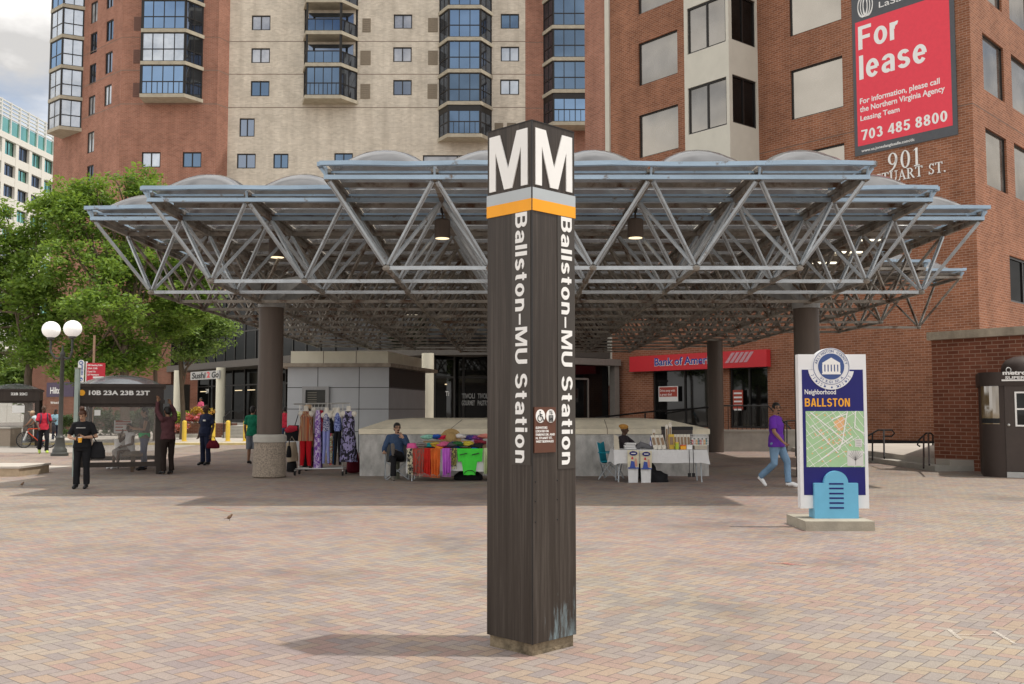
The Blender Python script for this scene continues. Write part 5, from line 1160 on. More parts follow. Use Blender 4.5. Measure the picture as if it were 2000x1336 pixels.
for y in (945, 954, 964, 973, 982.5, 992): z = Z(y, YS-.07); m.bb(sc-.10, sc+.10, YS-.076, YS-.066, z-.011, z+.011)
m.build('slot', NAVY, pd)
cz = sz(716); r0 = (sxx(1659)-sxx(1586))/2; c = V((sc-.02, YS-.02, cz)); m = MB()
def disc(m, c, r, d, n=40): m.prism([(r*math.cos(2*math.pi*k/n), r*math.sin(2*math.pi*k/n)) for k in range(n)], c, (1, 0, 0), (0, 0, 1), (0, -d, 0))
disc(m, c+V((0, .16, 0)), r0, .16); m.prism([(r0*1.24*math.cos(R(k)), r0*1.24*math.sin(R(k))) for k in range(188, 353, 5)], c+V((0, .014, .0)), (1, 0, 0), (0, 0, 1), (0, -.012, 0)); se = m.build('seal', MC['panel_white'], pn)
m = MB(); disc(m, c, r0*.70, .006); 
for a in range(0, 360, 8):
    for f in (.955,): A1, A2 = R(a), R(a+8); m.beam(c+V((r0*f*math.cos(A1), -.002, r0*f*math.sin(A1))), c+V((r0*f*math.cos(A2), -.002, r0*f*math.sin(A2))), .006, .006)
def arc(m, s, rad, a0, a1, h, flip=False):
    for q, ch in enumerate(s):
        a = R(a0+(a1-a0)*(q+.5)/len(s)); p = c+V((rad*math.cos(a), 0, rad*math.sin(a))); u = V((math.sin(a), 0, -math.cos(a)))*(-1 if flip else 1); v = V((math.cos(a), 0, math.sin(a)))*(-1 if flip else 1)
        if ch != ' ': txt(m, ch, p-u*h*.35, u, v, h, None, .0, .004)
arc(m, 'ARLINGTON COUNTY', r0*.76, 172, 8, .034); arc(m, 'VIRGINIA', r0*.89, 222, 318, .034, True)
for a in range(205, 340, 9):
    if 258 < a < 284: continue
    for f in (1.06, 1.15): p = c+V((r0*f*math.cos(R(a)), .006, r0*f*math.sin(R(a)))); m.ell(p, (.018, .006, .008), Matrix.Rotation(-R(a+90+(35 if f > 1.1 else -35)), 3, 'Y'), 8)
for a in (225, 252, 271, 289, 315): p = c+V((r0*1.12*math.cos(R(a)), .004, r0*1.12*math.sin(R(a)))); m.ell(p, (.016, .006, .016), n=8)
m.build('seal_marks', pm('seal_blue', (.05, .09, .25), .4), se)
m = MB(); w = r0*.50; cc = c+V((0, -.006, -.0))
for (x0, x1, z0, z1) in [(-w, w, -.42, -.34), (-w*.94, w*.94, -.34, -.27), (-w*.94, w*.94, .10, .18)]: m.bb(cc.x+x0, cc.x+x1, cc.y-.004, cc.y, cc.z+z0*r0, cc.z+z1*r0)
m.prism([(-w, .18*r0), (w, .18*r0), (0, .48*r0)], cc, (1, 0, 0), (0, 0, 1), (0, -.004, 0))
for k in range(6): x = cc.x-w*.86+k*w*1.72/5; m.bb(x-.014, x+.014, cc.y-.0035, cc.y, cc.z-.27*r0, cc.z+.10*r0)
m.build('temple_emblem', WHITE, se)
m = MB(); txt(m, 'Neighborhood', (sc-hn+.035, YS-.005, sz(770)), (1, 0, 0), (0, 0, 1), sz(760.5)-sz(770), sxx(1631)-sxx(1570), .01, .004); m.build('small_title', WHITE, pn)
m = MB(); txt2(m, 'BALLSTON', (sc-hn+.035, YS-.005, sz(794)), (1, 0, 0), (0, 0, 1), sz(778)-sz(794), sxx(1660)-sxx(1572), .003); m.build('title', ORNG, pn)
mx0, mx1, mz0, mz1 = sxx(1574), sxx(1687), sz(912), sz(803); m = MB(); m.bb(mx0, mx1, YS-.012, YS-.005, mz0, mz1); mp_ = m.build('map', pm('map_green', (.36, .56, .32), .4, 0, .06, (5, 5, 5)), pn)
MW, MH = mx1-mx0, mz1-mz0
def mline(m, a, b, w, d): m.beam((mx0+a[0]*MW, YS-.012-d, mz0+a[1]*MH), (mx0+b[0]*MW, YS-.012-d, mz0+b[1]*MH), w, .003, up=(0, 1, 0))
def clip(a, b):
    t0, t1 = 0., 1.; d = (b[0]-a[0], b[1]-a[1])
    for p, q in ((-d[0], a[0]), (d[0], 1-a[0]), (-d[1], a[1]), (d[1], 1-a[1])):
        if abs(p) < 1e-9:
            if q < 0: return None
        elif p < 0: t0 = max(t0, q/p)
        else: t1 = min(t1, q/p)
    return ((a[0]+d[0]*t0, a[1]+d[1]*t0), (a[0]+d[0]*t1, a[1]+d[1]*t1)) if t0 < t1 else None
rg = random.Random(9); m = MB()
def mpoly(m, pts, d): m.prism([(x*MW, y*MH) for x, y in pts], (mx0, YS-.012, mz0), (1, 0, 0), (0, 0, 1), (0, -d, 0))
mpoly(m, [(.47, .80), (.62, .90), (.68, .88), (.64, .66), (.56, .64)], .0010)
for q in range(95):
    x, y = rg.gauss(.45, .24), rg.gauss(.5, .28)
    if .05 < x < .9 and .05 < y < .95: s = rg.uniform(.010, .026); mpoly(m, [(x-s, y), (x, y-s*.9), (x+s, y), (x, y+s*.9)], .0010+.00002*q)
m.build('map_blocks', pm('map_orange', (.72, .42, .20), .5), mp_)
m = MB(); q = 0
for k in range(-8, 16):
    for (dx, dy) in ((.62, -.85), (.86, .55)):
        ox = k*.115 if dx < .8 else 0; oy = (1.1 if dx < .8 else k*.115-.5); L0, L1 = rg.uniform(0, .4), rg.uniform(.6, 1.6); s = clip((ox+dx*L0-.2, oy+dy*L0), (ox+dx*L1-.2, oy+dy*L1))
        if s: mline(m, s[0], s[1], .006, .001+.0001*q); q += 1
for a, b in (((.08, .98), (.72, .42)), ((.72, 1.0), (.62, .45)), ((.62, .45), (.55, .3)), ((.2, .1), (.8, .55)), ((.45, .85), (.7, .95)), ((.1, .75), (.55, .25)), ((.86, 1), (.84, .7)), ((.84, .7), (1, .6))): mline(m, a, b, .014, .003+.0001*q); q += 1
m.build('map_streets', WHITE, mp_)
m = MB(); m.bb(mx0+.70*MW, mx1-.02, YS-.0190, YS-.012, mz0+.015, mz0+.29*MH); m.bb(mx0+.84*MW, mx0+.96*MW, YS-.0190, YS-.012, mz0+.36*MH, mz0+.5*MH); le = m.build('map_inset', pm('inset_grey', (.60, .60, .58), .5), mp_)
m = MB(); ox, oz = mx0+.84*MW, mz0+.03
for k in range(9): a = R(30+k*15); m.beam((ox, YS-.0195, oz+.06), (ox+.11*math.cos(a), YS-.0195, oz+.06+.15*math.sin(a)), .005, .003, up=(0, 1, 0))
m.beam((ox, YS-.0195, oz), (ox, YS-.0195, oz+.12), .008, .003, up=(0, 1, 0))
for k in range(4): m.bb(mx0+.86*MW, mx0+.94*MW, YS-.0200, YS-.019, mz0+(.385+k*.028)*MH, mz0+(.392+k*.028)*MH)
m.build('inset_lines', pm('inset_line', (.25, .25, .25), .5), le)
# ------------------------------------------------------------------ people
def skinm(n, c): return pm(n, c, .5, 0, .08, (8, 8, 8))
SK_D = skinm('skin_dark', (.085, .045, .028)); SK_M = skinm('skin_brown', (.26, .135, .08)); SK_L = skinm('skin_tan', (.42, .25, .165))
HAIR = pm('black_hair', (.012, .010, .009), .5, 0, .3, (30, 30, 30), .4, 60)
HAIRR = pm('auburn_hair', (.16, .055, .02), .5, 0, .3, (30, 30, 30), .4, 60)
def cloth(n, c, var=.15): return pm('cloth_'+n, c, .85, 0, var, (5, 5, 3), .7, 11, .15)
EYE = pm('eye_dark', (.01, .009, .008), .2); LIP = pm('lips', (.22, .075, .06), .5)
def lerp3(a, b, t): return V(a).lerp(V(b), t)
def person(label, loc, yaw, H=1.75, pose={}, skin=SK_M, top=None, sleeve='short', bottom=None, kind='trousers', shoes=BLACK, hair=HAIR, style='short', look=(0, 0), build=1.0, extra=None, beard=False, hem=.93, group=None, glasses=False):
    t = thing('person', label, 'person', loc, yaw, group); sc = H/1.75
    J = dict(pel=(0, 0, .93), wai=(0, 0, 1.08), che=(0, -.005, 1.29), nec=(0, .015, 1.47), hed=(0, -.015, 1.625), shL=(.172, .01, 1.405), elL=(.228, .03, 1.13), wrL=(.235, -.04, .89), haL=(.232, -.06, .80),
             shR=(-.172, .01, 1.405), elR=(-.228, .03, 1.13), wrR=(-.235, -.04, .89), haR=(-.232, -.06, .80), hipL=(.09, 0, .91), knL=(.10, -.015, .50), anL=(.105, .02, .085), toL=(.115, -.155, .035),
             hipR=(-.09, 0, .91), knR=(-.10, -.015, .50), anR=(-.105, .02, .085), toR=(-.115, -.155, .035))
    J.update(pose); J = {k: V(v)*sc for k, v in J.items()}; b = build; s = sc
    HM = Matrix.Rotation(look[0], 3, 'Z') @ Matrix.Rotation(look[1], 3, 'X'); hd = J['hed']; h = lambda x, y, z: hd+HM @ V((x*s, y*s, z*s))
    up = (J['nec']-J['pel']).normalized(); acr = (J['shL']-J['shR']).normalized(); fw = acr.cross(up)
    def torso(m, g):
        P = [J['pel']-up*.05*s, J['pel']+up*.02*s, J['wai'], J['wai'].lerp(J['che'], .5), J['che'], J['che'].lerp(J['nec'], .55), J['nec']]
        W_ = [(.145*b, .105*b), (.160*b, .115*b), (.138*b, .105*b), (.150*b, .112*b), (.168*b, .112*b), (.150, .085), (.06, .06)]
        m.tube(P, [(w*s+g, d*s+g) for w, d in W_], 16, ref=-fw); m.tube([J['shR'], J['nec']-up*.05*s, J['shL']], [.050*s+g*.6, .070*s+g, .050*s+g*.6], 10)
        m.ell(J['shL'], .054*s+g*.6); m.ell(J['shR'], .054*s+g*.6)
    def limb(m, a, k, c, r0, r1, r2, g=0): m.tube([a, a.lerp(k, .5), k, k.lerp(c, .35), c], [r0+g, (r0+r1)*.52+g, r1+g, r1*1.02+g, r2+g], 10)
    m = MB(); torso(m, -.012)
    m.tube([J['nec']-up*.06*s, J['nec'].lerp(hd, .55)], [.058*s, .052*s], 10)
    m.ell(hd+HM @ V((0, .008*s, .02*s)), (.074*s, .094*s, .100*s), HM, 16); m.ell(h(0, -.022, -.055), (.054*s, .066*s, .066*s), HM, 14); m.ell(h(0, -.055, -.085), (.030*s, .030*s, .024*s), HM)
    m.tube([h(0, -.085, .018), h(0, -.108, -.022)], [.010*s, .017*s], 8); m.ell(h(0, -.100, -.026), .016*s)
    for sx in (-1, 1): m.ell(h(sx*.076, .012, -.008), (.012*s, .022*s, .032*s), HM)
    fing = MB()
    for q in 'LR':
        sg = 1 if q == 'L' else -1
        limb(m, J['sh'+q], J['el'+q], J['wr'+q], .048*s*b, .040*s, .027*s); wr, ha = J['wr'+q], J['ha'+q]; d = (ha-wr).normalized(); sd = d.cross(fw); sd = sd.normalized() if sd.length > .2 else acr.copy()
        n = sd.cross(d).normalized(); m.tube([wr-d*.01, wr+d*.045*s, wr+d*.088*s], [(.026*s, .020*s), (.040*s, .019*s), (.038*s, .016*s)], 10, ref=n)
        for k, (o, ln) in enumerate(((-.030, .062), (-.010, .074), (.010, .080), (.029, .070))):
            p0 = wr+d*.078*s+sd*o*s; p1 = p0+d*ln*.5*s+n*.006*s; p2 = p1+(d*.75+n*.6).normalized()*ln*.35*s; p3 = p2+(d*.35+n*.9).normalized()*ln*.3*s
            fing.tube([p0, p1, p2, p3], [.0095*s, .009*s, .0082*s, .006*s], 7)
        th = sd*(1 if (sd.dot(acr)*sg < 0) else -1); p0 = wr+d*.025*s+th*.030*s; p1 = p0+(d*.7+th*.75).normalized()*.038*s; fing.tube([p0, p1, p1+(d+n*.35).normalized()*.032*s], [.012*s, .0105*s, .007*s], 7)
        limb(m, J['hip'+q], J['kn'+q], J['an'+q], .078*s*b, .052*s, .036*s); m.tube([J['an'+q]+V((0, .03*s, -.035*s)), J['an'+q].lerp(J['to'+q], .5), J['to'+q]], [(.034*s, .036*s), (.040*s, .034*s), (.034*s, .022*s)], 10)
    B_ = union(m, .012, 3); B_.add(fing.v, fing.f)
    B_.mat(1)
    for sx in (-1, 1): B_.ell(h(sx*.031, -.079, .012), (.013*s, .008*s, .007*s), HM, 8); B_.tube([h(sx*.014, -.090, .034), h(sx*.033, -.089, .039), h(sx*.050, -.076, .034)], .005*s, 6)
    if beard: B_.tube([h(-.030, -.088, -.045), h(0, -.104, -.040), h(.030, -.088, -.045)], .008*s, 6); B_.ell(h(0, -.076, -.095), (.024*s, .018*s, .018*s), HM, 8)
    if glasses:
        for sx in (-1, 1): B_.tube([h(sx*.034+.026*math.cos(R(a)), -.096, .010+.018*math.sin(R(a))) for a in range(0, 361, 30)], .0028*s, 5); B_.tube([h(sx*.06, -.09, .012), h(sx*.082, .0, .01)], .003*s, 5)
    B_.mat(2); B_.tube([h(-.023, -.083, -.058), h(0, -.093, -.056), h(.023, -.083, -.058)], .006*s, 6)
    tr = MB(); tr.v = [t.matrix_basis @ p if False else p for p in B_.v]
    def put(mb, name, mats): o = mb.build(name, mats, None, 60); o.parent = t; return o
    put(B_, 'body', [skin, EYE, LIP])
    if top:
        m = MB(); g = .020*s; torso(m, g*.75)
        hp = J['pel']+up*(hem-.93)*s; m.tube([J['wai'], J['pel'].lerp(J['wai'], .4), hp-up*.03*s], [(.146*b*s+g, .112*b*s+g), (.160*b*s+g, .120*b*s+g), (.172*b*s+g, .132*b*s+g)], 18, ref=-fw)
        for q in 'LR':
            a, k, c = J['sh'+q], J['el'+q], J['wr'+q]
            if sleeve == 'short': m.tube([a-(k-a)*.06, a.lerp(k, .4), a.lerp(k, .78)], [.052*s*b+g*.4, .054*s*b+g*.4, .060*s*b+g*.5], 12)
            if sleeve == 'long': limb(m, a, k, k.lerp(c, .95), .052*s*b, .046*s, .036*s, g*.75)
        u_ = union(m, .013, 2)
        for i, p in enumerate(u_.v): u_.v[i] = p+V((noise.noise(p*10)*.011, noise.noise(p*10+V((5, 0, 0)))*.013, 0))
        put(u_, 'shirt', top)
    if bottom:
        m = MB(); g = .016*s
        m.tube([J['pel']+up*.07*s, J['pel'], J['pel']-up*.10*s], [(.128*b*s+g, .095*b*s+g), (.156*b*s+g, .114*b*s+g), (.145*b*s+g, .108*b*s+g)], 16, ref=-fw)
        if kind == 'skirt':
            mid = lambda k: (J['kn'+'L']+J['kn'+'R'])/2 if k else (J['hipL']+J['hipR'])/2
            m.tube([mid(0), mid(0).lerp(mid(1), .6), mid(1)+V((0, -.03, -.12))*s], [(.17*s, .13*s), (.19*s, .13*s), (.20*s, .12*s)], 16)
        else:
            for q in 'LR':
                a, k, c = J['hip'+q], J['kn'+q], J['an'+q]; end = k.lerp(c, .12 if kind == 'shorts' else .97)
                if kind == 'shorts': m.tube([a, a.lerp(k, .5), end], [.088*s*b+g, .082*s*b+g, .080*s*b+g], 12)
                else: m.tube([a, a.lerp(k, .5), k, k.lerp(c, .45), end], [.084*s*b+g, .070*s*b+g, .054*s+g*1.3, .050*s+g*1.3, .050*s+g*1.3], 12)
        u_ = union(m, .013, 2)
        for i, p in enumerate(u_.v): u_.v[i] = p+V((noise.noise(p*V((9, 9, 5))+V((3, 0, 0)))*.013 if False else noise.noise(V((p.x*9+3, p.y*9, p.z*6)))*.012, noise.noise(V((p.x*9, p.y*9+7, p.z*6)))*.013, 0))
        put(u_, kind, bottom)
    for q in 'LR':
        m = MB(); an, to = J['an'+q], J['to'+q]; d = (to-an); up_ = V((0, 0, 1)); d.normalize()
        m.tube([an-d*.050*s+V((0, 0, -.030*s)), an+V((0, 0, -.022*s)), an.lerp(to, .55)+V((0, 0, .008*s)), to, to+d*.035*s], [(.030*s, .038*s), (.042*s, .046*s), (.048*s, .042*s), (.046*s, .032*s), (.026*s, .020*s)], 12); u_ = union(m, .010, 2); put(u_, 'shoe', shoes)
    m = MB()
    if style in ('short', 'bun', 'long'):
        m.ell(h(0, .014, .038), (.085*s, .104*s, .096*s), HM, 16); m.ell(h(0, .045, -.01), (.080*s, .070*s, .085*s), HM, 14)
        if style == 'bun': m.ell(h(0, .03, .155), (.062*s, .062*s, .052*s), HM)
        if style == 'long': m.tube([h(0, .05, .02), h(0, .075, -.10), h(0, .08, -.2)], [(.085*s, .05*s), (.09*s, .05*s), (.05*s, .03*s)], 12)
        u_ = union(m, .012, 2); k = [i for i, p in enumerate(u_.v)]
        u_.v = [p+V((0, 0, 0))+(HM @ V((0, (.055*s if (HM.transposed() @ (p-hd)).y < -.055*s and (HM.transposed() @ (p-hd)).z < .055*s else 0), 0))) for p in u_.v]
        put(u_, 'hair', hair)
    if style == 'cap':
        m.ell(h(0, .012, .045), (.088*s, .104*s, .085*s), HM, 16); m.prism([(.075*s*math.cos(R(a)), -.06*s-.125*s*math.sin(R(a))) for a in range(0, 181, 15)], h(0, 0, .052), HM @ V((1, 0, 0)), HM @ V((0, 1, -.12)), HM @ V((0, 0, .012*s))); put(m, 'cap', hair)
    if style == 'beret': m.ell(h(0, .03, .075), (.110*s, .125*s, .058*s), HM, 16); m.ell(h(0, .02, .045), (.088*s, .104*s, .065*s), HM, 16); put(union(m, .012, 2), 'beret', hair)
    if extra: extra(t, J, h, put)
    return t, J
def wpos(t, p): return wmat(t) @ V(p)
def at(px, Y, z=0): return V((X(px, Y, 900), Y, z))
BLK = cloth('black', (.014, .014, .016)); NAV = cloth('navy', (.022, .028, .06)); JEAN = cloth('jeans', (.16, .26, .38), .3); JEAND = cloth('dark_jeans', (.05, .075, .14), .25)
PURP = cloth('purple', (.115, .028, .30)); MAR = cloth('plum', (.085, .035, .04)); DKB = cloth('dark_brown', (.022, .015, .013)); REDC = cloth('red', (.48, .03, .055)); WHC = cloth('white', (.68, .68, .68), .06)
SHW = pm('white_shoe', (.72, .72, .72), .5)
def bag(label, c, sz, mat, strap=None, name='shoulder_bag', cat='bag', rz=0, st=.6):
    t = thing(name, label, cat, c); m = MB(); a, b, h = sz[0]/2, sz[1]/2, sz[2]; c = V(c); k = []
    m.tube([c+V((0, 0, -h*.5)), c+V((0, 0, -h*.42)), c, c+V((0, 0, h*.4)), c+V((0, 0, h*.5))], [(a*.8, b*.7), (a, b), (a*.95, b), (a*st, b*.6), (a*st*.9, b*.3)], 14, ref=(math.sin(rz), math.cos(rz), 0)); u = union(m, max(.008, min(sz)*.06), 2); u.build('pouch', mat, t, 60)
    if strap: m = MB(); m.tube(strap, .012, 6); m.build('strap', mat, t, 60)
    return t
# 1 woman with phone
p0 = at(160, 21.0); tops = lambda t, J, h, put: None
def tee(t, J, h, put):
    m = MB(); m.fl = 0
    for q in range(9): m.box((-.085+q*.021, -.152, 1.27), (.016, .012, .010))
    o = m.build('chest_print', WHITE, None); o.parent = t
t1, J1 = person('woman in black looking down at her phone beside the bus shelter', p0, R(8), 1.66, dict(elL=(.29, .0, 1.14), wrL=(.09, -.23, 1.13), haL=(.03, -.27, 1.16), elR=(-.29, .0, 1.13), wrR=(-.10, -.22, 1.10), haR=(-.03, -.27, 1.10), hed=(0, -.05, 1.61)), SK_L, BLK, 'short', BLK, hair=pm('brown_hair', (.06, .024, .012), .5, 0, .4, (30, 30, 30)), style='bun', look=(R(-5), R(28)), build=1.02, extra=tee)
c = wpos(t1, (-.01, -.30, 1.08)); t = thing('phone', 'dark phone held by the woman in black', 'phone', c); m = MB(); m.box(c, (.07, .012, .13)); m.build('phone_body', BLACK, t); m = MB(); m.box(c+V((0, .008, 0)), (.06, .004, .115)); m.build('screen', G_DARK, t)
c = wpos(t1, (.03, -.29, 1.02)); t = thing('orange_cup', 'orange cup under the phone in her hands', 'cup', c); m = MB(); m.lathe([(.033, -.05), (.042, .05), (.03, .052)], c, 16); m.build('cup', ORNG, t, 40); m = MB(); m.lathe([(.044, .05), (.044, .06), (.02, .065)], c, 16); m.build('lid', WHITE, t, 40)
sh = wpos(t1, (.16, 0, 1.40)); bag('black shoulder bag at the hip of the woman in black', wpos(t1, (.30, .02, .80)), (.34, .13, .36), BLK, [sh, wpos(t1, (.23, -.1, 1.1)), wpos(t1, (.30, -.03, .95))])
bag('bright printed badge bag strap pocket', wpos(t1, (.30, -.06, .82)), (.03, .02, .10), WHC) if False else None
# 2 purple shirt man walking
person('man in purple polo shirt and light jeans walking right past the map sign', at(1517, 21.4), R(52), 1.80, dict(hipL=(.09, 0, .91), knL=(.11, -.18, .52), anL=(.10, -.20, .09), toL=(.11, -.38, .05), hipR=(-.09, 0, .91), knR=(-.09, .02, .49), anR=(-.08, .34, .20), toR=(-.09, .22, .05), elL=(.24, .12, 1.14), wrL=(.21, -.02, .93), haL=(.20, -.07, .86), elR=(-.24, -.06, 1.14), wrR=(-.20, -.22, .95), haR=(-.19, -.29, .89)), SK_M, PURP, 'short', JEAN, shoes=SHW, look=(R(-38), 0), build=1.1, hem=.86, beard=True, glasses=True)
# 3 navy man with red bag
def badge(t, J, h, put): m = MB(); m.box((.085, -.158, 1.33), (.09, .02, .045)); o = m.build('name_patch', WHITE, None); o.parent = t
t3, J3 = person('bald man in navy work clothes standing before the bollards', at(401, 29.8), R(-28), 1.80, dict(elL=(.25, .04, 1.13), wrL=(.26, -.05, .90), haL=(.26, -.07, .82)), SK_D, NAV, 'short', NAV, hair=HAIR, style='bald', look=(R(-15), 0), build=1.12, extra=badge)
hb = wpos(t3, J3['haL']); bag('dark red handbag carried by the man in navy', hb+V((.08, -.02, -.22)), (.40, .2, .24), cloth('wine', (.13, .012, .022)), [hb+V((-.03, 0, -.12)), hb+V((.0, 0, .0)), hb+V((.10, 0, .0)), hb+V((.16, 0, -.13))], 'handbag')
# 4 man leaning on the shelter
person('man in plum shirt leaning on the shelter with both arms raised', at(327, 25.6), R(-135), 1.74, dict(elL=(.24, -.14, 1.62), wrL=(.20, -.20, 1.87), haL=(.19, -.21, 1.96), elR=(-.24, -.16, 1.58), wrR=(-.17, -.24, 1.80), haR=(-.15, -.26, 1.89), nec=(0, -.04, 1.46), hed=(0, -.07, 1.61), che=(0, -.03, 1.28)), SK_M, MAR, 'long', DKB, build=1.05, look=(0, R(12)))
# 5 standing woman in the shelter
def band(t, J, h, put): m = MB(); m.tube([(0, 0, 1.02), (0, 0, .90)], [(.182, .150), (.190, .158)], 20, cap=False); o = m.build('waistband', cloth('green', (.02, .42, .14)), None, 60); o.parent = t
person('woman in grey vest and green waistband standing inside the shelter', at(281, 27.3), R(-62), 1.70, dict(elR=(-.26, -.10, 1.15), wrR=(-.16, -.32, 1.20), haR=(-.14, -.38, 1.24), elL=(.25, -.05, 1.14), wrL=(.16, -.28, 1.16), haL=(.13, -.33, 1.18)), SK_L, cloth('taupe', (.10, .085, .075)), 'none', JEAND, hair=HAIR, style='bun', look=(0, R(10)), extra=band, build=1.08)
SIT = dict(pel=(0, 0, .50), wai=(0, .0, .66), che=(0, -.01, .87), nec=(0, 0, 1.05), hed=(0, -.03, 1.205), shL=(.185, .0, .995), shR=(-.185, .0, .995), elL=(.24, -.06, .73), wrL=(.12, -.27, .66), haL=(.08, -.34, .63), elR=(-.24, -.06, .73), wrR=(-.12, -.27, .66), haR=(-.08, -.34, .63), hipL=(.09, -.02, .49), knL=(.12, -.42, .50), anL=(.12, -.44, .085), toL=(.13, -.62, .035), hipR=(-.09, -.02, .49), knR=(-.12, -.42, .50), anR=(-.12, -.44, .085), toR=(-.13, -.62, .035))
person('seated woman in white top with hand at her face inside the shelter', at(253, 28.3), R(-40), 1.66, dict(SIT, elR=(-.22, -.20, .78), wrR=(-.10, -.24, 1.02), haR=(-.06, -.20, 1.10)), SK_D, WHC, 'none', cloth('stone_grey', (.33, .31, .29)), 'skirt', SHW, style='short', look=(0, R(12)))
c = at(233, 28.6, .62); t = thing('white_bucket', 'white bucket on the shelter bench beside the seated woman', 'bucket', c); m = MB(); m.lathe([(.13, -.16), (.15, .16), (.135, .165)], c, 20); m.build('pail', WHITE, t, 40); m = MB(); m.lathe([(.158, .14), (.158, .175), (.02, .178)], c, 20); m.build('lid', WHITE, t, 40)
# distant people
person('woman in pink shirt among the flowers by the restaurant', at(390, 60, .75), R(-30), 1.62, dict(elR=(-.25, -.05, 1.12), wrR=(-.12, -.25, 1.14), haR=(-.08, -.3, 1.16), elL=(.25, -.05, 1.12), wrL=(.12, -.25, 1.14), haL=(.08, -.3, 1.16)), SK_M, cloth('pink', (.58, .10, .18)), 'short', BLK)
person('man in dark green polo and grey shorts half hidden by the front column', at(492, 30.5), R(170), 1.76, {}, SK_M, cloth('green_polo', (.012, .16, .09)), 'short', cloth('grey_shorts', (.16, .18, .21)), 'shorts', look=(R(10), 0), hem=.88)
person('person in red shirt and jeans glimpsed between column and kiosk', at(555, 41), R(190), 1.78, {}, SK_M, REDC, 'short', JEAND)
t10, J10 = person('man in tan cap standing behind the clothes rack', at(601, 27.2), R(-35), 1.80, dict(elR=(-.27, .05, 1.14), wrR=(-.27, -.08, .92), haR=(-.27, -.1, .84)), SK_D, BLK, 'short', BLK, hair=cloth('tan_cap', (.50, .36, .24)), style='cap', look=(R(-45), 0), build=1.15)
c = at(573, 26.9, 1.02); tb = bag('red and black duffel bag beside the man in the tan cap', c, (.50, .26, .42), BLK, [c+V((.02, 0, .18)), c+V((.14, .05, .62)), c+V((.2, .1, .3))], 'duffel_bag', st=.7)
m = MB(); m.tube([c+V((-.20, -.10, .06)), c+V((-.06, -.145, .12)), c+V((.12, -.13, .13))], [(.05, .03), (.10, .03), (.06, .03)], 10, ref=(0, 1, 0)); m.build('red_flap', REDC, tb, 60)
BPK = cloth('backpack_blue', (.03, .05, .09))
def pack(t, J, h, put): m = MB(); m.ell((0, .22, 1.22), (.16, .11, .24)); put(union(m, .02, 2), 'backpack', BPK); m = MB(); [m.tube([(x, .14, 1.42), (x, -.02, 1.50), (x, -.135, 1.38), (x*1.2, -.12, 1.15), (x*1.3, .10, 1.06)], .02, 6) for x in (.11, -.11)]; put(m, 'strap', BPK)
person('bald man in red shirt and black trousers walking with a backpack', at(83, 37.5), R(35), 1.80, dict(knL=(.10, -.16, .52), anL=(.10, -.12, .10), toL=(.11, -.30, .06), knR=(-.09, .02, .49), anR=(-.08, .24, .16), toR=(-.09, .10, .04), elL=(.25, .1, 1.14), elR=(-.24, -.04, 1.13), wrR=(-.20, -.2, .95), haR=(-.19, -.26, .88)), SK_D, REDC, 'short', BLK, shoes=pm('lime_shoe', (.42, .55, .08), .5), style='bald', hem=.90, extra=pack, look=(R(20), 0))
person('person in light blue shirt standing far behind the lamp post with bags', at(106, 52), R(40), 1.66, dict(elL=(.25, -.06, 1.12), wrL=(.12, -.26, 1.10), haL=(.08, -.3, 1.12), elR=(-.25, -.06, 1.12), wrR=(-.12, -.26, 1.10), haR=(-.08, -.3, 1.12)), SK_D, cloth('light_blue', (.30, .48, .60)), 'short', NAV, style='long')
bag('dark striped bag carried by the person in light blue', at(100, 51.7, .75), (.42, .2, .5), cloth('charcoal', (.05, .05, .06)), None, 'shopping_bag')
# bicycle and rider
YB = 43.; bc = at(70, YB); bk_ = thing('bicycle', 'red bicycle with a white fork by the planter', 'bicycle', bc)
for wx in (-.54, .52):
    m = MB(); c = bc+V((wx, 0, .34)); m.tube([c+V((.32*math.cos(R(a)), 0, .32*math.sin(R(a)))) for a in range(0, 361, 15)], .024, 6, False); wl_ = m.build('wheel', BLACK, bk_, 60); m = MB()
    for a in range(0, 180, 20): d = V((math.cos(R(a)), 0, math.sin(R(a))))*.31; m.beam(c-d, c+d, .006)
    m.tube([c+V((0, -.03, 0)), c+V((0, .03, 0))], .025, 8); m.build('spokes', STEEL, wl_)
BR = pm('bike_red', (.62, .07, .02), .35); P = {k: bc+V(v) for k, v in dict(bb=(.10, 0, .30), st=(.22, 0, .84), hd=(-.36, 0, .82), hl=(-.40, 0, .70), rr=(.52, 0, .34), ff=(-.54, 0, .34)).items()}; m = MB()
for a, b in (('bb', 'st'), ('bb', 'hl'), ('st', 'hd'), ('bb', 'rr'), ('st', 'rr'), ('hd', 'hl')): m.tube([P[a], P[b]], .022, 8)
m.build('frame', BR, bk_); m = MB(); m.tube([P['hl']+V((0, -.05, 0)), P['ff']+V((0, -.05, 0))], .02, 8); m.tube([P['hl']+V((0, .05, 0)), P['ff']+V((0, .05, 0))], .02, 8); m.beam(P['hl']+V((0, -.06, 0)), P['hl']+V((0, .06, 0)), .05); m.build('fork', WHITE, bk_)
m = MB(); m.tube([P['hd']+V((-.02, -.28, .14)), P['hd']+V((-.04, 0, .12)), P['hd']+V((-.02, .28, .14))], .014, 6); m.tube([P['hd'], P['hd']+V((-.04, 0, .12))], .015, 6); m.build('handlebar', BLACK, bk_); m = MB(); m.ell(P['st']+V((0, 0, .06)), (.13, .065, .03)); m.tube([P['st'], P['st']+V((0, 0, .05))], .014, 6); m.build('saddle', BLACK, bk_, 60)
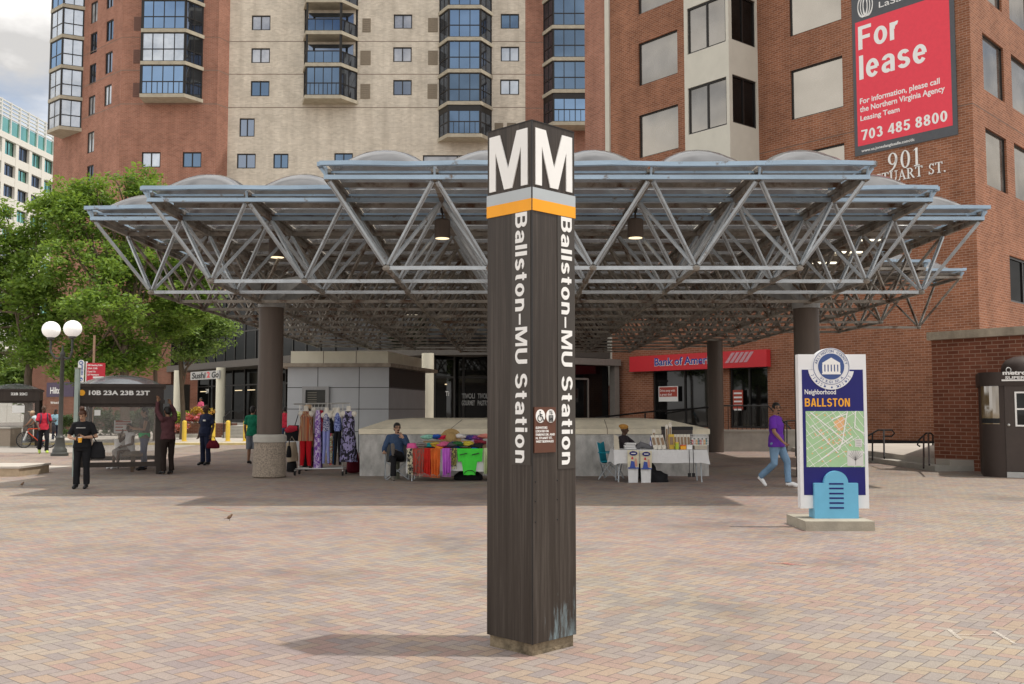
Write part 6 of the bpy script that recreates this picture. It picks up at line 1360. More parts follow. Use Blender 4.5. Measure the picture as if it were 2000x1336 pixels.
person('cyclist in tan cap and pale vest leaning over the red bicycle', bc+V((.18, .12, 0)), R(-90), 1.75, dict(pel=(0, .0, .98), wai=(0, -.08, 1.10), che=(0, -.24, 1.24), nec=(0, -.36, 1.36), hed=(0, -.46, 1.48), shL=(.18, -.33, 1.30), shR=(-.18, -.33, 1.30), elL=(.22, -.46, 1.12), wrL=(.20, -.58, 1.00), haL=(.20, -.64, .97), elR=(-.22, -.46, 1.12), wrR=(-.20, -.58, 1.0), haR=(-.2, -.64, .97), knL=(.12, -.10, .52), anL=(.16, .05, .09), knR=(-.12, -.22, .56), anR=(-.12, -.02, .22), toR=(-.12, -.18, .17)), SK_M, cloth('pale_vest', (.45, .52, .55)), 'none', NAV, hair=cloth('tan_cap', (.50, .36, .24)), style='cap', extra=lambda t, J, h, put: put((lambda mm: (mm.ell((0, -.08, 1.38), (.15, .20, .13)), union(mm, .02, 2))[1])(MB()), 'backpack', BPK))
# ------------------------------------------------------------------ vendors and chairs
def camp_chair(label, c, rz, mat):
    t = thing('camp_chair', label, 'chair', c, rz, 'folding chairs of the market vendors')
    def put(mb, n, mt): o = mb.build(n, mt, None, 50); o.parent = t
    m = MB(); m.prism([(-.24, 0), (.24, 0), (.24, .03), (0, -.03), (-.24, .03)], (0, .20, .40), (1, 0, 0), (0, 0, 1), (0, -.42, .04)); put(m, 'seat', mat)
    m = MB(); m.prism([(-.25, 0), (.25, 0), (.27, .46), (0, .42), (-.27, .46)], (0, .18, .42), (1, 0, 0), (0, .18, 1), (0, .02, 0)); put(m, 'backrest', mat)
    for sx in (-1, 1):
        m = MB(); m.beam((sx*.27, -.22, .62), (sx*.27, .24, .64), .06, .02); put(m, 'armrest', mat)
        for a, b in (((sx*.26, -.24, .0), (-sx*.26, -.20, .42)), ((sx*.26, .24, .0), (-sx*.26, .20, .42)), ((sx*.27, -.24, 0), (sx*.27, .20, .42)), ((sx*.27, .24, 0), (sx*.27, -.22, .62)), ((sx*.26, .2, .4), (sx*.27, .28, .90))): m = MB(); m.tube([a, b], .011, 6); put(m, 'leg', STEEL)
    return t
c11 = at(775, 23.9); camp_chair('grey camp chair under the man in denim', c11, R(12), cloth('chair_grey', (.16, .16, .15)))
person('man in denim jacket and sunglasses sitting with crossed legs by the scarf table', c11, R(12), 1.76, dict(SIT, elR=(-.30, -.05, .74), wrR=(-.32, -.24, .66), haR=(-.33, -.32, .62), elL=(.25, -.18, .78), wrL=(.12, -.22, .98), haL=(.05, -.20, 1.08), knL=(.02, -.46, .60), anL=(-.14, -.56, .66), toL=(-.16, -.62, .83), knR=(-.12, -.44, .50)), SK_L, cloth('denim', (.045, .075, .14), .35), 'long', BLK, shoes=pm('grey_boot', (.13, .115, .10), .7), style='short', look=(R(14), R(4)), glasses=True, beard=True)
pb = G(772, 936); t = thing('short_post', 'short rusty grey post in front of the seated man', 'post', pb); m = MB(); m.lathe([(.105, 0), (.10, .62), (.09, .66)], pb, 16); m.build('stump', pm('post_moss', (.14, .145, .11), .9, 0, .4, (6, 6, 2)), t, 40); m = MB(); m.lathe([(.108, .60), (.108, .70), (.06, .73), (.01, .735)], pb, 16); m.build('cap', pm('post_grey', (.13, .12, .115), .6), t, 40)
c12 = at(1206, 24.0); camp_chair('turquoise camp chair of the vendor in the orange beret', at(1194, 23.9), R(68), cloth('turquoise', (.012, .24, .32)))
person('vendor in orange beret sitting behind the white table', at(1218, 24.1), R(62), 1.70, dict(SIT, elL=(.24, -.22, .80), wrL=(.18, -.48, .78), haL=(.17, -.56, .78), elR=(-.24, -.2, .80), wrR=(-.16, -.44, .78), haR=(-.15, -.52, .78)), SK_D, cloth('dark_top', (.03, .024, .028)), 'long', BLK, hair=cloth('orange_beret', (.48, .24, .06)), style='beret', look=(R(12), R(5)))
# ------------------------------------------------------------------ patterned cloth
def pat(name, c1, c2, scale=(20, 20, 20), thr=.5, kind='noise', c3=None):
    m, nt, b, o = newmat('pattern_'+name); b.inputs['Roughness'].default_value = .85
    if kind == 'stripe': n = nd(nt, 'ShaderNodeTexNoise', Scale=1, Detail=2); nt.links.new(coords(nt, 'Object', (scale[0], scale[0], .3)), n.inputs['Vector']); src = n.outputs[0]
    elif kind == 'cells': n = nd(nt, 'ShaderNodeTexVoronoi', Scale=1); nt.links.new(coords(nt, 'Object', scale), n.inputs['Vector']); src = n.outputs['Distance']
    else: n = nd(nt, 'ShaderNodeTexNoise', Scale=1, Detail=2, Distortion=1.2); nt.links.new(coords(nt, 'Object', scale), n.inputs['Vector']); src = n.outputs[0]
    st = [(thr-.03, c1), (thr+.03, c2)]
    if c3: st = [(thr-.10, c1), (thr-.02, c2), (thr+.08, c3)]
    nt.links.new(ramp(nt, src, st), b.inputs['Base Color']); return m
def drape(m, o, u, n, w, h, folds=3, amp=.03, taper=1.0, seed=0, k=14, r=8, fringe=0):
    """folded hanging cloth with thickness: o top left, u across, n outward"""
    o, u, n = V(o), V(u), V(n); fr, bk = [], []
    for j in range(r+1):
        v = j/r
        for i in range(k+1):
            x = i/k; q = (x-.5)*(1+(taper-1)*v)+.5
            d = amp*(.3+.7*v)*math.sin(x*folds*6.283+seed+v*.8)+.012*noise.noise(V((x*3, v*3, seed)))
            z = -h*v*(1+.05*noise.noise(V((x*2.2, seed, 1)))*(j == r)*2); p = o+u*(q*w)+V((0, 0, z))+n*d; fr.append(p); bk.append(p-n*.014)
    N = (r+1)*(k+1); f = []
    for j in range(r):
        for i in range(k): a = j*(k+1)+i; f += [(a, a+1, a+k+2, a+k+1), (N+a, N+a+k+1, N+a+k+2, N+a+1)]
    E_ = [j*(k+1) for j in range(r+1)]+[r*(k+1)+i for i in range(1, k+1)]+[j*(k+1)+k for j in range(r-1, -1, -1)]+[i for i in range(k-1, 0, -1)]
    for a, b in zip(E_, E_[1:]+E_[:1]): f.append((a, b, N+b, N+a))
    m.add(fr+bk, f)
    for q in range(fringe): x = o+u*((.5+(q/(max(1, fringe-1))-.5)*taper)*w)+V((0, 0, -h)); m.beam(x, x+V((0, 0, -.07))+u*.006*(q % 3-1), .010)
def table(label, x0, x1, y0, y1, z=.73):
    t = thing('folding_table', label, 'table', ((x0+x1)/2, (y0+y1)/2, 0), 0, 'market tables'); m = MB(); m.bb(x0, x1, y0, y1, z-.04, z); m.build('tabletop', pm('table_grey', (.4, .4, .38)), t)
    for x in (x0+.12, x1-.12):
        for y in (y0+.08, y1-.08): m = MB(); m.tube([(x, y, z-.04), (x+(.03 if x > (x0+x1)/2 else -.03), y, 0)], .016, 8); m.build('leg', STEEL, t)
def tablecloth(label, x0, x1, y0, y1, z, drop, mat, seed=0):
    m = MB(); g = .02; P = []; n = 22
    ring_ = [(x0-g+(x1-x0+2*g)*i/n, y0-g) for i in range(n)]+[(x1+g, y0-g+(y1-y0+2*g)*i/8) for i in range(8)]+[(x1+g-(x1-x0+2*g)*i/n, y1+g) for i in range(n)]+[(x0-g, y1+g-(y1-y0+2*g)*i/8) for i in range(8)]
    N = len(ring_); cx, cy = (x0+x1)/2, (y0+y1)/2; rows = []
    for j in range(6):
        v = j/5
        for i, (x, y) in enumerate(ring_):
            d = V((0, -1, 0)) if i < n else V((1, 0, 0)) if i < n+8 else V((0, 1, 0)) if i < 2*n+8 else V((-1, 0, 0)); corner = 1 if i in (0, n, n+8, 2*n+8) else 0
            p = V((x, y, z+.004-drop*v*(1+.12*corner+.07*noise.noise(V((x*2, y*2, seed)))))); rows.append(p+d*(v*(.02+.035*noise.noise(V((x*5+seed, y*5, v*.6)))+.05*corner)))
    m.add(rows, [(j*N+i, j*N+(i+1) % N, (j+1)*N+(i+1) % N, (j+1)*N+i) for j in range(5) for i in range(N)]+[tuple(range(N-1, -1, -1))])
    return tag(m.build('tablecloth', mat, None, 60), label, 'tablecloth')
YT1 = 23.1; tx0, tx1 = X(797, YT1), X(1010, YT1); table('folding table under scarves and hats left of the pylon', tx0, tx1, YT1, YT1+.75)
tablecloth('white cloth with coloured scarves hanging over its front', tx0, tx1, YT1, YT1+.75, .735, .50, WHC, 1)
ZT1_ = .745
SC = [(795, 24, 'black and cream patterned scarf with fringe at the left end', pat('cream', (.62, .58, .42), (.03, .03, .03), (22, 22, 14)), .60, 9), (806, 20, 'dark red patterned scarf second from the left', pat('brick', (.45, .05, .03), (.20, .10, .08), (26, 26, 12)), .55, 8), (826, 15, 'scarlet scarf hanging in narrow folds', cloth('scarlet', (.60, .035, .025), .35), .58, 7), (841, 17, 'rust orange scarf beside the scarlet one', cloth('rust', (.62, .14, .03), .4), .60, 8), (864, 16, 'bright violet scarf with long fringe', cloth('violet', (.52, .14, .60), .3), .58, 7), (880, 11, 'black and yellow flowered narrow scarf', pat('bee', (.55, .50, .15), (.02, .02, .03), (26, 26, 18)), .40, 5), (944, 10, 'pale green hanging cloth at the pylon edge', cloth('pale_green', (.55, .62, .38)), .58, 0)]
for q, (px, w, lb, mt, h, fr) in enumerate(SC):
    k = YT1/FPX; m = MB(); y = YT1-.085-(q % 2)*.02; drape(m, (X(px, y), y, ZT1_+.015), (1, 0, 0), (0, -1, 0), w*k*1.15, h, 3.1, .034, .82, q*1.7, 26, 10, fringe=fr)
    m.bb(X(px, y)+.02, X(px, y)+w*k*1.1, y-.005, YT1+.18, ZT1_-.001, ZT1_+.016)
    tag(m.build('scarf', mt, None, 60), lb, 'scarf', 'scarves hanging on the table front')
y = YT1-.10; k = YT1/FPX; m = MB(); x = X(893, y); w = 50*k; drape(m, (x, y, ZT1_+.015), (1, 0, 0), (0, -1, 0), w, .30, 1.3, .02, .92, 2, 20, 6); drape(m, (x+w*.17, y-.002, ZT1_-.25), (1, 0, 0), (0, -1, 0), w*.62, .34, 1, .02, .72, 3, 14, 6); tg = thing('green_shirt', 'bright green top spread over the table front', 'clothing', (x+w/2, y, ZT1_)); m.build('fabric', cloth('neon_green', (.07, .62, .06), .1), tg, 60)
m = MB()
for a in (.12, .58): m.beam((x+w*a, y-.05, ZT1_-.13), (x+w*(a+.28), y-.05, ZT1_-.09), .02)
m.tube([(x+w*.5+.12*math.cos(R(a)), y-.055, ZT1_-.56+.08*math.sin(R(a))) for a in range(0, 181, 20)], .008, 6); m.build('trim', BLACK, tg)
def hat(label, px, Y, mat, r=.10, brim=.17, h=.10, tilt=0, z=None, name='hat'):
    c = V((X(px, Y), Y, (z or ZT1_)+.01)); t = thing(name, label, 'hat', c); t.rotation_euler = (tilt, 0, 0); m = MB(); m.lathe([(r, .012), (r*1.0, h*.5), (r*.86, h*.9), (r*.4, h), (.01, h*1.01)], n=20); o = m.build('crown', mat, None, 60); o.parent = t
    m = MB(); m.lathe([(r*.98, 0), (brim, -.012), (brim, -.004), (r*.98, .014)], n=24); o = m.build('brim', mat, None, 60); o.parent = t; return t
hat('pink cap on the left corner of the scarf table', 806, YT1+.18, cloth('hot_pink', (.62, .10, .28)), .13, .15, .12); hat('cream sun hat on the scarf table', 830, YT1+.45, cloth('cream_hat', (.62, .55, .38)), .10, .19, .12)
hat('tan straw hat standing on edge at the back of the scarf table', 881, YT1+.55, pm('straw', (.36, .24, .10), .9, 0, .3, (60, 60, 60), .4, 60), .13, .25, .10, R(65), ZT1_+.22)
hat('deep blue cap on the scarf table', 889, YT1+.35, cloth('royal', (.02, .09, .45)), .11, .16, .15); hat('red cap between folded scarves', 872, YT1+.30, cloth('scarlet', (.60, .035, .025)), .11, .15, .10); hat('orange knitted hat near the table front', 858, YT1+.12, cloth('orange_knit', (.62, .22, .03)), .10, .11, .10); hat('small blue hat at the table front right', 928, YT1+.10, cloth('royal', (.02, .09, .45)), .08, .09, .08)
FOLD = [('violet folded scarf heap', 846, .45, (.26, .04, .42)), ('pale pink folded scarf heap', 862, .50, (.66, .30, .40)), ('white and grey folded cloth heap', 905, .30, (.55, .55, .58)), ('black folded cloth stack', 915, .58, (.02, .02, .024)), ('lilac folded cloth on the stack', 925, .52, (.45, .28, .48)), ('maroon folded cloth', 938, .40, (.25, .03, .05)), ('teal folded scarf', 840, .22, (.02, .30, .30)), ('grey patterned folded scarf', 822, .15, (.22, .21, .20)), ('dark green folded cloth', 897, .14, (.03, .12, .04)), ('orange folded scarf', 905, .45, (.62, .20, .03)), ('dark grey folded cloth', 880, .12, (.09, .09, .10)), ('yellow folded cloth', 917, .2, (.58, .46, .06)), ('high crimson folded cloth', 868, .62, (.55, .02, .06)), ('high cobalt folded cloth', 852, .62, (.03, .10, .42)), ('high white folded cloth', 902, .60, (.66, .64, .62)), ('high plum folded cloth', 930, .62, (.22, .05, .20)), ('high mint folded cloth', 835, .60, (.25, .52, .42)), ('high coral folded cloth', 943, .58, (.62, .22, .18)), ('high indigo folded cloth', 920, .64, (.06, .05, .22)), ('small gold folded cloth', 850, .12, (.5, .36, .05)), ('small rose folded cloth', 866, .10, (.6, .12, .25)), ('small black folded cloth', 932, .12, (.02, .02, .02))]
for q, (lb, px, dy, col) in enumerate(FOLD):
    c = V((X(px, YT1+dy), YT1+dy, ZT1_+.035+.02*(q % 3)+(.11 if 'high' in lb else 0)+.12*dy*(q > 3))); m = MB()
    for a in range(3): m.ell(c+V((rnd.uniform(-.05, .05), rnd.uniform(-.04, .04), .022*a)), (.15-.015*a, .11, .036), Matrix.Rotation(rnd.uniform(-.5, .5), 3, 'Z'))
    u = union(m, .010, 1); u.v = [p+V((noise.noise(p*22)*.014, noise.noise(p*20)*.01, noise.noise(p*25+V((q, 0, 0)))*.016)) for p in u.v]; tag(u.build('folded_cloth', cloth('fold_%d' % q, col, .3), None, 60), lb+' on the scarf table', 'cloth', 'folded cloths on the scarf table')
m = MB(); bt_ = thing('display_box', 'brown carton raising the back row of the scarf table', 'box', (X(890, YT1+.6), YT1+.6, .745)); m.bb(X(828, YT1+.6), X(950, YT1+.6), YT1+.46, YT1+.73, .743, .905); m.build('carton', pm('carton_brown', (.30, .20, .11), .9), bt_); m = MB(); m.bb(X(828, YT1+.6), X(950, YT1+.6), YT1+.455, YT1+.735, .905, .912); m.build('flap', pm('carton_brown', (.30, .20, .11)), bt_)
c = V((X(915, 23.5), 23.5, .12)); bag('black bag on the ground below the green top', c, (.7, .3, .24), BLK, None, 'ground_bag')
# second table
YT2 = 22.75; ax0, ax1 = X(1200, YT2), X(1378, YT2); table('folding table of the incense vendor right of the pylon', ax0, ax1, YT2, YT2+.75)
tablecloth('plain white cloth with pointed corners on the right market table', ax0, ax1, YT2, YT2+.75, .735, .30, WHC, 5); K2 = YT2/FPX
PK = pm('packet_paper', (.66, .62, .54), .5, 0, .12, (9, 9, 9)); PKB = pm('packet_print', (.28, .19, .12), .6); 
def packet(px, dy, h, w, label, tilt=.12, mat=PK, z=.745, grp='incense packets standing in a row'):
    y = YT2+dy; c = V((X(px, y), y, z)); t = thing('packet', label, 'packet', c, 0, grp); t.rotation_euler = (-.12, tilt, 0); a = w*K2/2; m = MB(); m.bb(-a, a, -.012, .012, 0, h); o = m.build('wrapper', mat, None); o.parent = t
    m = MB(); m.bb(-a*.7, a*.7, -.0145, -.012, h*.30, h*.82); o = m.build('label', PKB, None); o.parent = t; m = MB(); m.bb(-a*.8, a*.8, -.02, .02, 0, .05); o = m.build('foot', mat, None); o.parent = t
for px in (1280, 1288.5, 1297): packet(px, .20, .33, 7.5, 'pale paper packet leaning in the left half of the row', -.22)
for px in (1319, 1325.5, 1332, 1338.5, 1345): packet(px, .24, .34, 6, 'pale paper packet in the upright right half of the row', -.03, grp='incense packets in the right half')
for px, lb in ((1276, 'short packet clipped above the left end of the row'), (1301, 'tall packet standing high in the middle of the row'), (1308, 'tallest packet standing at the centre top of the row')): packet(px, .50, .45 if px < 1290 else (.56 if px < 1305 else .60), 5.5, lb, .03, grp=None)
packet(1311, .20, .34, 11, 'yellow packet bundle in the middle of the table', .0, pm('packet_yellow', (.62, .42, .06), .5), grp=None); packet(1305, .17, .33, 4, 'brown incense bundle left of the yellow packets', -.1, PKB, grp=None)
def smallbox(px, dy, w, d, h, label, mat, m2=None, name='carton'):
    y = YT2+dy; c = V((X(px, y), y, .745)); t = thing(name, label, 'box', c); m = MB(); a = w*K2/2; m.bb(c.x-a, c.x+a, y, y+d, .745, .745+h); m.build('carton', mat, t); m = MB(); m.bb(c.x-a*1.02, c.x+a*1.02, y-.003, y+d+.003, .745+h*.86, .745+h*1.02); m.build('lid', m2 or mat, t); return t
smallbox(1322, .06, 6, .10, .16, 'lime green box in front of the packets', pm('lime', (.42, .52, .05)), YEL); smallbox(1334, .05, 11, .12, .10, 'orange box in front of the packets', ORNG, RED); smallbox(1346, .05, 11, .12, .10, 'white box right of the orange one', WHITE); smallbox(1368, .05, 24, .25, .09, 'long beige tray under the wire basket', pm('tray_beige', (.45, .40, .33)), CREAM)
smallbox(1322, .60, 62, .03, .50, 'dark display board behind the packets', pm('board_dark', (.06, .048, .045), .6), BLACK, 'display_board')
y = YT2+.16; t = thing('wire_basket', 'white wire basket full of small coloured bottles', 'basket', (X(1367, y), y, .845)); m = MB(); bx0_, bx1_ = X(1351, y), X(1383, y)
for q in range(13): x = bx0_+(bx1_-bx0_)*q/12; m.beam((x, y, .84), (x, y, 1.02), .006); m.beam((x, y+.25, .84), (x, y+.25, 1.08), .006)
for z in (.85, .90, .96, 1.02): m.beam((bx0_, y, z), (bx1_, y, z), .006); m.beam((bx0_, y, z), (bx0_, y+.25, z+.03), .006); m.beam((bx1_, y, z), (bx1_, y+.25, z+.03), .006); m.beam((bx0_, y+.25, z+.06), (bx1_, y+.25, z+.06), .006)
m.build('wires', WHITE, t)
for q in range(16):
    x = bx0_+.03+(bx1_-bx0_-.06)*(q % 8)/7; yy = y+.07+.1*(q//8); b = thing('small_bottle', 'small coloured bottle in the wire basket', 'bottle', (x, yy, .85), 0, 'bottles in the wire basket'); m = MB(); m.lathe([(.018, 0), (.018, .10), (.008, .12)], (x, yy, .845), 10); m.build('glass', [RED, WHITE, ORNG, pm('bottle_teal', (.03, .25, .3), .3)][q % 4], b, 40); m = MB(); m.lathe([(.011, .12), (.011, .15)], (x, yy, .845), 8); m.build('cap', [WHITE, BLACK][q % 2], b)
y = YT2+.35; x = X(1271, y); t = thing('spray_bottle', 'blue and clear bottle left of the packets', 'bottle', (x, y, .745)); m = MB(); m.lathe([(.04, 0), (.042, .13), (.02, .2)], (x, y, .742), 14); m.build('body', glassmat('bottle_clear', (.25, .22, .35), (.7, .7, .8), .3), t, 40); m = MB(); m.lathe([(.022, .2), (.022, .27), (.01, .3)], (x, y, .742), 12); m.build('cap', pm('cap_blue', (.02, .07, .4), .4), t)
for q, (px, z, lb) in enumerate(((1230, .75, 'folded white cloth lowest in the vendor stack'), (1229, .80, 'folded white cloth in the middle of the vendor stack'), (1231, .85, 'folded white cloth on top of the vendor stack'))):
    y = YT2+.2; m = MB(); c = V((X(px, y), y, z+.02)); m.box(c, (.26-q*.01, .22, .042)); m.ell(c+V((-.12, 0, 0)), (.02, .11, .021)); u = union(m, .008, 3); tag(u.build('folded_cloth', WHC, None, 60), lb, 'cloth', 'white cloths on the vendor table')
m = MB(); y = YT2+.3; pts_ = [W(1243, 876, y), W(1252, 868, y), W(1264, 872, y), W(1278, 878, y)]; m.tube(pts_, [(.05, .04), (.08, .05), (.06, .04), (.02, .02)], 10); tag(union(m, .01, 2).build('folded_umbrella', cloth('umbrella_grey', (.15, .15, .16)), None, 60), 'folded grey umbrella lying behind the white cloths', 'umbrella')
y = YT2+.06; c = W(1204, 880, y); t = thing('cardboard_sheet', 'pale cardboard sheet leaning on the left table corner', 'cardboard', c); m = MB(); m.prism([(-.05, 0), (.06, 0), (.03, .32), (-.06, .37)], c, (1, 0, 0), (0, 0, 1), (0, .015, 0)); m.build('sheet', pm('card', (.55, .50, .40), .8), t); m = MB(); m.prism([(.06, 0), (.075, 0), (.045, .30), (.03, .32)], c+V((0, .0, 0)), (1, 0, 0), (0, 0, 1), (0, .05, 0)); m.build('fold', pm('card', (.55, .50, .40)), t)
for px, zt_, lb in ((1236, .735, 'left printed white carrier bag hanging from the table'), (1261, .72, 'right printed white carrier bag hanging from the table')):
    y = YT2-.10; c = V((X(px, y), y, zt_)); a = 11*K2; t = thing('carrier_bag', lb, 'bag', c, 0, 'printed carrier bags on the table front'); m = MB(); drape(m, (c.x-a, y, zt_), (1, 0, 0), (0, -1, 0), 2*a, .40, .7, .012, .96, px, 10, 5); m.build('print_panel', pm('bag_cream', (.68, .63, .46), .6), t)
    m = MB(); m.tube([c+V((0, -.03, -.07)), c+V((0, -.04, -.07))], .1, 20); m.v = [V((c.x+(p.x-c.x)*.92, p.y, c.z-.07+(p.z-c.z+.07)*.50)) for p in m.v]; m.build('oval', NAVY, t)
    m = MB(); m.bb(c.x-.05, c.x+.05, y-.045, y-.041, zt_-.08, zt_-.06); m.build('oval_mark', WHITE, t)
    m = MB(); m.prism([(-.08, 0), (.04, 0), (.02, .13), (-.05, .15)], c+V((0, -.03, -.385)), (1, 0, 0), (0, 0, 1), (0, -.006, 0)); m.bb(c.x-a*.95, c.x+a*.95, y-.034, y-.028, zt_-.41, zt_-.385); m.build('blue_shape', pm('bag_blue', (.05, .09, .36), .6), t)
    m = MB(); m.prism([(.03, 0), (.09, .0), (.07, .17), (.04, .17)], c+V((0, -.03, -.36)), (1, 0, 0), (0, 0, 1), (0, -.006, 0)); m.build('peach_shape', pm('bag_peach', (.62, .30, .22), .6), t); m = MB(); m.prism([(-.05, 0), (.0, .0), (-.01, .05), (-.04, .05)], c+V((0, -.03, -.20)), (1, 0, 0), (0, 0, 1), (0, -.006, 0)); m.build('red_shape', RED, t)
    m = MB(); drape(m, (c.x-a*.9, y+.03, zt_-.40), (1, 0, 0), (0, -1, 0), 1.8*a, .34, .8, .02, .92, px+1, 10, 5); m.build('bag_body', WHC, t)
c = W(1281, 922, YT2+.2); c.z = .19; m = MB(); m.tube([(c.x-.18, c.y, 0), (c.x-.16, c.y, .2), (c.x-.1, c.y, .40), (c.x-.06, c.y, .44)], [(.2, .2), (.22, .2), (.09, .12), (.03, .04)], 12); m.tube([(c.x, c.y, 0), (c.x+.02, c.y, .08), (c.x-.1, c.y, .25)], [(.3, .2), (.28, .2), (.08, .1)], 12); u = union(m, .02, 2); u.v = [p+V((noise.noise(p*9), noise.noise(p*9+V((4, 0, 0))), noise.noise(p*9+V((9, 0, 0)))))*.025 for p in u.v]; tag(u.build('black_sheet_heap', BLK, None, 60), 'black cloth heap on the ground under the white table', 'cloth')
for px, lb in ((1345, 'left black clip cord hanging from the right table'), (1353, 'right black clip cord hanging from the right table')):
    y = YT2-.06; x = X(px, y); t = thing('clip_cord', lb, 'cord', (x, y, .73), 0, 'clip cords on the right table'); m = MB(); m.tube([(x, y, .74), (x+.005, y, .5), (x, y, .22)], .007, 6); m.build('cord', BLACK, t); m = MB(); m.bb(x-.035, x+.035, y-.02, y+.02, .13, .22); m.build('clip', BLACK, t)
# ------------------------------------------------------------------ clothes rack
YR = 25.4; rx0, rx1 = X(582, YR), X(674, YR); t = thing('clothes_rack', 'chrome rolling clothes rack by the concrete bin', 'rack', ((rx0+rx1)/2, YR, 0)); zr = Z(789, YR); KR_ = YR/FPX
CH = pm('chrome', (.6, .6, .58)); m = MB(); m.tube([(X(574, YR), YR, zr), (X(683, YR), YR, zr+.02)], .017, 8); m.build('top_rail', CH, t)
for x in (X(585, YR), X(669, YR)): m = MB(); m.tube([(x, YR+.03, .16), (x, YR+.03, zr)], .015, 8); m.build('upright', CH, t)
m = MB(); m.tube([(rx0, YR-.2, .16), (rx1, YR-.2, .18)], .018, 8); m.tube([(rx0, YR+.25, .16), (rx1, YR+.25, .18)], .018, 8)
for x in (rx0, rx1): m.tube([(x, YR-.28, .13), (x, YR+.3, .13)], .018, 8)
m.build('base', CH, t)
for x in (rx0, rx1):
    for y in (YR-.26, YR+.28): m = MB(); m.tube([(x-.02, y, .055), (x+.02, y, .055)], .055, 14); m.tube([(x, y, .055), (x, y, .13)], .012, 6); m.build('castor', BLACK, t)
FORM = pm('mannequin_white', (.70, .66, .58), .45, 0, .05)
def garment(px, w, y0, y1, label, mat, flare=1.15, dep=.13, dy=0, form=False, legs=None, lmat=None, neck=None, seed=0, bust=True):
    y = YR+dy; c = V((X(px, y), y, Z(y0, y))); wd_ = w*KR_/2; t = thing('hanging_garment', label, 'garment', c, 0, 'garments on the rolling rack'); zb = Z(y1, y); h = c.z-zb; n = 20; vs = []; rows = 9
    for j in range(rows+1):
        v = j/rows; ww = wd_*((.55+.45*min(1, v*5)) if v < .2 else (1-.14*math.sin(min(1, (v-.2)/.35)*math.pi)*bust)*(1+(flare-1)*max(0, (v-.3)/.7)))
        for i in range(n): a = 2*math.pi*i/n; f = 1+.10*v*math.sin(a*5+seed); vs.append((c.x+ww*f*math.cos(a), y+dep*.6*f*math.sin(a)*(.6+.4*min(1, v*4)), c.z-h*v))
    m = MB(); m.add(vs, [(j*n+i, j*n+(i+1) % n, (j+1)*n+(i+1) % n, (j+1)*n+i) for j in range(rows) for i in range(n)]+[tuple(range(n)), tuple(rows*n+i for i in reversed(range(n)))]); m.build('fabric', mat, t, 60)
    m = MB(); m.tube([(c.x, y, c.z-.02), (c.x, y, c.z+.05), (c.x+.02, y, zr-.02), (c.x, y, zr+.02)], .005, 5); m.build('hook', CH, t)
    if form: m = MB(); m.tube([(c.x, y, c.z-.1), (c.x, y, c.z+.03), (c.x, y, c.z+.13)], [(.13, .08), (.06, .055), (.055, .05)], 12); m.ell((c.x-wd_*.80, y, c.z-.07), (.075, .07, .08)); m.ell((c.x+wd_*.80, y, c.z-.07), (.075, .07, .08)); union(m, .014, 3).build('form', FORM, t, 60)
    if legs:
        m = MB(); zl = Z(legs, y)
        for sx in ((-1, 1) if w > 14 else (0,)): x = c.x+sx*wd_*.48; m.tube([(x, y, zb+.03), (x, y, (zb+zl)/2), (x+sx*.02, y, zl)], [(wd_*(.50 if sx else .9), dep*.55), (wd_*(.42 if sx else .85), dep*.5), (wd_*(.30 if sx else .7), dep*.4)], 12)
        m.build('trousers', lmat, t, 60)
    return t
garment(598, 24, 803, 861, 'striped orange and brown sleeveless top over red trousers', pat('stripe', (.42, .10, .03), (.12, .045, .06), (48, 48, 1), .5, 'stripe', (.50, .32, .16)), 1.25, .18, -.12, True, 909, cloth('bright_red', (.50, .012, .02)))
garment(608, 10, 804, 872, 'mustard and brown top beside the striped top', pat('must', (.50, .24, .04), (.14, .05, .04), (30, 30, 1), .5, 'stripe'), 1.0, .14, .02, False, 914, pat('dkfl', (.06, .03, .03), (.20, .06, .05), (28, 28, 20)))
garment(613, 9, 806, 846, 'white top over narrow green trousers', WHC, 1.0, .15, .1, True, 900, cloth('emerald', (.01, .22, .07)))
garment(621, 14, 801, 915, 'purple and white swirl long dress', pat('swirl', (.62, .52, .72), (.16, .03, .36), (24, 24, 12)), 1.1, .16, -.08, False)
garment(628, 10, 801, 842, 'red top over dark navy skirt', REDC, 1.0, .15, .04, False, 915, NAV)
garment(638, 15, 806, 842, 'blue printed top over periwinkle trousers', pat('blueprint', (.5, .5, .6), (.03, .04, .16), (34, 34, 28)), 1.0, .16, -.10, True, 905, cloth('periwinkle', (.30, .33, .66), .08))
garment(646, 13, 812, 846, 'black top over bright flowered trousers', BLK, 1.0, .16, -.02, True, 908, pat('floral', (.55, .06, .12), (.10, .30, .06), (20, 20, 16), .5, 'noise', (.68, .60, .55)))
garment(653, 9, 806, 850, 'white top over plain blue trousers', WHC, 1.0, .15, .08, True, 906, cloth('mid_blue', (.03, .17, .48)))
garment(660, 15, 806, 842, 'royal blue lace top over black trousers', pat('lace', (.30, .36, .66), (.02, .035, .22), (40, 40, 40)), 1.0, .17, -.08, True, 908, BLK)
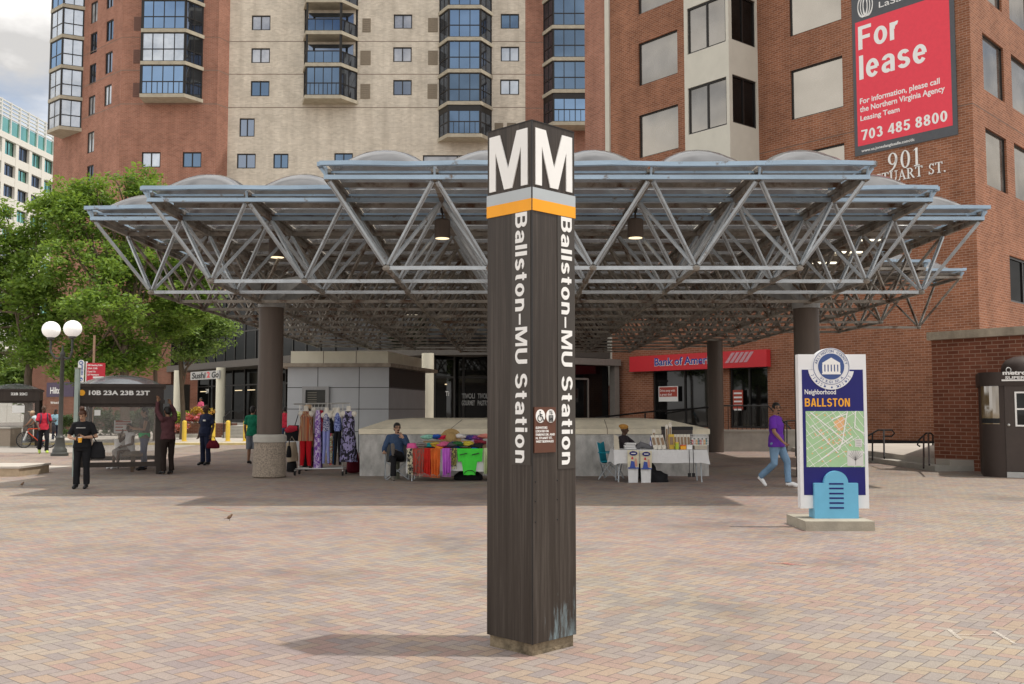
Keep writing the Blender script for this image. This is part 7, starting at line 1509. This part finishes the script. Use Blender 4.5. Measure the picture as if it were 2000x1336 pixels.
garment(681, 26, 803, 902, 'black dress with lilac swirl pattern at the right end', pat('dress', (.30, .27, .48), (.012, .011, .02), (13, 13, 8), .47), 1.3, .2, -.14, True, bust=True)
bag('dark red holdall on the ground behind the rack', at(690, 26.0, .33), (.35, .4, .62), cloth('wine', (.13, .012, .022)), None, 'holdall')
x = X(571, 26.2); t = thing('beige_tote', 'beige tote bag hanging at the left end of the rack', 'bag', (x, 26.2, .55)); m = MB(); m.tube([(x-.02, 26.2, .80), (x+.0, 26.2, .55), (x+.04, 26.2, .30)], [(.14, .06), (.16, .07), (.15, .06)], 10); union(m, .014, 2).build('pouch', cloth('beige', (.42, .34, .25)), t, 60); m = MB(); m.tube([(x-.1, 26.2, .78), (x, 26.2, .95), (x+.1, 26.2, .78)], .01, 6); m.build('handle', cloth('beige', (.42, .34, .25)), t)
bag('small black bag hanging left of the beige tote', at(564, 26.0, .56), (.14, .1, .3), BLK, [at(564, 26, .68), at(565, 26, .92), at(567, 26, .9)], 'small_bag'); bag('black case on the ground beneath the beige tote', at(570, 26.3, .22), (.28, .2, .4), BLK, None, 'black_case')
# ------------------------------------------------------------------ birds
for px, py, rz, lb in ((448, 1018, R(100), 'small brown sparrow alone on the sunlit paving'), (43, 951, R(80), 'small brown sparrow at the left edge of the paving')):
    g = G(px, py); t = thing('sparrow', lb, 'bird', g, rz); t.scale = (.72,)*3; BM = pm('sparrow_brown', (.16, .10, .065), .9, 0, .4, (60, 60, 60)); m = MB(); m.ell((0, 0, .085), (.032, .055, .036), Matrix.Rotation(R(-35), 3, 'X')); m.ell((0, -.042, .130), .023); m.tube([(0, -.06, .130), (0, -.082, .127)], [.007, .001], 6); m.tube([(0, .035, .065), (0, .11, .045)], [(.016, .008), (.014, .004)], 6)
    u = union(m, .005, 2); o = u.build('body', BM, None, 60); o.parent = t; m = MB()
    for sx in (-1, 1): m.tube([(sx*.012, -.005, .055), (sx*.013, .0, .002)], .003, 5); m.tube([(sx*.013, .008, .003), (sx*.013, -.022, .003)], .003, 5)
    o = m.build('legs', BLACK, None); o.parent = t
